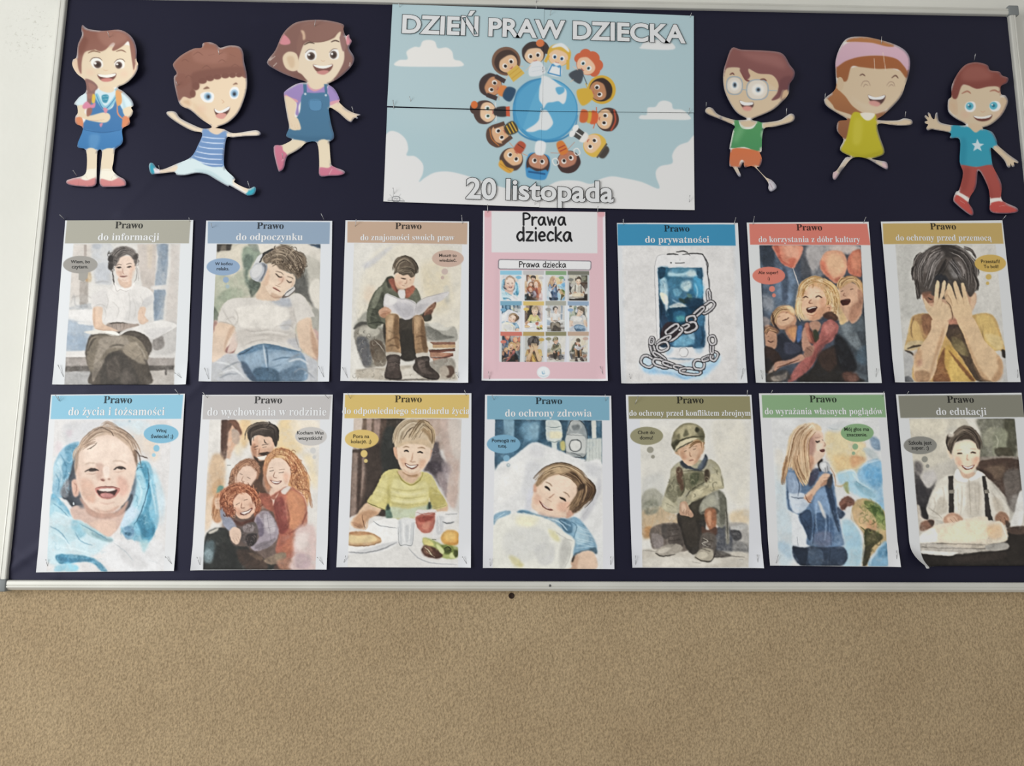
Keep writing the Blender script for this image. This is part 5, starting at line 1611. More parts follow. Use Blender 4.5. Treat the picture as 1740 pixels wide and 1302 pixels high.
l b3c9e0 w7 s3 a.6 280,620 300,690 270,740 / 450,800 440,900 450,1000 / 500,850 510,950 500,1060 / 290,830 340,840 390,820
# other arm/hand
f 3b5070 s4 n.3 585,830 620,850 640,880 600,910
f 8d5f50 s3 n.3 600,800 650,755 700,780 700,815 650,830 620,855
f 6b4238 s4 a.8 610,830 650,800 640,850
l 56352c w5 s1 640,790 690,800
# hand with microphone
f dfb596 s3 360,760 420,700 460,640 500,600 540,610 540,660 480,690 430,750 400,800 375,780
f b98467 s5 a.8 500,650 540,640 530,670 470,690 / 370,770 420,740 400,795
l 8f5f49 w5 s1 490,630 540,630 / 490,650 540,650 / 365,740 390,790 415,800
f 4b4a52 s3 520,650 550,600 555,640 545,700 520,690
f 3f3634 s3 450,510 480,500 490,520 475,590 460,560
f b9bcc0 s2 465,540 490,520 530,530 538,570 510,595 480,580
f e6e8ea s4 a.9 475,540 505,525 515,550 490,570
l 55585f w5 s1 505,560 508,595 / 520,550 525,590
f d8b18c s8 300,320 440,290 470,360 430,560 330,600
# face
f e3c5ad s2 370,360 400,320 450,300 490,330 495,380 508,410 500,430 505,460 490,490 450,530 400,560 370,480
f a87a6d s8 a.85 375,370 430,340 440,420 420,480 390,470 375,420
f c99c88 s8 a.7 420,340 470,330 480,360 430,380
f f0d8c3 s5 a.9 450,400 490,400 480,440 450,450
l 4b3a36 w12 s2 440,380 455,388 472,380
l 4b3a36 w9 s2 485,372 492,380
l 6b4e45 w5 s2 435,360 470,355
f 8f4f48 s1 470,440 500,435 500,455 475,455
l b07d68 w5 s2 497,385 508,408 495,418
# hair
f e0c49a s3 n.3 260,360 320,280 420,258 470,280 480,310 430,310 390,350 370,400 390,480 410,560 380,680 340,640 300,580 240,560 220,660 215,590 240,480
f f0dcc3 s8 n.4 a.9 300,320 400,270 440,290 370,340 330,420 280,460
f d9a882 s7 n.5 a.8 280,470 330,460 340,560 290,560
h a87850>f2e0c2 w7 c46 p40 a.8 400,290 330,350 300,460 270,580
h a87850>f0dab8 w7 c40 p34 a.8 430,290 370,360 360,480 380,640
h 9a6a45>e3c49a w6 c24 p26 a.8 300,480 320,580 370,680
h 9a6a45>e0c096 w6 c18 p20 a.8 250,480 230,580 215,680
f c98f70 s6 a.8 400,480 430,500 420,560 400,580
l c5946a w7 s2 540,560 570,620 575,690
dry
f 84a47e k 75,68 905,66 920,220 82,222
e 83a57c 724 325 112 62
e 8aa886 710 419 20 21
e 8fa98c 698 464 12 12
== P14 1100 1302 .5 c6c9cb
clip 175,228 892,228 992,1232 260,1232
f b9b5aa k 160,220 1000,220 1000,1240 160,1240
f c3beae s12 n.3 180,228 640,228 650,330 660,500 480,500 300,560 200,520
f cfc9b5 s16 n.4 a.8 190,240 400,235 420,330 220,340
f d3d0c6 s5 n.3 560,228 640,228 655,340 600,290
f b5b2a6 s8 n.4 a.8 430,290 500,280 470,350 430,340
f 7b7b6b s8 n.5 640,228 890,228 905,470 920,560 660,520 660,330
f 9a9a84 s9 n.6 a.9 680,330 760,280 740,400 690,420
f 5b5a48 s7 n.5 a.9 820,240 890,240 900,460 840,440
f 8d9078 s8 n.6 a.8 760,300 840,320 820,460 740,460
f 55503f s5 n.4 a.9 760,430 860,430 880,490 780,490
l b9b8a5 w5 s2 a.7 760,340 780,380 770,430
f 8d8378 s5 n.4 650,490 900,485 910,520 660,520
f 5a463c s5 n.4 640,520 920,510 935,720 880,800 740,660 640,590
f 74604f s7 n.5 a.8 700,560 820,550 800,640 720,620
f 4b3a32 s6 n.4 a.9 640,560 730,600 740,640 660,600
f 6f665f s8 n.5 820,600 940,580 945,740 900,860 840,800
f 97918b s7 n.6 a.7 860,780 910,740 920,830 870,860
f d3d3d0 s3 n.2 920,740 950,720 960,800 930,970 860,960 890,860
# left dark furniture
f 4d4a4c s6 n.4 210,590 300,700 360,640 300,800 300,910 240,880
f 6f6a6a s8 n.5 a.8 210,520 260,530 260,600 220,620
f b5b2b0 s10 n.5 a.9 260,610 340,580 360,640 300,700
f 3f3d41 s6 n.4 a.9 220,640 290,720 310,820 240,830
f 2f2d2f s4 a.9 250,830 290,840 300,910 270,900
f b9b0a2 s5 n.4 225,820 245,820 260,900 300,920 260,970 235,900
f 8a6350 s5 n.5 260,930 340,920 320,980 250,990
f 3f3531 s5 a.8 300,920 340,925 330,960
# desk
f 332e2a k s3 250,1080 840,1000 990,955 1010,1260 255,1260
f 433a35 s8 n.4 a.8 500,1160 800,1130 800,1180 500,1200
f 5d4a40 s5 n.4 840,970 960,960 960,1010 860,1010
# shirt
f d0ccc0 s3 n.2 380,650 440,615 480,610 520,590 580,640 640,590 690,615 740,680 800,760 850,840 850,900 800,870 760,880 740,920 660,930 480,930 390,920 310,890 290,830 330,740
f dcd8cc s8 n.4 a.9 340,740 420,680 420,830 330,860
f b9b2a3 s6 n.4 a.9 380,760 430,790 430,860 350,880
f c0b9ab s7 n.5 a.9 560,680 660,680 660,880 560,880
f e0dccf s8 n.4 a.8 480,680 560,680 550,860 480,850
f b5ab9a s6 n.4 a.8 740,760 800,790 820,870 760,860
l a59d8d w6 s2 a.8 580,640 585,760 590,880 / 620,700 630,860 / 500,700 510,850 / 300,830 370,880 400,910 / 830,860 850,900
f e6e4da s2 480,610 500,570 530,610 570,640 560,660 500,650 / 640,580 690,615 650,630 600,650 580,640 620,610
l a39a8a w6 s3 a.7 340,760 350,820 330,880 / 400,690 410,760 400,840 / 730,720 770,790 780,850 / 530,680 530,780 520,890 / 640,650 650,760 640,880 / 300,880 340,900 390,905
l e9e5da w8 s3 a.6 360,720 380,790 / 500,660 490,780 / 610,680 610,800 / 780,770 810,830
# suspenders
f 403b39 s2 k 440,620 472,615 478,870 442,870
f 403b39 s2 k 668,620 692,615 730,880 745,920 690,920 685,760
f 8a8478 s1 k 440,715 480,712 480,735 440,738 / 685,712 715,710 718,735 688,738
# hands
f b98d72 s3 405,910 450,870 510,880 540,920 510,945 430,955
f d9b498 s5 a.8 430,900 480,885 500,920 450,940
l 8a5f4b w5 s1 450,910 480,940 / 475,900 505,935
f a57a60 s3 755,900 790,860 840,880 850,930 800,960 770,940
l 5d3d30 w6 s1 790,910 800,950 / 820,900 835,940
f 4a382f s4 a.8 830,920 860,940 850,970 830,960
# papers
f d9cdb8 s3 n.2 340,960 480,930 680,890 720,930 800,930 840,1050 690,1085 380,1075 250,1060
f e3d5b8 s8 n.4 a.9 400,970 660,920 700,1040 420,1050
f d9b890 s8 n.5 a.8 700,960 790,950 800,1030 720,1040
f e0dcd2 s4 n.3 250,1020 340,970 360,1060 250,1075
f c3b9a8 s3 n.3 350,1080 690,1075 690,1110 360,1105
f b9b3a8 s3 n.4 250,1080 380,1075 480,1100 690,1110 830,1080 835,1115 680,1130 480,1150 260,1130
f dbd7cf s2 255,1125 380,1130 500,1135 480,1150 440,1160 260,1145
f 9c9992 s4 n.6 690,1090 830,1070 835,1110 720,1125
l 5b5047 w6 s2 360,1075 690,1085 / 360,1108 690,1112 / 260,1100 360,1105
l e9e9e6 w8 s1 800,940 838,1040
# head
f dcbfa4 s3 430,440 450,450 470,490 455,500
f e6ccb2 s3 470,440 520,390 640,380 655,460 640,540 600,590 560,605 520,580 490,530
f d8a68a s8 a.8 490,490 530,500 530,550 500,540 / 610,500 650,490 640,540 610,550
f f0dcc5 s8 a.8 530,400 600,400 600,460 530,470
f c69d81 s5 a.8 520,580 560,605 610,590 620,610 570,635 530,620
l 4b3a31 w10 s2 500,468 518,464 535,468 / 590,462 610,458 630,462
l 8d705a w5 s2 495,445 530,440 / 590,435 630,435
l c0947a w6 s2 570,470 565,505 580,512
f ad6a5b s1 530,545 570,555 620,540 600,570 560,575 540,562
f f5efe8 s1 538,550 570,558 612,547 590,565 560,566
# hair
f 54473c s3 n.2 430,350 450,330 490,350 500,300 550,275 600,290 650,340 662,400 655,440 630,400 580,370 520,380 480,400 460,470 440,440 425,390
h 352b24>8f8170 w6 c36 p28 a.85 450,430 480,360 550,310 620,330
h 352b24>7d6e5f w6 c26 p24 a.85 540,290 610,320 650,390 655,440
f d0cabd s4 a.8 440,330 470,320 475,345 445,355
l 3f352c w7 435,350 428,400 445,450
dry
f 78786d k 102,72 940,66 958,218 116,224
e 7d7d78 249 410 113 61
e 84847d 279 505 21 21
e 85857f 298 551 13 13
== K1 480 1010 .65 22243a 405 165
cut 530,180 560,200 640,206 740,200 800,225 840,270 858,330 856,390 866,415 862,450 835,490 790,525 735,550 770,575 820,625 834,662 818,675 830,700 820,725 806,740 808,775 760,803 764,880 730,915 714,930 704,1000 698,1050 730,1085 775,1112 785,1140 770,1153 690,1155 624,1146 622,1060 634,940 606,938 600,1060 592,1146 500,1152 430,1142 422,1118 470,1100 520,1085 540,1045 536,930 484,908 520,800 478,770 476,730 490,705 486,662 470,652 500,610 540,575 536,510 490,470 466,425 470,390 490,372 500,300 525,240 522,210
f e8d5b9 450,440 500,380 700,320 850,380 862,440 800,520 700,550 560,545 490,475
f e9cdb0 s1 468,400 485,378 510,400 520,470 490,465 470,430
f e9cdb0 s1 862,405 845,385 830,420 830,490 858,450
f dfbf9f s4 a.7 480,400 500,420 505,455 / 850,405 838,430 842,460
f e6d3b5 s1 510,320 600,300 720,300 810,300 830,380 825,470 790,515 690,552 580,530 530,490 512,420
# braid
f 8f6a62 s1 535,500 580,510 612,545 596,580 600,620 580,640 560,660 540,640 545,590 538,550
f a5786b s2 a.8 555,520 600,545 570,570 / 548,590 590,590 560,620
# hair
f 8b5b4d>9a6f62 s1 530,180 548,200 620,208 730,200 800,225 845,285 856,350 852,400 838,450 828,400 818,330 805,275 770,300 720,325 700,320 720,285 700,280 660,320 620,330 570,300 600,320 540,340 520,400 516,470 500,440 495,370 505,290 530,240 522,205
f 7d4f43 s8 a.7 500,320 530,250 560,270 520,360
f a87b6b s10 a.6 620,215 740,210 800,260 700,300 640,280
# face
f f6f1e8 s1 572,400 585,375 615,370 640,390 643,420 620,432 590,432
f f6f1e8 s1 715,405 730,385 760,383 778,400 775,430 745,436 722,425
e 5b473f s1 612 410 23 22 / 742 415 22 21
e 3b2d28 s1 614 411 12 12 / 744 416 12 12
e f6f0e8 598 403 8 7 / 732 409 7 6
l 6b5348 w5 566,395 585,372 620,370 640,385 / 712,400 735,380 765,380 783,398
l 8d6a56 w8 556,345 590,330 630,338 / 725,332 760,325 790,340
l d9b595 w4 645,440 660,446 675,442
f 6f463d s1 612,468 660,475 722,462 718,490 690,508 645,508 620,495
f f6f0e6 614,468 660,472 720,464 712,480 670,488 625,482
f c9837a s2 630,500 670,490 705,500 680,512 645,512
e e8bfa6 s14 a.5 570 460 28 18 / 775 470 26 18
# body
f 4f7fae>3f74a6 s1 596,590 640,680 700,670 730,600 770,690 760,810 520,810 540,740 560,680
f 4a82b5>3d78ab s1 522,808 640,822 760,808 764,880 728,912 600,932 530,924 484,906
l 2f5f8d w5 522,806 640,822 762,806
f 6fa0c8 s8 a.5 560,840 620,840 600,920 560,920
f d3e4e8 s1 600,565 640,560 720,560 725,600 690,650 650,675 615,640 595,600
f 8fc4d3 s1 610,585 655,660 720,590 715,560 730,560 735,610 660,690 595,610
l 3f77a6 w6 600,590 650,680 728,600
f 3f8fa5 s1 635,598 665,590 678,605 665,640 640,635
l cfe6ea w5 640,605 675,600 / 640,622 672,618
f d8e8ea s1 500,610 540,580 545,640 530,672 486,662 474,652
f d8e8ea s1 755,575 800,610 834,662 800,672 770,690 745,640
f b9d3d8 s4 a.8 760,600 790,680 770,690
f e6d1b2 s1 640,545 700,545 710,570 670,580 620,560
f e6d3b4 s1 490,665 545,660 530,700 560,720 640,700 680,710 684,740 650,762 560,750 515,735 488,720
f e6d3b4 s1 770,680 826,668 830,705 815,730 790,728 770,710
l d0a98a w3 560,748 600,750 650,742
f d98a62 s1 478,735 515,735 520,790 480,772
f d98a62 s1 770,725 808,738 806,775 762,802 760,770
l d9906a w9 730,655 735,710 770,745
f e0a468 s1 725,565 750,570 760,640 730,660 720,600
f e3c04f s1 580,590 596,600 592,640 575,640
f d889a0 s1 520,660 545,635 570,655 595,640 590,670 560,675 525,680
f 9c6a5c s1 545,680 575,675 570,710 545,725
f d58d9c s1 645,670 670,680 660,705 648,695 / 620,770 640,765 628,790
# legs
f e6d5b8 s1 540,928 604,936 600,1060 540,1060 / 636,936 708,930 700,1055 630,1055
f f0e9d6 s1 540,1050 600,1050 595,1110 540,1110 500,1100 525,1080 / 630,1050 698,1050 725,1085 740,1110 690,1118 625,1110
l b59a7a w3 535,1055 600,1055 / 632,1055 700,1055 / 530,1080 545,1105 / 700,1090 690,1110
f d38c88>c77d7d s1 424,1120 470,1102 500,1105 540,1115 592,1100 590,1146 500,1150 430,1140
f d38c88>c77d7d s1 626,1105 690,1118 740,1100 775,1115 783,1140 760,1152 690,1153 626,1145
l a8625f w3 490,1150 495,1112 / 690,1150 685,1118
== K2 720 980 .65 22243a 905 255
cut 1085,405 1130,360 1200,320 1250,312 1260,285 1300,278 1340,292 1365,312 1420,300 1480,308 1505,340 1512,400 1528,480 1528,560 1505,640 1470,710 1410,765 1340,792 1335,797 1385,806 1440,830 1520,822 1580,815 1608,828 1604,848 1520,850 1440,856 1400,858 1385,960 1388,1040 1450,1105 1448,1130 1530,1170 1570,1158 1582,1175 1570,1205 1535,1212 1515,1205 1420,1150 1408,1155 1330,1110 1280,1080 1215,1072 1150,1085 1095,1085 1078,1068 975,1080 942,1082 928,1040 935,1015 955,1018 975,1045 1010,1052 1090,1018 1180,975 1225,900 1250,828 1190,815 1120,780 1060,740 1036,715 1045,700 1090,702 1120,740 1200,780 1255,800 1310,790 1240,740 1180,690 1120,660 1098,600 1082,500 1100,470 1080,430
f ecd5b6 s1 1130,560 1200,480 1400,440 1510,480 1520,560 1500,640 1460,710 1400,765 1340,785 1280,770 1220,720 1180,680 1130,660
f e8ccac s1 1120,640 1140,615 1175,620 1190,650 1165,680 1125,665
f d5b28e s4 a.7 1135,640 1170,630 1175,660
f e0c29f s10 a.6 1190,640 1240,680 1300,760 1230,720
# hair
f 9a6a58>8a6055 s1 1085,405 1130,360 1200,320 1252,310 1265,280 1300,280 1340,292 1365,315 1420,302 1480,310 1505,345 1512,420 1528,500 1500,490 1470,470 1440,480 1400,475 1360,480 1300,490 1270,520 1240,510 1230,540 1200,560 1200,600 1180,620 1140,610 1110,640 1095,580 1085,500 1100,470 1080,430
f 7d5348 s6 a.75 1190,470 1300,440 1500,430 1522,490 1470,472 1400,475 1300,492 1230,540 1195,600 1190,540
f 8a5d50 s5 a.7 1090,490 1140,470 1180,520 1110,560
f a87868 s9 a.6 1200,330 1300,320 1400,340 1380,400 1220,400
e 7d5348 s1 1255 512 26 18 / 1300 496 26 18 / 1345 488 26 16 / 1395 482 26 16 / 1440 480 22 16 / 1480 480 20 14 / 1215 545 22 24 / 1195 590 18 24
l 7b5247 w5 a.7 1130,400 1150,385 1175,400 / 1350,400 1375,385 1400,400 / 1150,500 1170,480 1200,500 / 1250,440 1280,420 1310,440 / 1430,430 1455,415 1480,430 / 1200,360 1230,340 1260,360 / 1420,350 1460,370 / 1290,360 1330,350
# face
f fbf8f2 s1 1240,600 1265,580 1310,582 1325,605 1310,640 1265,638
f fbf8f2 s1 1420,580 1440,552 1470,555 1480,585 1465,620 1430,618
e a9c8dc s2 1286 606 24 24 / 1450 590 24 25
e 6b8599 s1 1288 607 15 16 / 1450 592 14 16
e 2c3038 s1 1290 608 8 9 / 1450 594 8 9
f 8d6a58 s1 1258,562 1280,545 1298,556 1285,560 / 1440,538 1460,524 1472,535 1460,536
f 5f4038 s1 1325,680 1360,698 1418,668 1415,700 1380,735 1340,725
f fbf6ef 1328,680 1360,695 1418,668 1412,688 1365,708 1335,700
f d99c90 s2 1335,720 1365,706 1400,715 1380,742 1345,736
l d3ab8a w4 1370,625 1385,640 1372,648
e e8b9a0 s14 a.4 1250 680 26 18
# arms, body
f ecd9bd s1 1038,712 1050,702 1090,705 1120,745 1200,783 1256,803 1250,826 1185,812 1110,772 1060,738
f ecdcc5 s1 1398,830 1520,826 1580,818 1604,830 1600,846 1520,846 1402,854
f e6cdb0 s1 1310,785 1345,790 1350,815 1300,815
f 7b9cc6>6f8fbb s1 1256,802 1290,808 1320,830 1350,835 1385,808 1400,830 1398,860 1382,960 1382,1040 1290,1030 1180,985 1222,905 1248,840
f e8d0b4 s1 1290,800 1390,800 1350,835 1310,828
l cfdcee w7 1252,850 1320,860 1398,862 / 1240,880 1320,890 1394,892 / 1228,910 1300,922 1390,924 / 1212,940 1290,955 1386,958 / 1196,968 1280,985 1384,990 / 1190,990 1280,1015 1382,1022
f d9e8e8 s1 1180,980 1290,1032 1384,1040 1450,1108 1420,1150 1330,1105 1280,1078 1215,1068 1150,1082 1098,1080 1080,1060 1095,1022
f bcd3d6 s5 a.7 1200,1050 1300,1060 1400,1130 1420,1148 1320,1100 1250,1072
f ecd9c0 s1 1095,1025 1085,1062 985,1078 970,1055 1020,1050 / 1450,1112 1440,1135 1520,1190 1535,1170
f 2f9fb5 s1 930,1040 938,1015 955,1020 972,1050 968,1075 942,1080
f e9e1e4 s1 955,1040 975,1048 1000,1052 985,1075 965,1078
f 35a5b8 s1 1520,1205 1545,1175 1572,1160 1582,1176 1568,1204 1540,1212
== K3 600 980 .65 22243a 50 130
cut 60,405 110,330 150,240 195,185 250,152 350,138 440,145 524,170 525,200 540,240 560,232 565,255 578,275 565,298 562,320 592,375 570,430 500,490 440,522 432,530 470,560 500,620 498,640 540,680 585,706 626,718 624,724 604,726 614,738 608,744 592,738 574,762 562,760 545,750 490,700 435,672 445,760 466,850 440,878 436,880 445,1000 460,1030 520,1055 532,1072 500,1086 440,1088 376,1086 374,1000 360,886 296,884 250,925 190,960 172,985 158,1040 138,1060 122,1050 96,915 150,900 208,866 172,845 190,790 178,720 160,600 170,570 220,535 260,520 300,515 190,480 110,445
f 8b665c>86635b s1 62,405 110,330 150,240 195,185 250,152 350,138 440,145 524,170 530,210 540,260 560,320 590,378 570,430 500,490 430,522 300,515 190,480 110,445
f 99786c s12 a.7 280,170 420,170 480,220 400,260 310,250
f 7b574e s8 a.8 190,460 310,510 290,440 240,460
l efe6da w8 95,430 120,405 / 70,400 110,365 / 555,330 585,375 / 560,425 568,400
e f4ece0 162 478 7 6
# face
f e8d6bb s1 265,330 300,275 400,262 490,215 522,290 530,380 500,450 460,500 420,518 320,515 270,470 240,440
f e8d3b5 s1 155,370 190,335 240,350 250,430 215,452 170,430
f d5b896 s5 a.7 180,370 220,365 225,420 200,430
f 8f6a5f s1 300,170 480,160 520,190 500,230 440,262 360,275 290,262 280,240 265,320 245,345 240,290 260,220
f d9b89b s3 265,205 285,210 292,250 278,262 275,230
f 93706a s2 500,235 530,250 540,310 520,330
f e9d6ba s2 490,225 510,215 500,250 470,258
l 7b564b w4 300,260 350,274 430,262 490,220
f faf6ee s1 290,345 310,318 345,320 360,350 350,380 310,385 292,370
f faf6ee s1 437,345 455,320 485,318 498,345 490,376 450,378
e 5f4f47 s1 326 358 24 24 / 464 352 22 24
e 40332d s1 328 360 14 14 / 466 354 13 14
e faf6ee 314 350 7 7 / 455 346 7 7
l 5f4a40 w9 284,292 315,276 348,282 / 448,275 475,266 502,276
l 6b5348 w4 290,340 315,318 350,322 / 436,340 460,318 490,318
f 7a5047 s1 340,408 400,422 458,408 450,440 420,462 375,458 350,440
f f8f2e8 342,410 400,418 456,410 440,425 400,434 358,426
f c98a84 s2 360,455 400,444 435,450 410,470 380,468
l d6b594 w4 385,382 400,390 412,384
f d98f96 s1 165,235 195,260 200,285 170,295 138,288 150,258 / 545,245 560,235 565,255 578,275 560,290 545,290
# body
f a48cc0>9c86b8 s1 165,575 220,540 260,522 280,540 280,600 250,660 250,715 230,710 235,640 165,610
f a48cc0 s1 300,530 410,530 412,590 300,590 / 428,535 470,560 500,625 440,655 430,600
f dba0aa s1 165,590 200,610 240,625 238,640 168,610 / 434,640 500,625 500,640 440,660 / 305,525 345,560 400,530 390,555 345,572 310,550
f e8d4b8 s1 310,500 420,505 400,545 350,560 315,540
f 4a7391 k 277,528 298,528 300,600 280,600 / 405,528 422,528 428,600 412,600
f 4f7a99>4a7490 s1 272,590 345,582 430,590 440,700 450,780 466,850 420,876 340,884 250,872 172,845 200,780 255,700
f 5d8db0 s1 316,625 384,625 386,680 350,692 318,678
l 3f6583 w3 316,628 384,628 386,680 350,692 318,678 316,628
e c9d6dc 290 588 7 7 / 416 596 7 7
f 3f6682 s8 a.6 180,840 260,868 420,876 440,850 300,850
# arms legs
f e8d3b5 s1 165,605 232,640 225,720 245,740 262,790 258,806 240,808 225,810 205,805 195,795 188,770 182,720
l cfae8e w3 210,790 205,765 / 228,800 225,775 / 245,800 242,775
f e8d3b5 s1 440,665 500,640 540,682 600,712 620,722 600,735 565,755 540,745 490,700 436,672
l fbf4e8 w5 590,715 622,722 / 575,755 560,752
f e8d8bb s1 210,868 296,884 240,930 185,958 150,940 145,905 / 362,886 434,880 444,1030 376,1040
f cf7d92>c97488 s1 98,915 145,905 155,935 180,960 165,990 158,1040 136,1058 122,1045
f cf7d92>c97488 s1 378,1038 430,1040 448,1025 480,1040 530,1068 510,1084 440,1086 378,1084
l f0e4dc w5 165,975 145,1000 / 435,1080 460,1035
== K4 500 800 .75 22243a 40 245
cut 190,268 240,275 340,280 430,292 465,315 490,360 515,395 512,430 492,460 486,510 450,555 400,595 310,632 302,642 330,648 358,655 440,645 475,625 500,612 518,622 518,645 495,660 420,678 360,690 350,800 340,810 353,850 340,885 325,890 370,940 400,955 424,980 428,1000 400,1018 385,1000 382,965 310,885 262,890 255,862 238,892 225,892 242,935 228,936 200,890 180,880 185,800 180,790 198,700 206,672 130,640 60,615 50,595 65,580 90,585 120,615 200,640 240,642 272,635 220,605 180,550 150,480 145,400 160,340
f dcc5a5 s1 155,380 250,370 420,420 490,500 450,550 400,592 300,630 230,608 180,545 150,470
f 8f5d57>7d5050 s1 190,268 240,275 340,280 430,292 465,315 490,360 515,395 512,430 492,460 480,490 455,490 440,530 400,540 430,500 432,450 400,410 330,400 280,375 290,410 270,430 235,390 230,370 165,375 150,420 148,390 160,340
f 9f6c66 s10 a.7 240,290 420,310 470,380 400,360 300,330
f 6b4244 s6 a.6 440,440 500,420 485,490 450,540
f dac09d s1 280,378 330,402 400,410 432,450 430,480 380,450 300,420
f d3b28e s1 460,500 480,490 486,515 455,545
l 84504b w10 240,390 265,430 290,440
# glasses and eyes
e e6dccd 206 463 40 42 / 326 484 52 52
e f3eee4 s4 206 463 24 26 / 330 484 32 30
o a3b0b8 w6 206,463,42,46,0
o a3b0b8 w6 327,484,56,52,0
l 8fb0c4 w8 248,482 272,486 / 384,488 430,492
e 9fb4c2 s1 207 460 12 16 / 331 484 14 14
e 34383f s1 208 460 7 10 / 332 484 8 8
l 7d5348 w9 180,408 195,400 205,408 / 340,432 360,430 375,440
f 5b3f3b s1 234,540 265,552 305,548 303,575 270,584 248,575
f fbf6ee 236,541 268,550 303,549 300,562 265,566 242,558
f e09f92 s2 248,578 270,568 298,575 290,592 262,592
# arms body
f dcc7a8 s1 52,595 66,583 90,588 120,618 210,645 205,668 130,638 62,613
f dcc7a8 s1 358,658 440,648 475,628 505,618 516,630 510,648 420,675 362,688
f 5a9e63>4f9560 s1 206,652 235,648 250,680 300,680 325,650 352,652 352,800 260,785 184,790
l f2efe6 w8 204,655 195,720 184,790 260,788 350,805 354,655 / 232,648 250,682 300,682 325,650
f 7fb983 s10 a.6 230,680 260,690 220,760 200,740
f dcc5a6 s1 240,645 320,648 300,675 255,675
f d8794c>cf7a55 s1 188,800 260,790 348,812 352,850 330,888 262,886 256,855 240,855 225,890 182,876
f dccbb4 s1 200,888 225,892 238,915 225,930 / 312,888 338,888 395,955 385,975
f d5d0d4 s1 220,915 240,920 240,935 228,936 / 385,965 402,955 424,980 426,1000 402,1016 388,995
l 8d5f70 w5 395,975 410,1005 / 405,960 425,990
== K5 520 800 .75 22243a 645 190
cut 800,215 880,206 960,222 1040,250 1095,285 1120,330 1118,400 1100,460 1080,520 1040,570 990,615 960,640 1060,645 1095,635 1135,645 1132,670 1060,672 965,660 970,720 998,810 960,836 930,845 980,855 1010,865 1014,900 985,890 900,842 830,840 780,895 750,940 735,958 722,950 724,920 745,905 790,840 820,835 760,800 780,745 745,700 752,650 800,640 740,605 690,575 675,550 680,530 735,480 735,400 735,330 760,260
f b97d4f>8f5d42 s1 740,450 800,480 900,590 820,700 785,745 748,700 755,640 800,635 735,600 690,540 720,500
f a36e4a s4 980,600 1020,590 960,640 920,620
f dcc5a5 s1 745,440 790,420 820,370 960,360 1095,400 1108,440 1080,520 1030,570 960,605 890,605 830,570 790,520 750,480
f e0ceb2 s8 a.6 820,520 900,590 1000,580 1070,500 1000,560 900,560
f a8653c>a06540 s1 740,360 780,330 860,310 960,305 1060,320 1110,390 1105,430 1060,380 960,375 870,365 820,365 795,440 745,425 738,400
f e0b9c4>d3aebd s1 735,370 738,320 755,280 800,240 880,232 980,250 1070,275 1118,330 1116,400 1095,370 1050,325 960,305 870,310 790,335
f b97c4d s1 790,235 830,213 890,208 960,222 1050,258 1010,262 930,240 850,234
l f3dfca w7 940,320 945,380 / 985,290 1000,385
e d8be9c 760 455 20 36
l 7d5f50 w8 865,410 880,402 895,412 / 1030,425 1050,412 1065,428
l b59b84 w5 872,465 885,440 910,440 922,465 / 885,470 895,455 912,462
l b59b84 w5 1005,465 1020,445 1040,448 1048,470 / 1015,470 1030,458 1042,468
f 5b3f3b s1 910,510 950,525 998,512 994,540 970,562 930,555
f fbf6ee 912,511 950,523 997,513 985,532 945,535 918,528
f dba095 s2 915,545 945,540 975,555 960,570 925,562
f dcc7a8 s1 678,545 690,535 720,565 740,590 820,615 815,635 745,605 695,575
f dcc7a8 s1 960,645 1060,648 1095,640 1132,648 1130,668 1060,668 962,662
f c9bd33>c0b52f s1 825,612 870,605 900,640 945,610 955,640 965,720 997,808 960,834 880,842 810,828 762,798 795,740
f a89d22 s7 a.6 770,795 880,825 990,800 960,830 880,840
f d5ca4f s8 a.6 840,640 880,650 870,760 830,760
f f3ead8 s1 870,605 945,608 925,640 895,640
f dccbb4 s1 815,838 830,842 775,900 745,925 740,905 / 915,842 935,845 1005,868 1012,890 985,885
f e0c0c0 s1 724,920 745,910 745,935 735,956 722,945 / 985,862 1010,868 1013,898 990,885
== K6 530 830 .75 22243a 1185 325
cut 1395,375 1430,348 1480,342 1530,358 1545,385 1590,395 1605,415 1635,430 1630,455 1600,470 1602,510 1625,520 1638,550 1625,590 1600,630 1550,670 1510,685 1560,705 1585,750 1590,775 1640,820 1660,836 1694,862 1692,872 1672,866 1676,888 1664,890 1656,872 1654,892 1640,890 1620,850 1562,790 1555,800 1565,880 1600,950 1612,990 1610,1055 1640,1080 1690,1105 1690,1128 1620,1134 1555,1122 1552,1060 1540,990 1492,905 1480,990 1450,1040 1440,1075 1462,1110 1464,1140 1440,1136 1375,1085 1358,1060 1372,1020 1390,1005 1410,920 1392,860 1392,745 1340,738 1342,710 1260,697 1240,694 1218,701 1210,688 1220,670 1203,664 1202,655 1217,649 1200,632 1206,622 1223,633 1217,610 1228,610 1240,634 1254,640 1260,612 1270,606 1274,628 1284,655 1340,668 1420,670 1410,655 1370,635 1330,600 1328,540 1345,520 1345,470 1365,420
f dcc7a8 s1 1350,510 1400,460 1590,470 1600,540 1600,620 1550,668 1480,680 1420,655 1370,625 1335,590 1332,545
f d8bd9d s1 1332,560 1350,530 1375,540 1380,610 1350,605 / 1600,530 1632,545 1625,590 1600,615
f d8b694 s5 a.6 1345,560 1365,560 1368,600
f 8f4f45>84483f s1 1395,375 1430,348 1480,342 1530,358 1545,385 1590,395 1605,415 1635,430 1630,455 1605,470 1603,515 1590,475 1540,470 1480,480 1430,460 1400,465 1375,530 1345,520 1348,470 1365,420
f a3655a s10 a.7 1420,370 1500,365 1560,420 1480,440 1400,430
f fbf8f2 s1 1418,575 1430,550 1465,548 1475,575 1460,598 1430,598 / 1545,575 1555,550 1585,548 1602,570 1590,595 1560,598
e 5fb6c9 s1 1444 570 20 20 / 1566 570 20 20
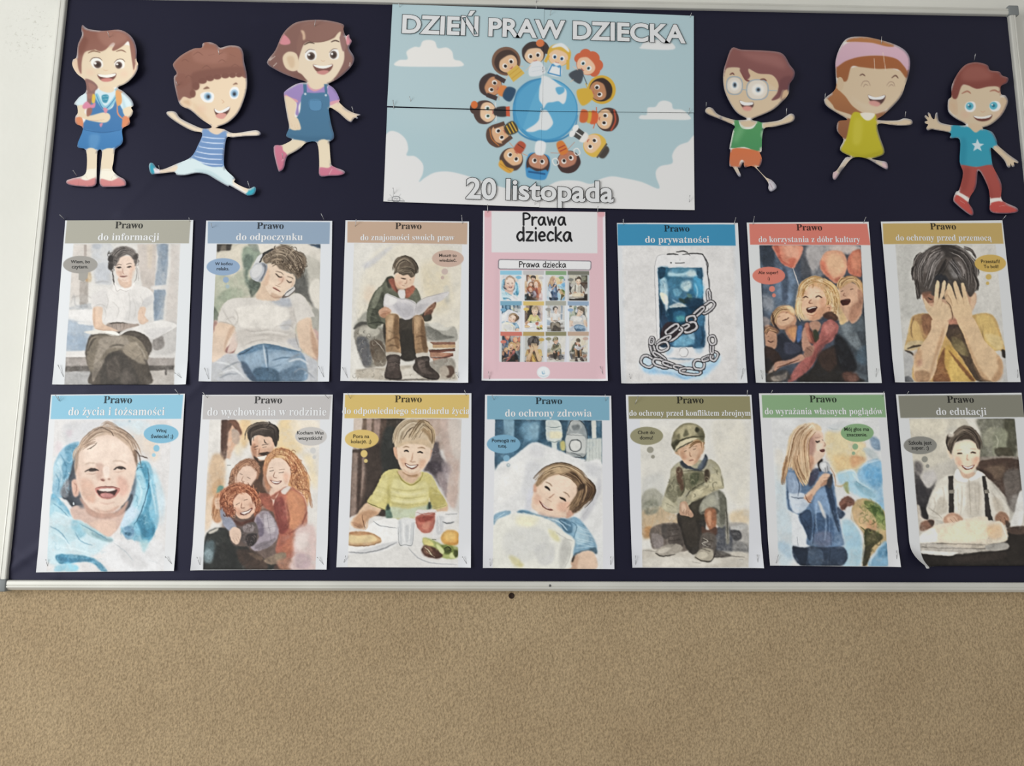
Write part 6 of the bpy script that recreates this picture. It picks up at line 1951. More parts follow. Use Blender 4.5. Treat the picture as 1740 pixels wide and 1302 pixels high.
e 2f6f84 s1 1444 570 8 8 / 1566 570 8 8
e ffffff 1437 564 4 4 / 1559 564 4 4
l b5806a w9 1400,505 1430,492 1450,505 / 1545,495 1570,490 1595,505
f 6f4038 s1 1465,620 1510,628 1558,615 1550,640 1515,650 1480,642
f fbf4ea 1466,620 1510,626 1556,616 1545,630 1510,636 1478,632
l d3ab8a w4 1500,595 1512,602 1525,595
e e6ac96 s14 a.4 1420 615 24 16 / 1590 615 18 14
f dcc3a3 s1 1440,660 1505,670 1510,700 1480,712 1445,695
f 35a0b8>3f9fb4 s1 1345,672 1400,672 1440,680 1475,708 1510,690 1555,705 1588,770 1560,795 1552,790 1562,880 1480,888 1394,878 1392,745 1342,735
f 2d8ba3 s8 a.6 1400,740 1430,760 1420,880 1396,876
f d5e6ea k 1485,740 1496,765 1520,768 1500,782 1508,805 1486,792 1464,805 1472,780 1456,765 1478,763
f dcc7a8 s1 1340,672 1336,705 1260,692 1215,695 1205,665 1208,640 1205,628 1232,612 1250,640 1266,612 1280,660
l cfae8e w3 1225,650 1210,640 / 1232,640 1222,620 / 1250,655 1252,635
f dcc7a8 s1 1565,795 1590,778 1640,822 1692,868 1670,885 1642,885 1622,848
l cfae8e w3 1650,880 1645,850 / 1668,880 1660,855
f b0564d>a85048 s1 1396,878 1480,888 1563,880 1598,950 1612,990 1610,1055 1552,1058 1540,990 1492,900 1478,990 1445,1055 1390,1025 1410,920
f 94443d s8 a.6 1410,900 1450,900 1430,1000 1400,1010 / 1540,960 1570,1050 1555,1055
f f0ebe2 s1 1388,1022 1442,1052 1436,1072 1380,1045 / 1552,1056 1612,1052 1614,1072 1554,1080
f c9584f>bd524b s1 1360,1058 1378,1035 1435,1072 1460,1110 1462,1136 1440,1130 1378,1080 / 1555,1080 1614,1068 1650,1090 1688,1108 1686,1126 1620,1130 1556,1118
l f0d9d0 w3 1395,1065 1420,1080 / 1600,1095 1640,1090
== BIG 1740 1150 .65 b2cbd2
f b2cbd2 k 0,0 1740,0 1740,1150 0,1150
f b9cfd5 s60 a.7 60,100 600,60 700,500 400,700 60,600
f e6e6e6 s1 60,705 110,702 155,740 168,790 160,825 205,830 245,870 245,920 225,965 260,940 310,915 380,910 470,930 560,960 700,1000 860,1000 960,960 1060,958 1130,975 1180,950 1240,935 1310,945 1400,965 1490,1000 1475,940 1475,905 1500,880 1560,865 1560,820 1590,775 1640,755 1690,745 1700,1160 0,1160 20,800
f ecebe8 s1 105,355 120,325 165,320 160,280 200,255 230,255 245,225 280,218 310,228 325,262 370,258 400,280 410,320 445,330 452,357 300,360
f e6e8e8 s1 1395,250 1420,225 1500,215 1560,235 1562,268 1400,264
f e6e8e8 s1 1392,632 1395,612 1425,610 1430,575 1470,570 1490,545 1520,537 1555,550 1565,580 1610,585 1645,610 1648,636 1500,634
e 4e9bc8 890 585 172 168
e 67b0d6 895 582 160 156
f 5aa5cf s2 a.8 735,540 780,470 870,430 830,520 800,600 760,690
f e4e8ea s1 875,405 920,420 960,450 1000,480 1000,530 985,555 960,540 930,545 900,550 880,580 875,560 858,530 860,470 868,440
f 67b0d6 s1 945,470 985,465 990,490 960,505
f e4e8ea s1 870,590 900,590 925,630 930,660 900,690 860,690 830,700 800,700 790,690 830,665 855,640 862,610
l 3f86b5 w10 s1 722,600 735,680 790,730 880,750 970,740 1040,690 1062,610
l 4086b4 w8 s1 725,560 745,490 800,440 870,420
xf 688 335 1.00 -38
e 7d5f4e 0 -6 76 76
e 6a4d3f 0 0 66 64
e 4a3b36 0 -4 62 60
e e3bd98 0 8 51 47
f 4a3b36 s1 -58,8 -54,-38 0,-62 54,-38 58,8 44,-14 20,-26 -20,-28 -40,-14
e f4f1ec -21 10 13 14 / 21 10 13 14
e 33261f -19 12 8 9 / 19 12 8 9
e 2a2526 -19 12 5 6 / 19 12 5 6
l c0685c w6 -10,36 0,40 10,36
f d8b65a k -34,44 34,44 38,104 -38,104
l c99f42 w4 u -34,62 34,62 / -36,84 36,84
l e3bd98 w8 -34,56 -60,66 / 34,56 56,70
xf 830 290 1.00 -11
e 453a39 0 -4 62 60
e e9c8a8 0 8 51 47
f 453a39 s1 -58,8 -54,-38 0,-62 54,-38 58,8 44,-14 20,-26 -20,-28 -40,-14
e f4f1ec -21 10 13 14 / 21 10 13 14
e 33261f -19 12 8 9 / 19 12 8 9
e 2a2526 -19 12 5 6 / 19 12 5 6
l c0685c w6 -10,36 0,40 10,36
e 453a39 62 -22 22 38 -20
e d97b4c 44 -48 22 20
f e2e6ea s1 -26,48 26,48 40,112 -44,112
l c9d3d9 w6 -24,70 26,72 / -30,92 34,92
l e9c8a8 w8 -26,58 -60,80
xf 962 300 1.00 14
e dcb34d 0 -4 62 60
e ecc9a6 0 8 51 47
f dcb34d s1 -58,8 -54,-38 0,-62 54,-38 58,8 44,-14 20,-26 -20,-28 -40,-14
e f4f1ec -21 10 13 14 / 21 10 13 14
e 3f7fb5 -19 12 8 9 / 19 12 8 9
e 2a2526 -19 12 5 6 / 19 12 5 6
l c0685c w6 -10,36 0,40 10,36
f e6ebee s1 -34,-52 0,-68 36,-52 46,-30 0,-48 -46,-30
l dcb34d w16 u -52,10 -62,50 / 52,10 64,60
f e9edf0 s1 -22,46 22,46 34,104 -34,104
l 4f93c4 w7 u -22,50 -34,104 / 22,50 34,104 / -34,102 34,102
f 4f93c4 s1 -20,48 0,56 20,46 18,62 0,58 -18,62
xf 1112 345 1.00 42
e cf6a48 -40 -30 32 32 / 0 -48 36 30 / 42 -30 32 32 / 56 2 24 30 / -56 4 22 28
e cf6a48 0 -4 62 60
e edc7a8 0 8 51 47
f cf6a48 s1 -58,8 -54,-38 0,-62 54,-38 58,8 44,-14 20,-26 -20,-28 -40,-14
e f4f1ec -21 10 13 14 / 21 10 13 14
e 5c98a8 -19 12 8 9 / 19 12 8 9
e 2a2526 -19 12 5 6 / 19 12 5 6
l c0685c w6 -10,36 0,40 10,36
f 4a5058 s1 -16,48 16,48 40,104 -36,108
l edc7a8 w8 -16,56 -50,60
l 4a5058 w12 16,54 70,80
l edc7a8 w8 0,108 -4,130
xf 1180 482 1.00 70
e d8ae42 0 -8 76 74
e c79a35 0 0 60 60
e 3b2f2d 0 -4 62 60
e c08a66 0 8 51 47
f 3b2f2d s1 -58,8 -54,-38 0,-62 54,-38 58,8 44,-14 20,-26 -20,-28 -40,-14
e f4f1ec -21 10 13 14 / 21 10 13 14
e 2c211d -19 12 8 9 / 19 12 8 9
e 2a2526 -19 12 5 6 / 19 12 5 6
l c0685c w6 -10,36 0,40 10,36
f d8b145 s1 -26,50 26,50 44,118 -40,118
l d8b145 w14 -24,60 -60,60
xf 1215 635 1.00 98
e 4d3a36 0 -4 62 60
e e8c29c 0 8 51 47
f 4d3a36 s1 -58,8 -54,-38 0,-62 54,-38 58,8 44,-14 20,-26 -20,-28 -40,-14
e f4f1ec -21 10 13 14 / 21 10 13 14
e 33261f -19 12 8 9 / 19 12 8 9
e 2a2526 -19 12 5 6 / 19 12 5 6
l c0685c w6 -10,36 0,40 10,36
l b5543f w9 u -56,-30 0,-46 56,-30
f d8663f s1 -24,50 24,50 32,86 -32,86
f d8b14a s1 -26,84 26,84 26,104 -26,104
f cf6a3f s1 -26,104 26,104 30,140 -30,140
l d8663f w14 -22,58 -56,64 / 22,58 56,64
xf 1148 768 1.00 125
e dfba54 0 -4 62 60
e ecc9a4 0 8 51 47
f dfba54 s1 -58,8 -54,-38 0,-62 54,-38 58,8 44,-14 20,-26 -20,-28 -40,-14
e f4f1ec -21 10 13 14 / 21 10 13 14
e 33261f -19 12 8 9 / 19 12 8 9
e 2a2526 -19 12 5 6 / 19 12 5 6
l c0685c w6 -10,36 0,40 10,36
f 4b4540 s1 -30,-56 -20,-84 28,-84 34,-54
l 5f564e w9 u -44,-52 48,-52
f ecebe8 s1 -20,50 20,50 26,80 -26,80
f 4b4a48 k -24,78 24,78 26,118 -26,118
l ecebe8 w6 u 0,78 0,118
e efefee -16 130 20 14 / 18 128 20 14
xf 1012 855 1.00 155
e 473534 0 -4 62 60
e b97f68 0 8 51 47
f 473534 s1 -58,8 -54,-38 0,-62 54,-38 58,8 44,-14 20,-26 -20,-28 -40,-14
e f4f1ec -21 10 13 14 / 21 10 13 14
e 2c211d -19 12 8 9 / 19 12 8 9
e 2a2526 -19 12 5 6 / 19 12 5 6
l c0685c w6 -10,36 0,40 10,36
o ecebe8 w5 -62,26,14,18,0
o ecebe8 w5 62,26,14,18,0
f d7803f s1 -22,48 22,48 18,110 -18,110
l a8453a w6 u -20,66 20,66 / -20,84 20,84
l c08a76 w8 -20,56 -74,78 / 20,56 66,80
xf 853 865 1.00 -172
f 4793c9 s1 -62,20 -62,-40 -40,-70 40,-70 62,-40 62,20 40,50 -40,50
e 4a3734 0 -4 62 60
e c58f74 0 8 51 47
f 4a3734 s1 -58,8 -54,-38 0,-62 54,-38 58,8 44,-14 20,-26 -20,-28 -40,-14
e f4f1ec -21 10 13 14 / 21 10 13 14
e 2c211d -19 12 8 9 / 19 12 8 9
e 2a2526 -19 12 5 6 / 19 12 5 6
l c0685c w6 -10,36 0,40 10,36
f 4793c9 s1 -50,-30 -46,-82 46,-82 50,-30 0,-44
l 2c5f8f w10 u -46,-52 46,-52
f e9ecee s1 -22,48 22,48 24,112 -24,112
xf 715 842 1.00 -145
e 54413a 0 -4 62 60
e e5bb93 0 8 51 47
f 54413a s1 -58,8 -54,-38 0,-62 54,-38 58,8 44,-14 20,-26 -20,-28 -40,-14
e f4f1ec -21 10 13 14 / 21 10 13 14
e 33261f -19 12 8 9 / 19 12 8 9
e 2a2526 -19 12 5 6 / 19 12 5 6
l c0685c w6 -10,36 0,40 10,36
f dba548 s1 -40,-40 -30,-72 34,-72 44,-38 0,-52
l b5863a w4 u -34,-58 36,-58
l d9966f w9 -20,52 -60,60 / 20,52 60,62
f b5573f s1 -22,48 22,48 20,100 -20,100
l 6b3a30 w5 u -20,80 20,80
xf 642 718 1.00 -118
e 5e463c 0 -4 62 60
e e0b38c 0 8 51 47
f 5e463c s1 -58,8 -54,-38 0,-62 54,-38 58,8 44,-14 20,-26 -20,-28 -40,-14
e f4f1ec -21 10 13 14 / 21 10 13 14
e 33261f -19 12 8 9 / 19 12 8 9
e 2a2526 -19 12 5 6 / 19 12 5 6
l c0685c w6 -10,36 0,40 10,36
l 5e463c w22 u -50,0 -40,60 / 50,0 40,60
l c57a3f w5 u -52,-22 0,-38 52,-22
f 4a4236 s1 -24,48 24,48 30,104 -30,104
l d8b14a w7 u -24,62 24,62 / -28,80 28,80 / -28,96 28,96
xf 576 598 1.00 -92
e 54423d 0 -4 62 60
e eccaa8 0 8 51 47
f 54423d s1 -58,8 -54,-38 0,-62 54,-38 58,8 44,-14 20,-26 -20,-28 -40,-14
e f4f1ec -21 10 13 14 / 21 10 13 14
e 7fae9f -19 12 8 9 / 19 12 8 9
e 2a2526 -19 12 5 6 / 19 12 5 6
l c0685c w6 -10,36 0,40 10,36
e 54423d 22 -60 28 22
e d9743f 40 -58 20 18
f 3d3a3c s1 -18,48 18,48 24,110 -24,110
f d05f42 k -24,108 24,108 26,128 -26,128
l e9e4e0 w12 -18,56 -50,52 / 18,56 50,52
xf 605 458 1.00 -65
e 463a3a 0 -4 62 60
e c9946f 0 8 51 47
f 463a3a s1 -58,8 -54,-38 0,-62 54,-38 58,8 44,-14 20,-26 -20,-28 -40,-14
e f4f1ec -21 10 13 14 / 21 10 13 14
e 33261f -19 12 8 9 / 19 12 8 9
e 2a2526 -19 12 5 6 / 19 12 5 6
l c0685c w6 -10,36 0,40 10,36
l 463a3a w24 u -54,0 -50,58 / 54,0 50,58
f dd8a4f s1 -22,48 22,48 26,82 -26,82
f 34506b s1 -28,80 28,80 34,128 -34,128
l c9946f w8 -22,56 -54,70
xf
l 55585c w3 a.8 92,1010 90,1040 / 62,1055 85,1045 / 120,1045 145,1060 / 70,1030 82,1042 / 130,1028 118,1042
l 55585c w4 u a.8 60,1062 150,1066
o 55585c w3 104,1055,20,14,0
l 55585c w3 u a.7 92,1055 100,1050 108,1055 116,1050
'''

arts = {}
for blk in ART.strip().split('== ')[1:]:
    hd, tx = blk.split('\n', 1); hd = hd.split()
    cv = Canvas(float(hd[1]), float(hd[2]), float(hd[3]), len(arts)+3, hd[4])
    if len(hd) > 5: cv.off = np.array([float(hd[5]), float(hd[6])])
    cv.paper = hexcol(hd[4]); cv.run(tx); arts[hd[0]] = cv

def homography(src, dst):
    A = []
    for (x, y), (u, v) in zip(src, dst):
        A += [[x, y, 1, 0, 0, 0, -u*x, -u*y, -u], [0, 0, 0, x, y, 1, -v*x, -v*y, -v]]
    return np.linalg.svd(np.array(A, float))[2][-1].reshape(3, 3)
def hmap(H, P):
    P = np.asarray(P, float); q = np.c_[P, np.ones(len(P))] @ H.T; return q[:, :2]/q[:, 2:]

def sample(cv, P):                              # colour of canvas points (art units), lightly filtered
    q = (P-cv.off)*cv.k
    c = 0
    for dx, dy in ((-.45, -.45), (.45, -.45), (-.45, .45), (.45, .45)): c = c+cv.at(q[:, 0]+dx, q[:, 1]+dy)
    return c/4
PAPER = .80
def albedo(cv, rgb):                            # brings the paper of every print to the same white
    p = lin(cv.paper); m = float(p.mean()); return np.clip(lin(rgb)*(m/p)**.5*(PAPER/m), 0, .93)

# ---------------------------------------------------------------- lettering
BOLD = {**{chr(65+i): chr(0x1D400+i) for i in range(26)}, **{chr(97+i): chr(0x1D41A+i) for i in range(26)}}
MARK = {'ś': ('s', 'acute'), 'ż': ('z', 'dot'), 'ó': ('o', 'acute'), 'ą': ('a', 'tail'), 'ł': ('l', 'bar'), 'ć': ('c', 'acute'), 'ń': ('n', 'acute'), 'ę': ('e', 'tail')}
def text_mesh(s, offset=0., fill=True, bevel=0., res=3):
    c = bpy.data.curves.new('t', 'FONT'); c.body = s; c.resolution_u = res; c.offset = offset
    if not fill: c.fill_mode = 'NONE'; c.bevel_depth = bevel; c.bevel_resolution = 0
    o = bpy.data.objects.new('t', c); C.objects.link(o)
    bpy.context.view_layer.update()
    me = o.evaluated_get(bpy.context.evaluated_depsgraph_get()).to_mesh()
    n = len(me.vertices); v = np.empty(n*3, np.float32); me.vertices.foreach_get('co', v)
    me.calc_loop_triangles(); t = np.empty(len(me.loop_triangles)*3, np.int32); me.loop_triangles.foreach_get('vertices', t)
    o.to_mesh_clear(); bpy.data.objects.remove(o); bpy.data.curves.remove(c)
    return v.reshape(-1, 3)[:, :2].astype(float), t.reshape(-1, 3)
def serif(s):
    body = ''.join(BOLD.get(MARK[ch][0] if ch in MARK else ch, ch) for ch in s)
    V, T = text_mesh(body)
    for i, ch in enumerate(s):
        if ch not in MARK: continue
        right = text_mesh(body[:i+1])[0][:, 0].max()
        v1 = text_mesh(body[i])[0]; wd = v1[:, 0].max()-v1[:, 0].min(); cx = right-wd/2
        k = MARK[ch][1]
        P = {'acute': [(-.05, .51), (.02, .51), (.13, .68), (.03, .68)], 'dot': [(-.055, .55), (.055, .55), (.055, .66), (-.055, .66)],
             'tail': [(.12, 0), (.2, .01), (.13, -.12), (.24, -.15), (.22, -.2), (.05, -.18), (.04, -.1)], 'bar': [(-.16, .26), (.16, .42), (.16, .5), (-.16, .34)]}[k]
        P = np.array(P)+[cx, 0]; n0 = len(V)
        V = np.vstack([V, P]); T = np.vstack([T, [[n0, n0+j, n0+j+1] for j in range(1, len(P)-1)]])
    return V, T
HAND = {'P': ['0,0 0,1.5', '0,1.5 .45,1.48 .75,1.2 .6,.85 0,.72'], 'r': ['0,1 0,0', '0,.6 .25,.95 .55,.95'], 'a': ['.7,.93 .3,.98 0,.5 .2,.02 .52,.2 .7,.93 .72,.4 .86,.02'],
        'w': ['0,1 .25,0 .5,.75 .75,0 1,1'], 'd': ['.65,.85 .3,.98 0,.5 .25,.02 .65,.3', '.68,1.55 .7,0'], 'z': ['0,.98 .65,.98 0,.03 .7,.03'], 'i': ['0,1 0,0', '0,1.38 0,1.46'],
        'e': ['.04,.5 .6,.56 .5,.93 .2,.95 0,.5 .18,.05 .6,.12'], 'c': ['.6,.85 .3,1 0,.5 .2,.03 .6,.15'], 'k': ['0,1.55 0,0', '.55,1 .04,.45 .6,0']}
ADV = {'P': 1.05, 'r': .75, 'a': 1.1, 'w': 1.3, 'd': 1.02, 'z': 1.0, 'i': .35, 'e': .92, 'c': .9, 'k': .85, ' ': .75}
def hand(s, wd=.2):                             # round-hand letters built from pen strokes
    V, T, x = [], [], 0
    for ch in s:
        for st in HAND.get(ch, []):
            P = np.array([[float(q) for q in p.split(',')] for p in st.split()])+[x, 0]
            if ch not in 'wzk' and len(P) > 2: P = catmull(P, False, 5)
            for A, B in zip(P[:-1], P[1:]):
                d = (B-A)/max(1e-6, np.hypot(*(B-A))); n = np.array([-d[1], d[0]])*wd/2
                n0 = len(V); V += [A+n, A-n, B-n, B+n]; T += [[n0, n0+1, n0+2], [n0, n0+2, n0+3]]
            for A in P:
                n0 = len(V); t = np.linspace(0, 2*np.pi, 9)[:-1]
                V += [A+wd/2*np.array([math.cos(q), math.sin(q)]) for q in t]; T += [[n0, n0+j, n0+j+1] for j in range(1, 7)]
        x += ADV[ch]
    return np.array(V), np.array(T)
def place(VT, A, B, sy=1.):                     # put lettering so that its first and last ink lie at A and B on the baseline
    V, T = VT; V = V.copy(); x0, x1 = V[:, 0].min(), V[:, 0].max()
    d = (B-A)/(x1-x0); n = np.array([-d[1], d[0]])*sy
    return A+np.outer(V[:, 0]-x0, d)+np.outer(V[:, 1], n), T

class Sheet:                                    # a sheet of paper pinned to the board: own local frame, own curl
    def __init__(s, quad_px, seed, lift=.0021, curl=None):
        q = np.array([at(*p) for p in quad_px]); s.c = q.mean(0)
        e = (q[1]-q[0])+(q[2]-q[3]); e /= np.hypot(*e); s.e = e; s.f = np.array([-e[1], e[0]])
        s.q = np.c_[(q-s.c) @ s.e, (q-s.c) @ s.f]; s.ang = -math.atan2(e[1], e[0])
        s.uv = homography(s.q, [(0, 0), (1, 0), (1, 1), (0, 1)]); s.inv = np.linalg.inv(s.uv)
        r = np.random.default_rng(seed); s.a = r.uniform(.3, 1, 6); s.lift = lift; s.curl = curl
    def y(s, P):
        u, v = hmap(s.uv, P).T; a = s.a
        h = s.lift+.0026*a[0]*np.sin(np.pi*np.clip(u, 0, 1))*v**2+.0012*a[1]*np.sin(np.pi*v)*(1-u)+.0009*a[2]*np.sin(2*np.pi*(u*a[3]+v*.6*a[4]))**2
        h = h+.004*a[4]*np.clip((.10-u)/.1, 0, 1)**2*np.clip((v-.86)/.14, 0, 1)+.004*a[5]*np.clip((u-.90)/.1, 0, 1)**2*np.clip((v-.86)/.14, 0, 1)
        if s.curl: h = h+s.curl(u, v)
        return -h
    def grid(s, step=.001):
        wq, hq = np.hypot(*(s.q[1]-s.q[0])), np.hypot(*(s.q[3]-s.q[0]))
        nu, nv = int(wq/step)+1, int(hq/step)+1
        U, Vv = np.meshgrid(np.linspace(0, 1, nu), np.linspace(0, 1, nv))
        P = hmap(s.inv, np.c_[U.ravel(), Vv.ravel()])
        i = (np.arange(nv-1)[:, None]*nu+np.arange(nu-1)[None]).ravel()
        return P, np.stack([i, i+nu, i+nu+1, i+1], 1)
    def verts(s, P, up=0): return np.c_[P[:, 0], s.y(P)-up, P[:, 1]]
    def root(s, o): o.location = (s.c[0], 0, s.c[1]); o.rotation_euler = (0, s.ang, 0)

def lettering(name, sh, parent, parts, up=.0003, H=None):
    V, T, K, n0 = [], [], [], 0
    for (P, t), col in parts:
        V.append(P); T.append(t+n0); K.append(np.tile(col, (len(P), 1))); n0 += len(P)
    P = np.vstack(V); T = np.vstack(T)
    a, b_, c_ = P[T[:, 0]], P[T[:, 1]], P[T[:, 2]]
    flip = ((b_[:, 0]-a[:, 0])*(c_[:, 1]-a[:, 1])-(b_[:, 1]-a[:, 1])*(c_[:, 0]-a[:, 0])) < 0
    T[flip] = T[flip][:, ::-1]
    me = raw_mesh(name, sh.verts(P, up), T, False); paint_mesh(me, np.vstack(K))
    return link(name, me, m_print, parent)

# name, zoom origin and scale of the art, sheet corners in art units, heading lines, bubble lines
POST = [
 ('P1', 80, 360, 4.2, [(135, 65), (1048, 63), (1000, 1235), (47, 1235)], (490, 688, 122), ('do informacji', 368, 805, 207), [('Wiem, bo', 175, 312, 371), ('czytam.', 182, 300, 408)], 'grey-green heading, girl in white blouse reading a large book'),
 ('P2', 330, 360, 4.339, [(92, 68), (1020, 70), (998, 1255), (40, 1253)], (465, 662, 130), ('do odpoczynku', 312, 803, 213), [('W końcu', 158, 285, 398), ('relaks.', 170, 262, 436)], 'pale blue heading, sleeping boy with headphones in jeans'),
 ('P3', 570, 360, 4.34, [(76, 66), (985, 75), (980, 1265), (40, 1250)], (442, 635, 132), ('do znajomości swoich praw', 187, 878, 214), [('Muszę to', 765, 893, 336), ('wiedzieć.', 765, 893, 372)], 'tan heading, boy in green jacket reading beside stacked books'),
 ('P5', 1035, 365, 4.413, [(57, 65), (962, 65), (1030, 1265), (88, 1268)], (410, 600, 130), ('do prywatności', 268, 748, 214), [], 'strong blue heading, white phone wrapped in a chain'),
 ('P6', 1260, 365, 4.413, [(36, 62), (948, 57), (1043, 1265), (100, 1263)], (408, 600, 122), ('do korzystania z dóbr kultury', 125, 885, 210), [('Ale super!', 120, 268, 450), (':)', 190, 206, 494)], 'coral heading, laughing children under orange balloons'),
 ('P7', 1490, 365, 4.413, [(25, 55), (935, 45), (1068, 1257), (125, 1260)], (395, 588, 115), ('do ochrony przed przemocą', 137, 855, 198), [('Przestań!', 775, 915, 366), ('To boli!', 795, 905, 403)], 'mustard heading, boy in yellow shirt hiding his face'),
 ('P8', 55, 655, 4.006, [(132, 65), (1042, 58), (972, 1262), (36, 1272)], (490, 682, 123), ('do życia i tożsamości', 250, 903, 205), [('Witaj', 845, 915, 320), ('świecie! ;)', 810, 962, 360)], 'light blue heading, laughing baby in a blue blanket'),
 ('P9', 315, 655, 4.006, [(120, 66), (1005, 65), (965, 1253), (43, 1258)], (472, 660, 124), ('do wychowania w rodzinie', 152, 962, 207), [('Kocham Was', 762, 943, 335), ('wszystkich!', 770, 932, 372)], 'light grey heading, hugging family with red-haired mother'),
 ('P10', 560, 655, 4.006, [(96, 55), (966, 55), (962, 1240), (50, 1237)], (445, 628, 117), ('do odpowiedniego standardu życia', 88, 955, 196), [('Pora na', 163, 272, 360), ('kolację. ;)', 148, 285, 395)], 'yellow heading, blond boy in yellow shirt at a meal'),
 ('P11', 810, 655, 4.006, [(57, 65), (914, 72), (935, 1250), (42, 1242)], (400, 580, 129), ('do ochrony zdrowia', 193, 782, 213), [('Pomogą mi', 103, 262, 388), ('tutaj.', 145, 205, 424)], 'grey-blue heading, smiling boy lying in a hospital bed'),
 ('P12', 1050, 655, 4.006, [(52, 66), (905, 66), (985, 1243), (95, 1240)], (397, 580, 124), ('do ochrony przed konfliktem zbrojnym', 76, 900, 208), [('Chcę do', 133, 247, 333), ('domu!', 147, 235, 369)], 'olive heading, boy in army cap sitting on a rock'),
 ('P13', 1275, 655, 4.006, [(55, 56), (910, 52), (1012, 1235), (127, 1226)], (400, 583, 117), ('do wyrażania własnych poglądów', 95, 897, 198), [('Mój głos ma', 635, 803, 311), ('znaczenie.', 650, 790, 348)], 'green heading, blond girl with microphone before a map'),
 ('P14', 1500, 655, 4.004, [(85, 63), (938, 52), (1062, 1226), (189, 1230)], (433, 614, 120), ('do edukacji', 358, 700, 202), [('Szkoła jest', 170, 325, 404), ('super. :)', 190, 305, 438)], 'dark grey heading, schoolboy in braces at a desk of papers'),
]
WHITE = np.array([.80, .81, .82])
quads = {p[0]: p[4] for p in POST}
for k, (nm, ox, oy, sc, quad, l1, l2, bub, lab) in enumerate(POST):
    cv = arts[nm]; qpx = [(ox+x/sc, oy+y/sc) for x, y in quad]
    curl = (lambda u, v: .016*np.clip((.13-u)/.13+(v-.93)/.07*.8, 0, 1.6)**2*np.clip((v-.84)/.16, 0, 1)) if nm == 'P14' else None
    sh = Sheet(qpx, k+11, curl=curl); H = homography(sh.q, quad); Hi = np.linalg.inv(H)
    root = thing('poster', 'poster with '+lab, 'poster', (0, 0, 0), 'posters about the rights of the child'); sh.root(root)
    P, F = sh.grid(); me = raw_mesh('sheet', sh.verts(P), F); paint_mesh(me, albedo(cv, sample(cv, hmap(H, P))))
    link('sheet', me, m_print, root)
    A = lambda x, y: hmap(Hi, [(x, y)])[0]
    dark = lin(np.clip(sample(cv, np.array([[(quad[0][0]+quad[1][0])/2, l1[2]-45.]]))[0]*.33, 0, 1))*1.1
    parts = [(place(serif('Prawo'), A(l1[0], l1[2]), A(l1[1], l1[2]), 1.0), dark), (place(serif(l2[0]), A(l2[1], l2[3]), A(l2[2], l2[3]), 1.12 if len(l2[0]) > 20 else 1.0), WHITE)]
    for s_, xa, xb, yb in bub:
        c0 = lin(sample(cv, np.array([[xa+.0, yb-10.]]))[0])*.12+.01
        parts.append((place(text_mesh(s_, .012), A(xa, yb), A(xb, yb), 1.0), c0))
    for q, pt in enumerate(parts): lettering('heading_lettering' if q == 0 else 'title_lettering' if q == 1 else 'bubble_lettering', sh, root, [pt])

# the centre sheet: pink overview with the twelve posters in small
cv = arts['P4'] = Canvas(992, 1302, .6, 77, 'dde0e3'); cv.paper = hexcol('dcdcde')
cv.run('''f dcbac2 k 0,0 992,0 992,1302 0,1302
f e4e6ea k 60,50 76,50 68,1260 50,1260
f e4e6ea k 50,1238 950,1240 950,1260 50,1258
f e2dfe6 k 905,60 930,60 945,1255 925,1255
f d9a7ae s4 82,60 115,60 118,100 80,100 / 872,62 915,62 915,100 875,100
f dcdcde k 126,62 866,68 868,358 126,352
f d4b4bc s8 a.6 150,480 180,480 176,1120 150,1120
f dfdfe1 k s1 184,478 812,480 812,1122 180,1118
f 7a737c k 186,400 812,409 822,413 827,422 825,462 820,472 812,477 184,472 175,467 171,460 172,412 177,403
f e3e3e5 k 188,406 811,415 818,418 821,424 819,460 815,467 811,471 186,466 180,463 177,458 178,414 182,408
e dfe2e6 489 1194 46 42
e e6e9ec 489 1192 38 34
l 7fa9c4 w7 s1 480,1185 485,1205 500,1200 / 492,1180 497,1200
l 8fb4c8 w3 460,1215 490,1222 520,1214
''')
cols = [(185, 340), (345, 497), (503, 652), (658, 810)]; rows = [(480, 690), (694, 906), (908, 1120)]
for r_, names in enumerate((('P8', 'P9', 'P13', 'P14'), ('P11', 'P10', 'P1', 'P2'), ('P6', 'P7', 'P12', 'P3'))):
    for c_, nm in enumerate(names):
        (xa, xb), (ya, yb) = cols[c_], rows[r_]
        i0, i1, j0, j1 = int(xa*cv.k), int(xb*cv.k), int(ya*cv.k), int(yb*cv.k)
        U, Vv = np.meshgrid((np.arange(i0, i1)+.5-i0)/(i1-i0), (np.arange(j0, j1)+.5-j0)/(j1-j0))
        H = homography([(0, 0), (1, 0), (1, 1), (0, 1)], quads[nm]); acc = 0
        for ddx in (-.3, .3):
            for ddy in (-.3, .3): acc = acc+sample(arts[nm], hmap(H, np.c_[(U+ddx/(i1-i0)).ravel(), (Vv+ddy/(j1-j0)).ravel()]))
        cv.c[j0:j1, i0:i1] = np.clip((acc/4).reshape(j1-j0, i1-i0, 3), 0, 1)
quad = [(66, 58), (922, 68), (937, 1253), (56, 1250)]
sh = Sheet([(805+x/4.133, 345+y/4.133) for x, y in quad], 40, lift=.0022); H = homography(sh.q, quad); Hi = np.linalg.inv(H)
root = thing('poster', 'pink overview poster with twelve small pictures at the middle of the board', 'poster', (0, 0, 0), 'posters about the rights of the child'); sh.root(root)
P, F = sh.grid(); me = raw_mesh('sheet', sh.verts(P), F); paint_mesh(me, albedo(cv, sample(cv, hmap(H, P)))); link('sheet', me, m_print, root)
A = lambda x, y: hmap(Hi, [(x, y)])[0]
ink = np.array([.022, .022, .025])
for nm_, pt in (('heading_lettering', place(hand('Prawa', .23), A(343, 160), A(650, 160))), ('heading_lettering', place(hand('dziecka', .23), A(297, 270), A(693, 272))), ('label_lettering', place(hand('Prawa dziecka', .2), A(318, 456), A(648, 457)))): lettering(nm_, sh, root, [(pt, ink)])

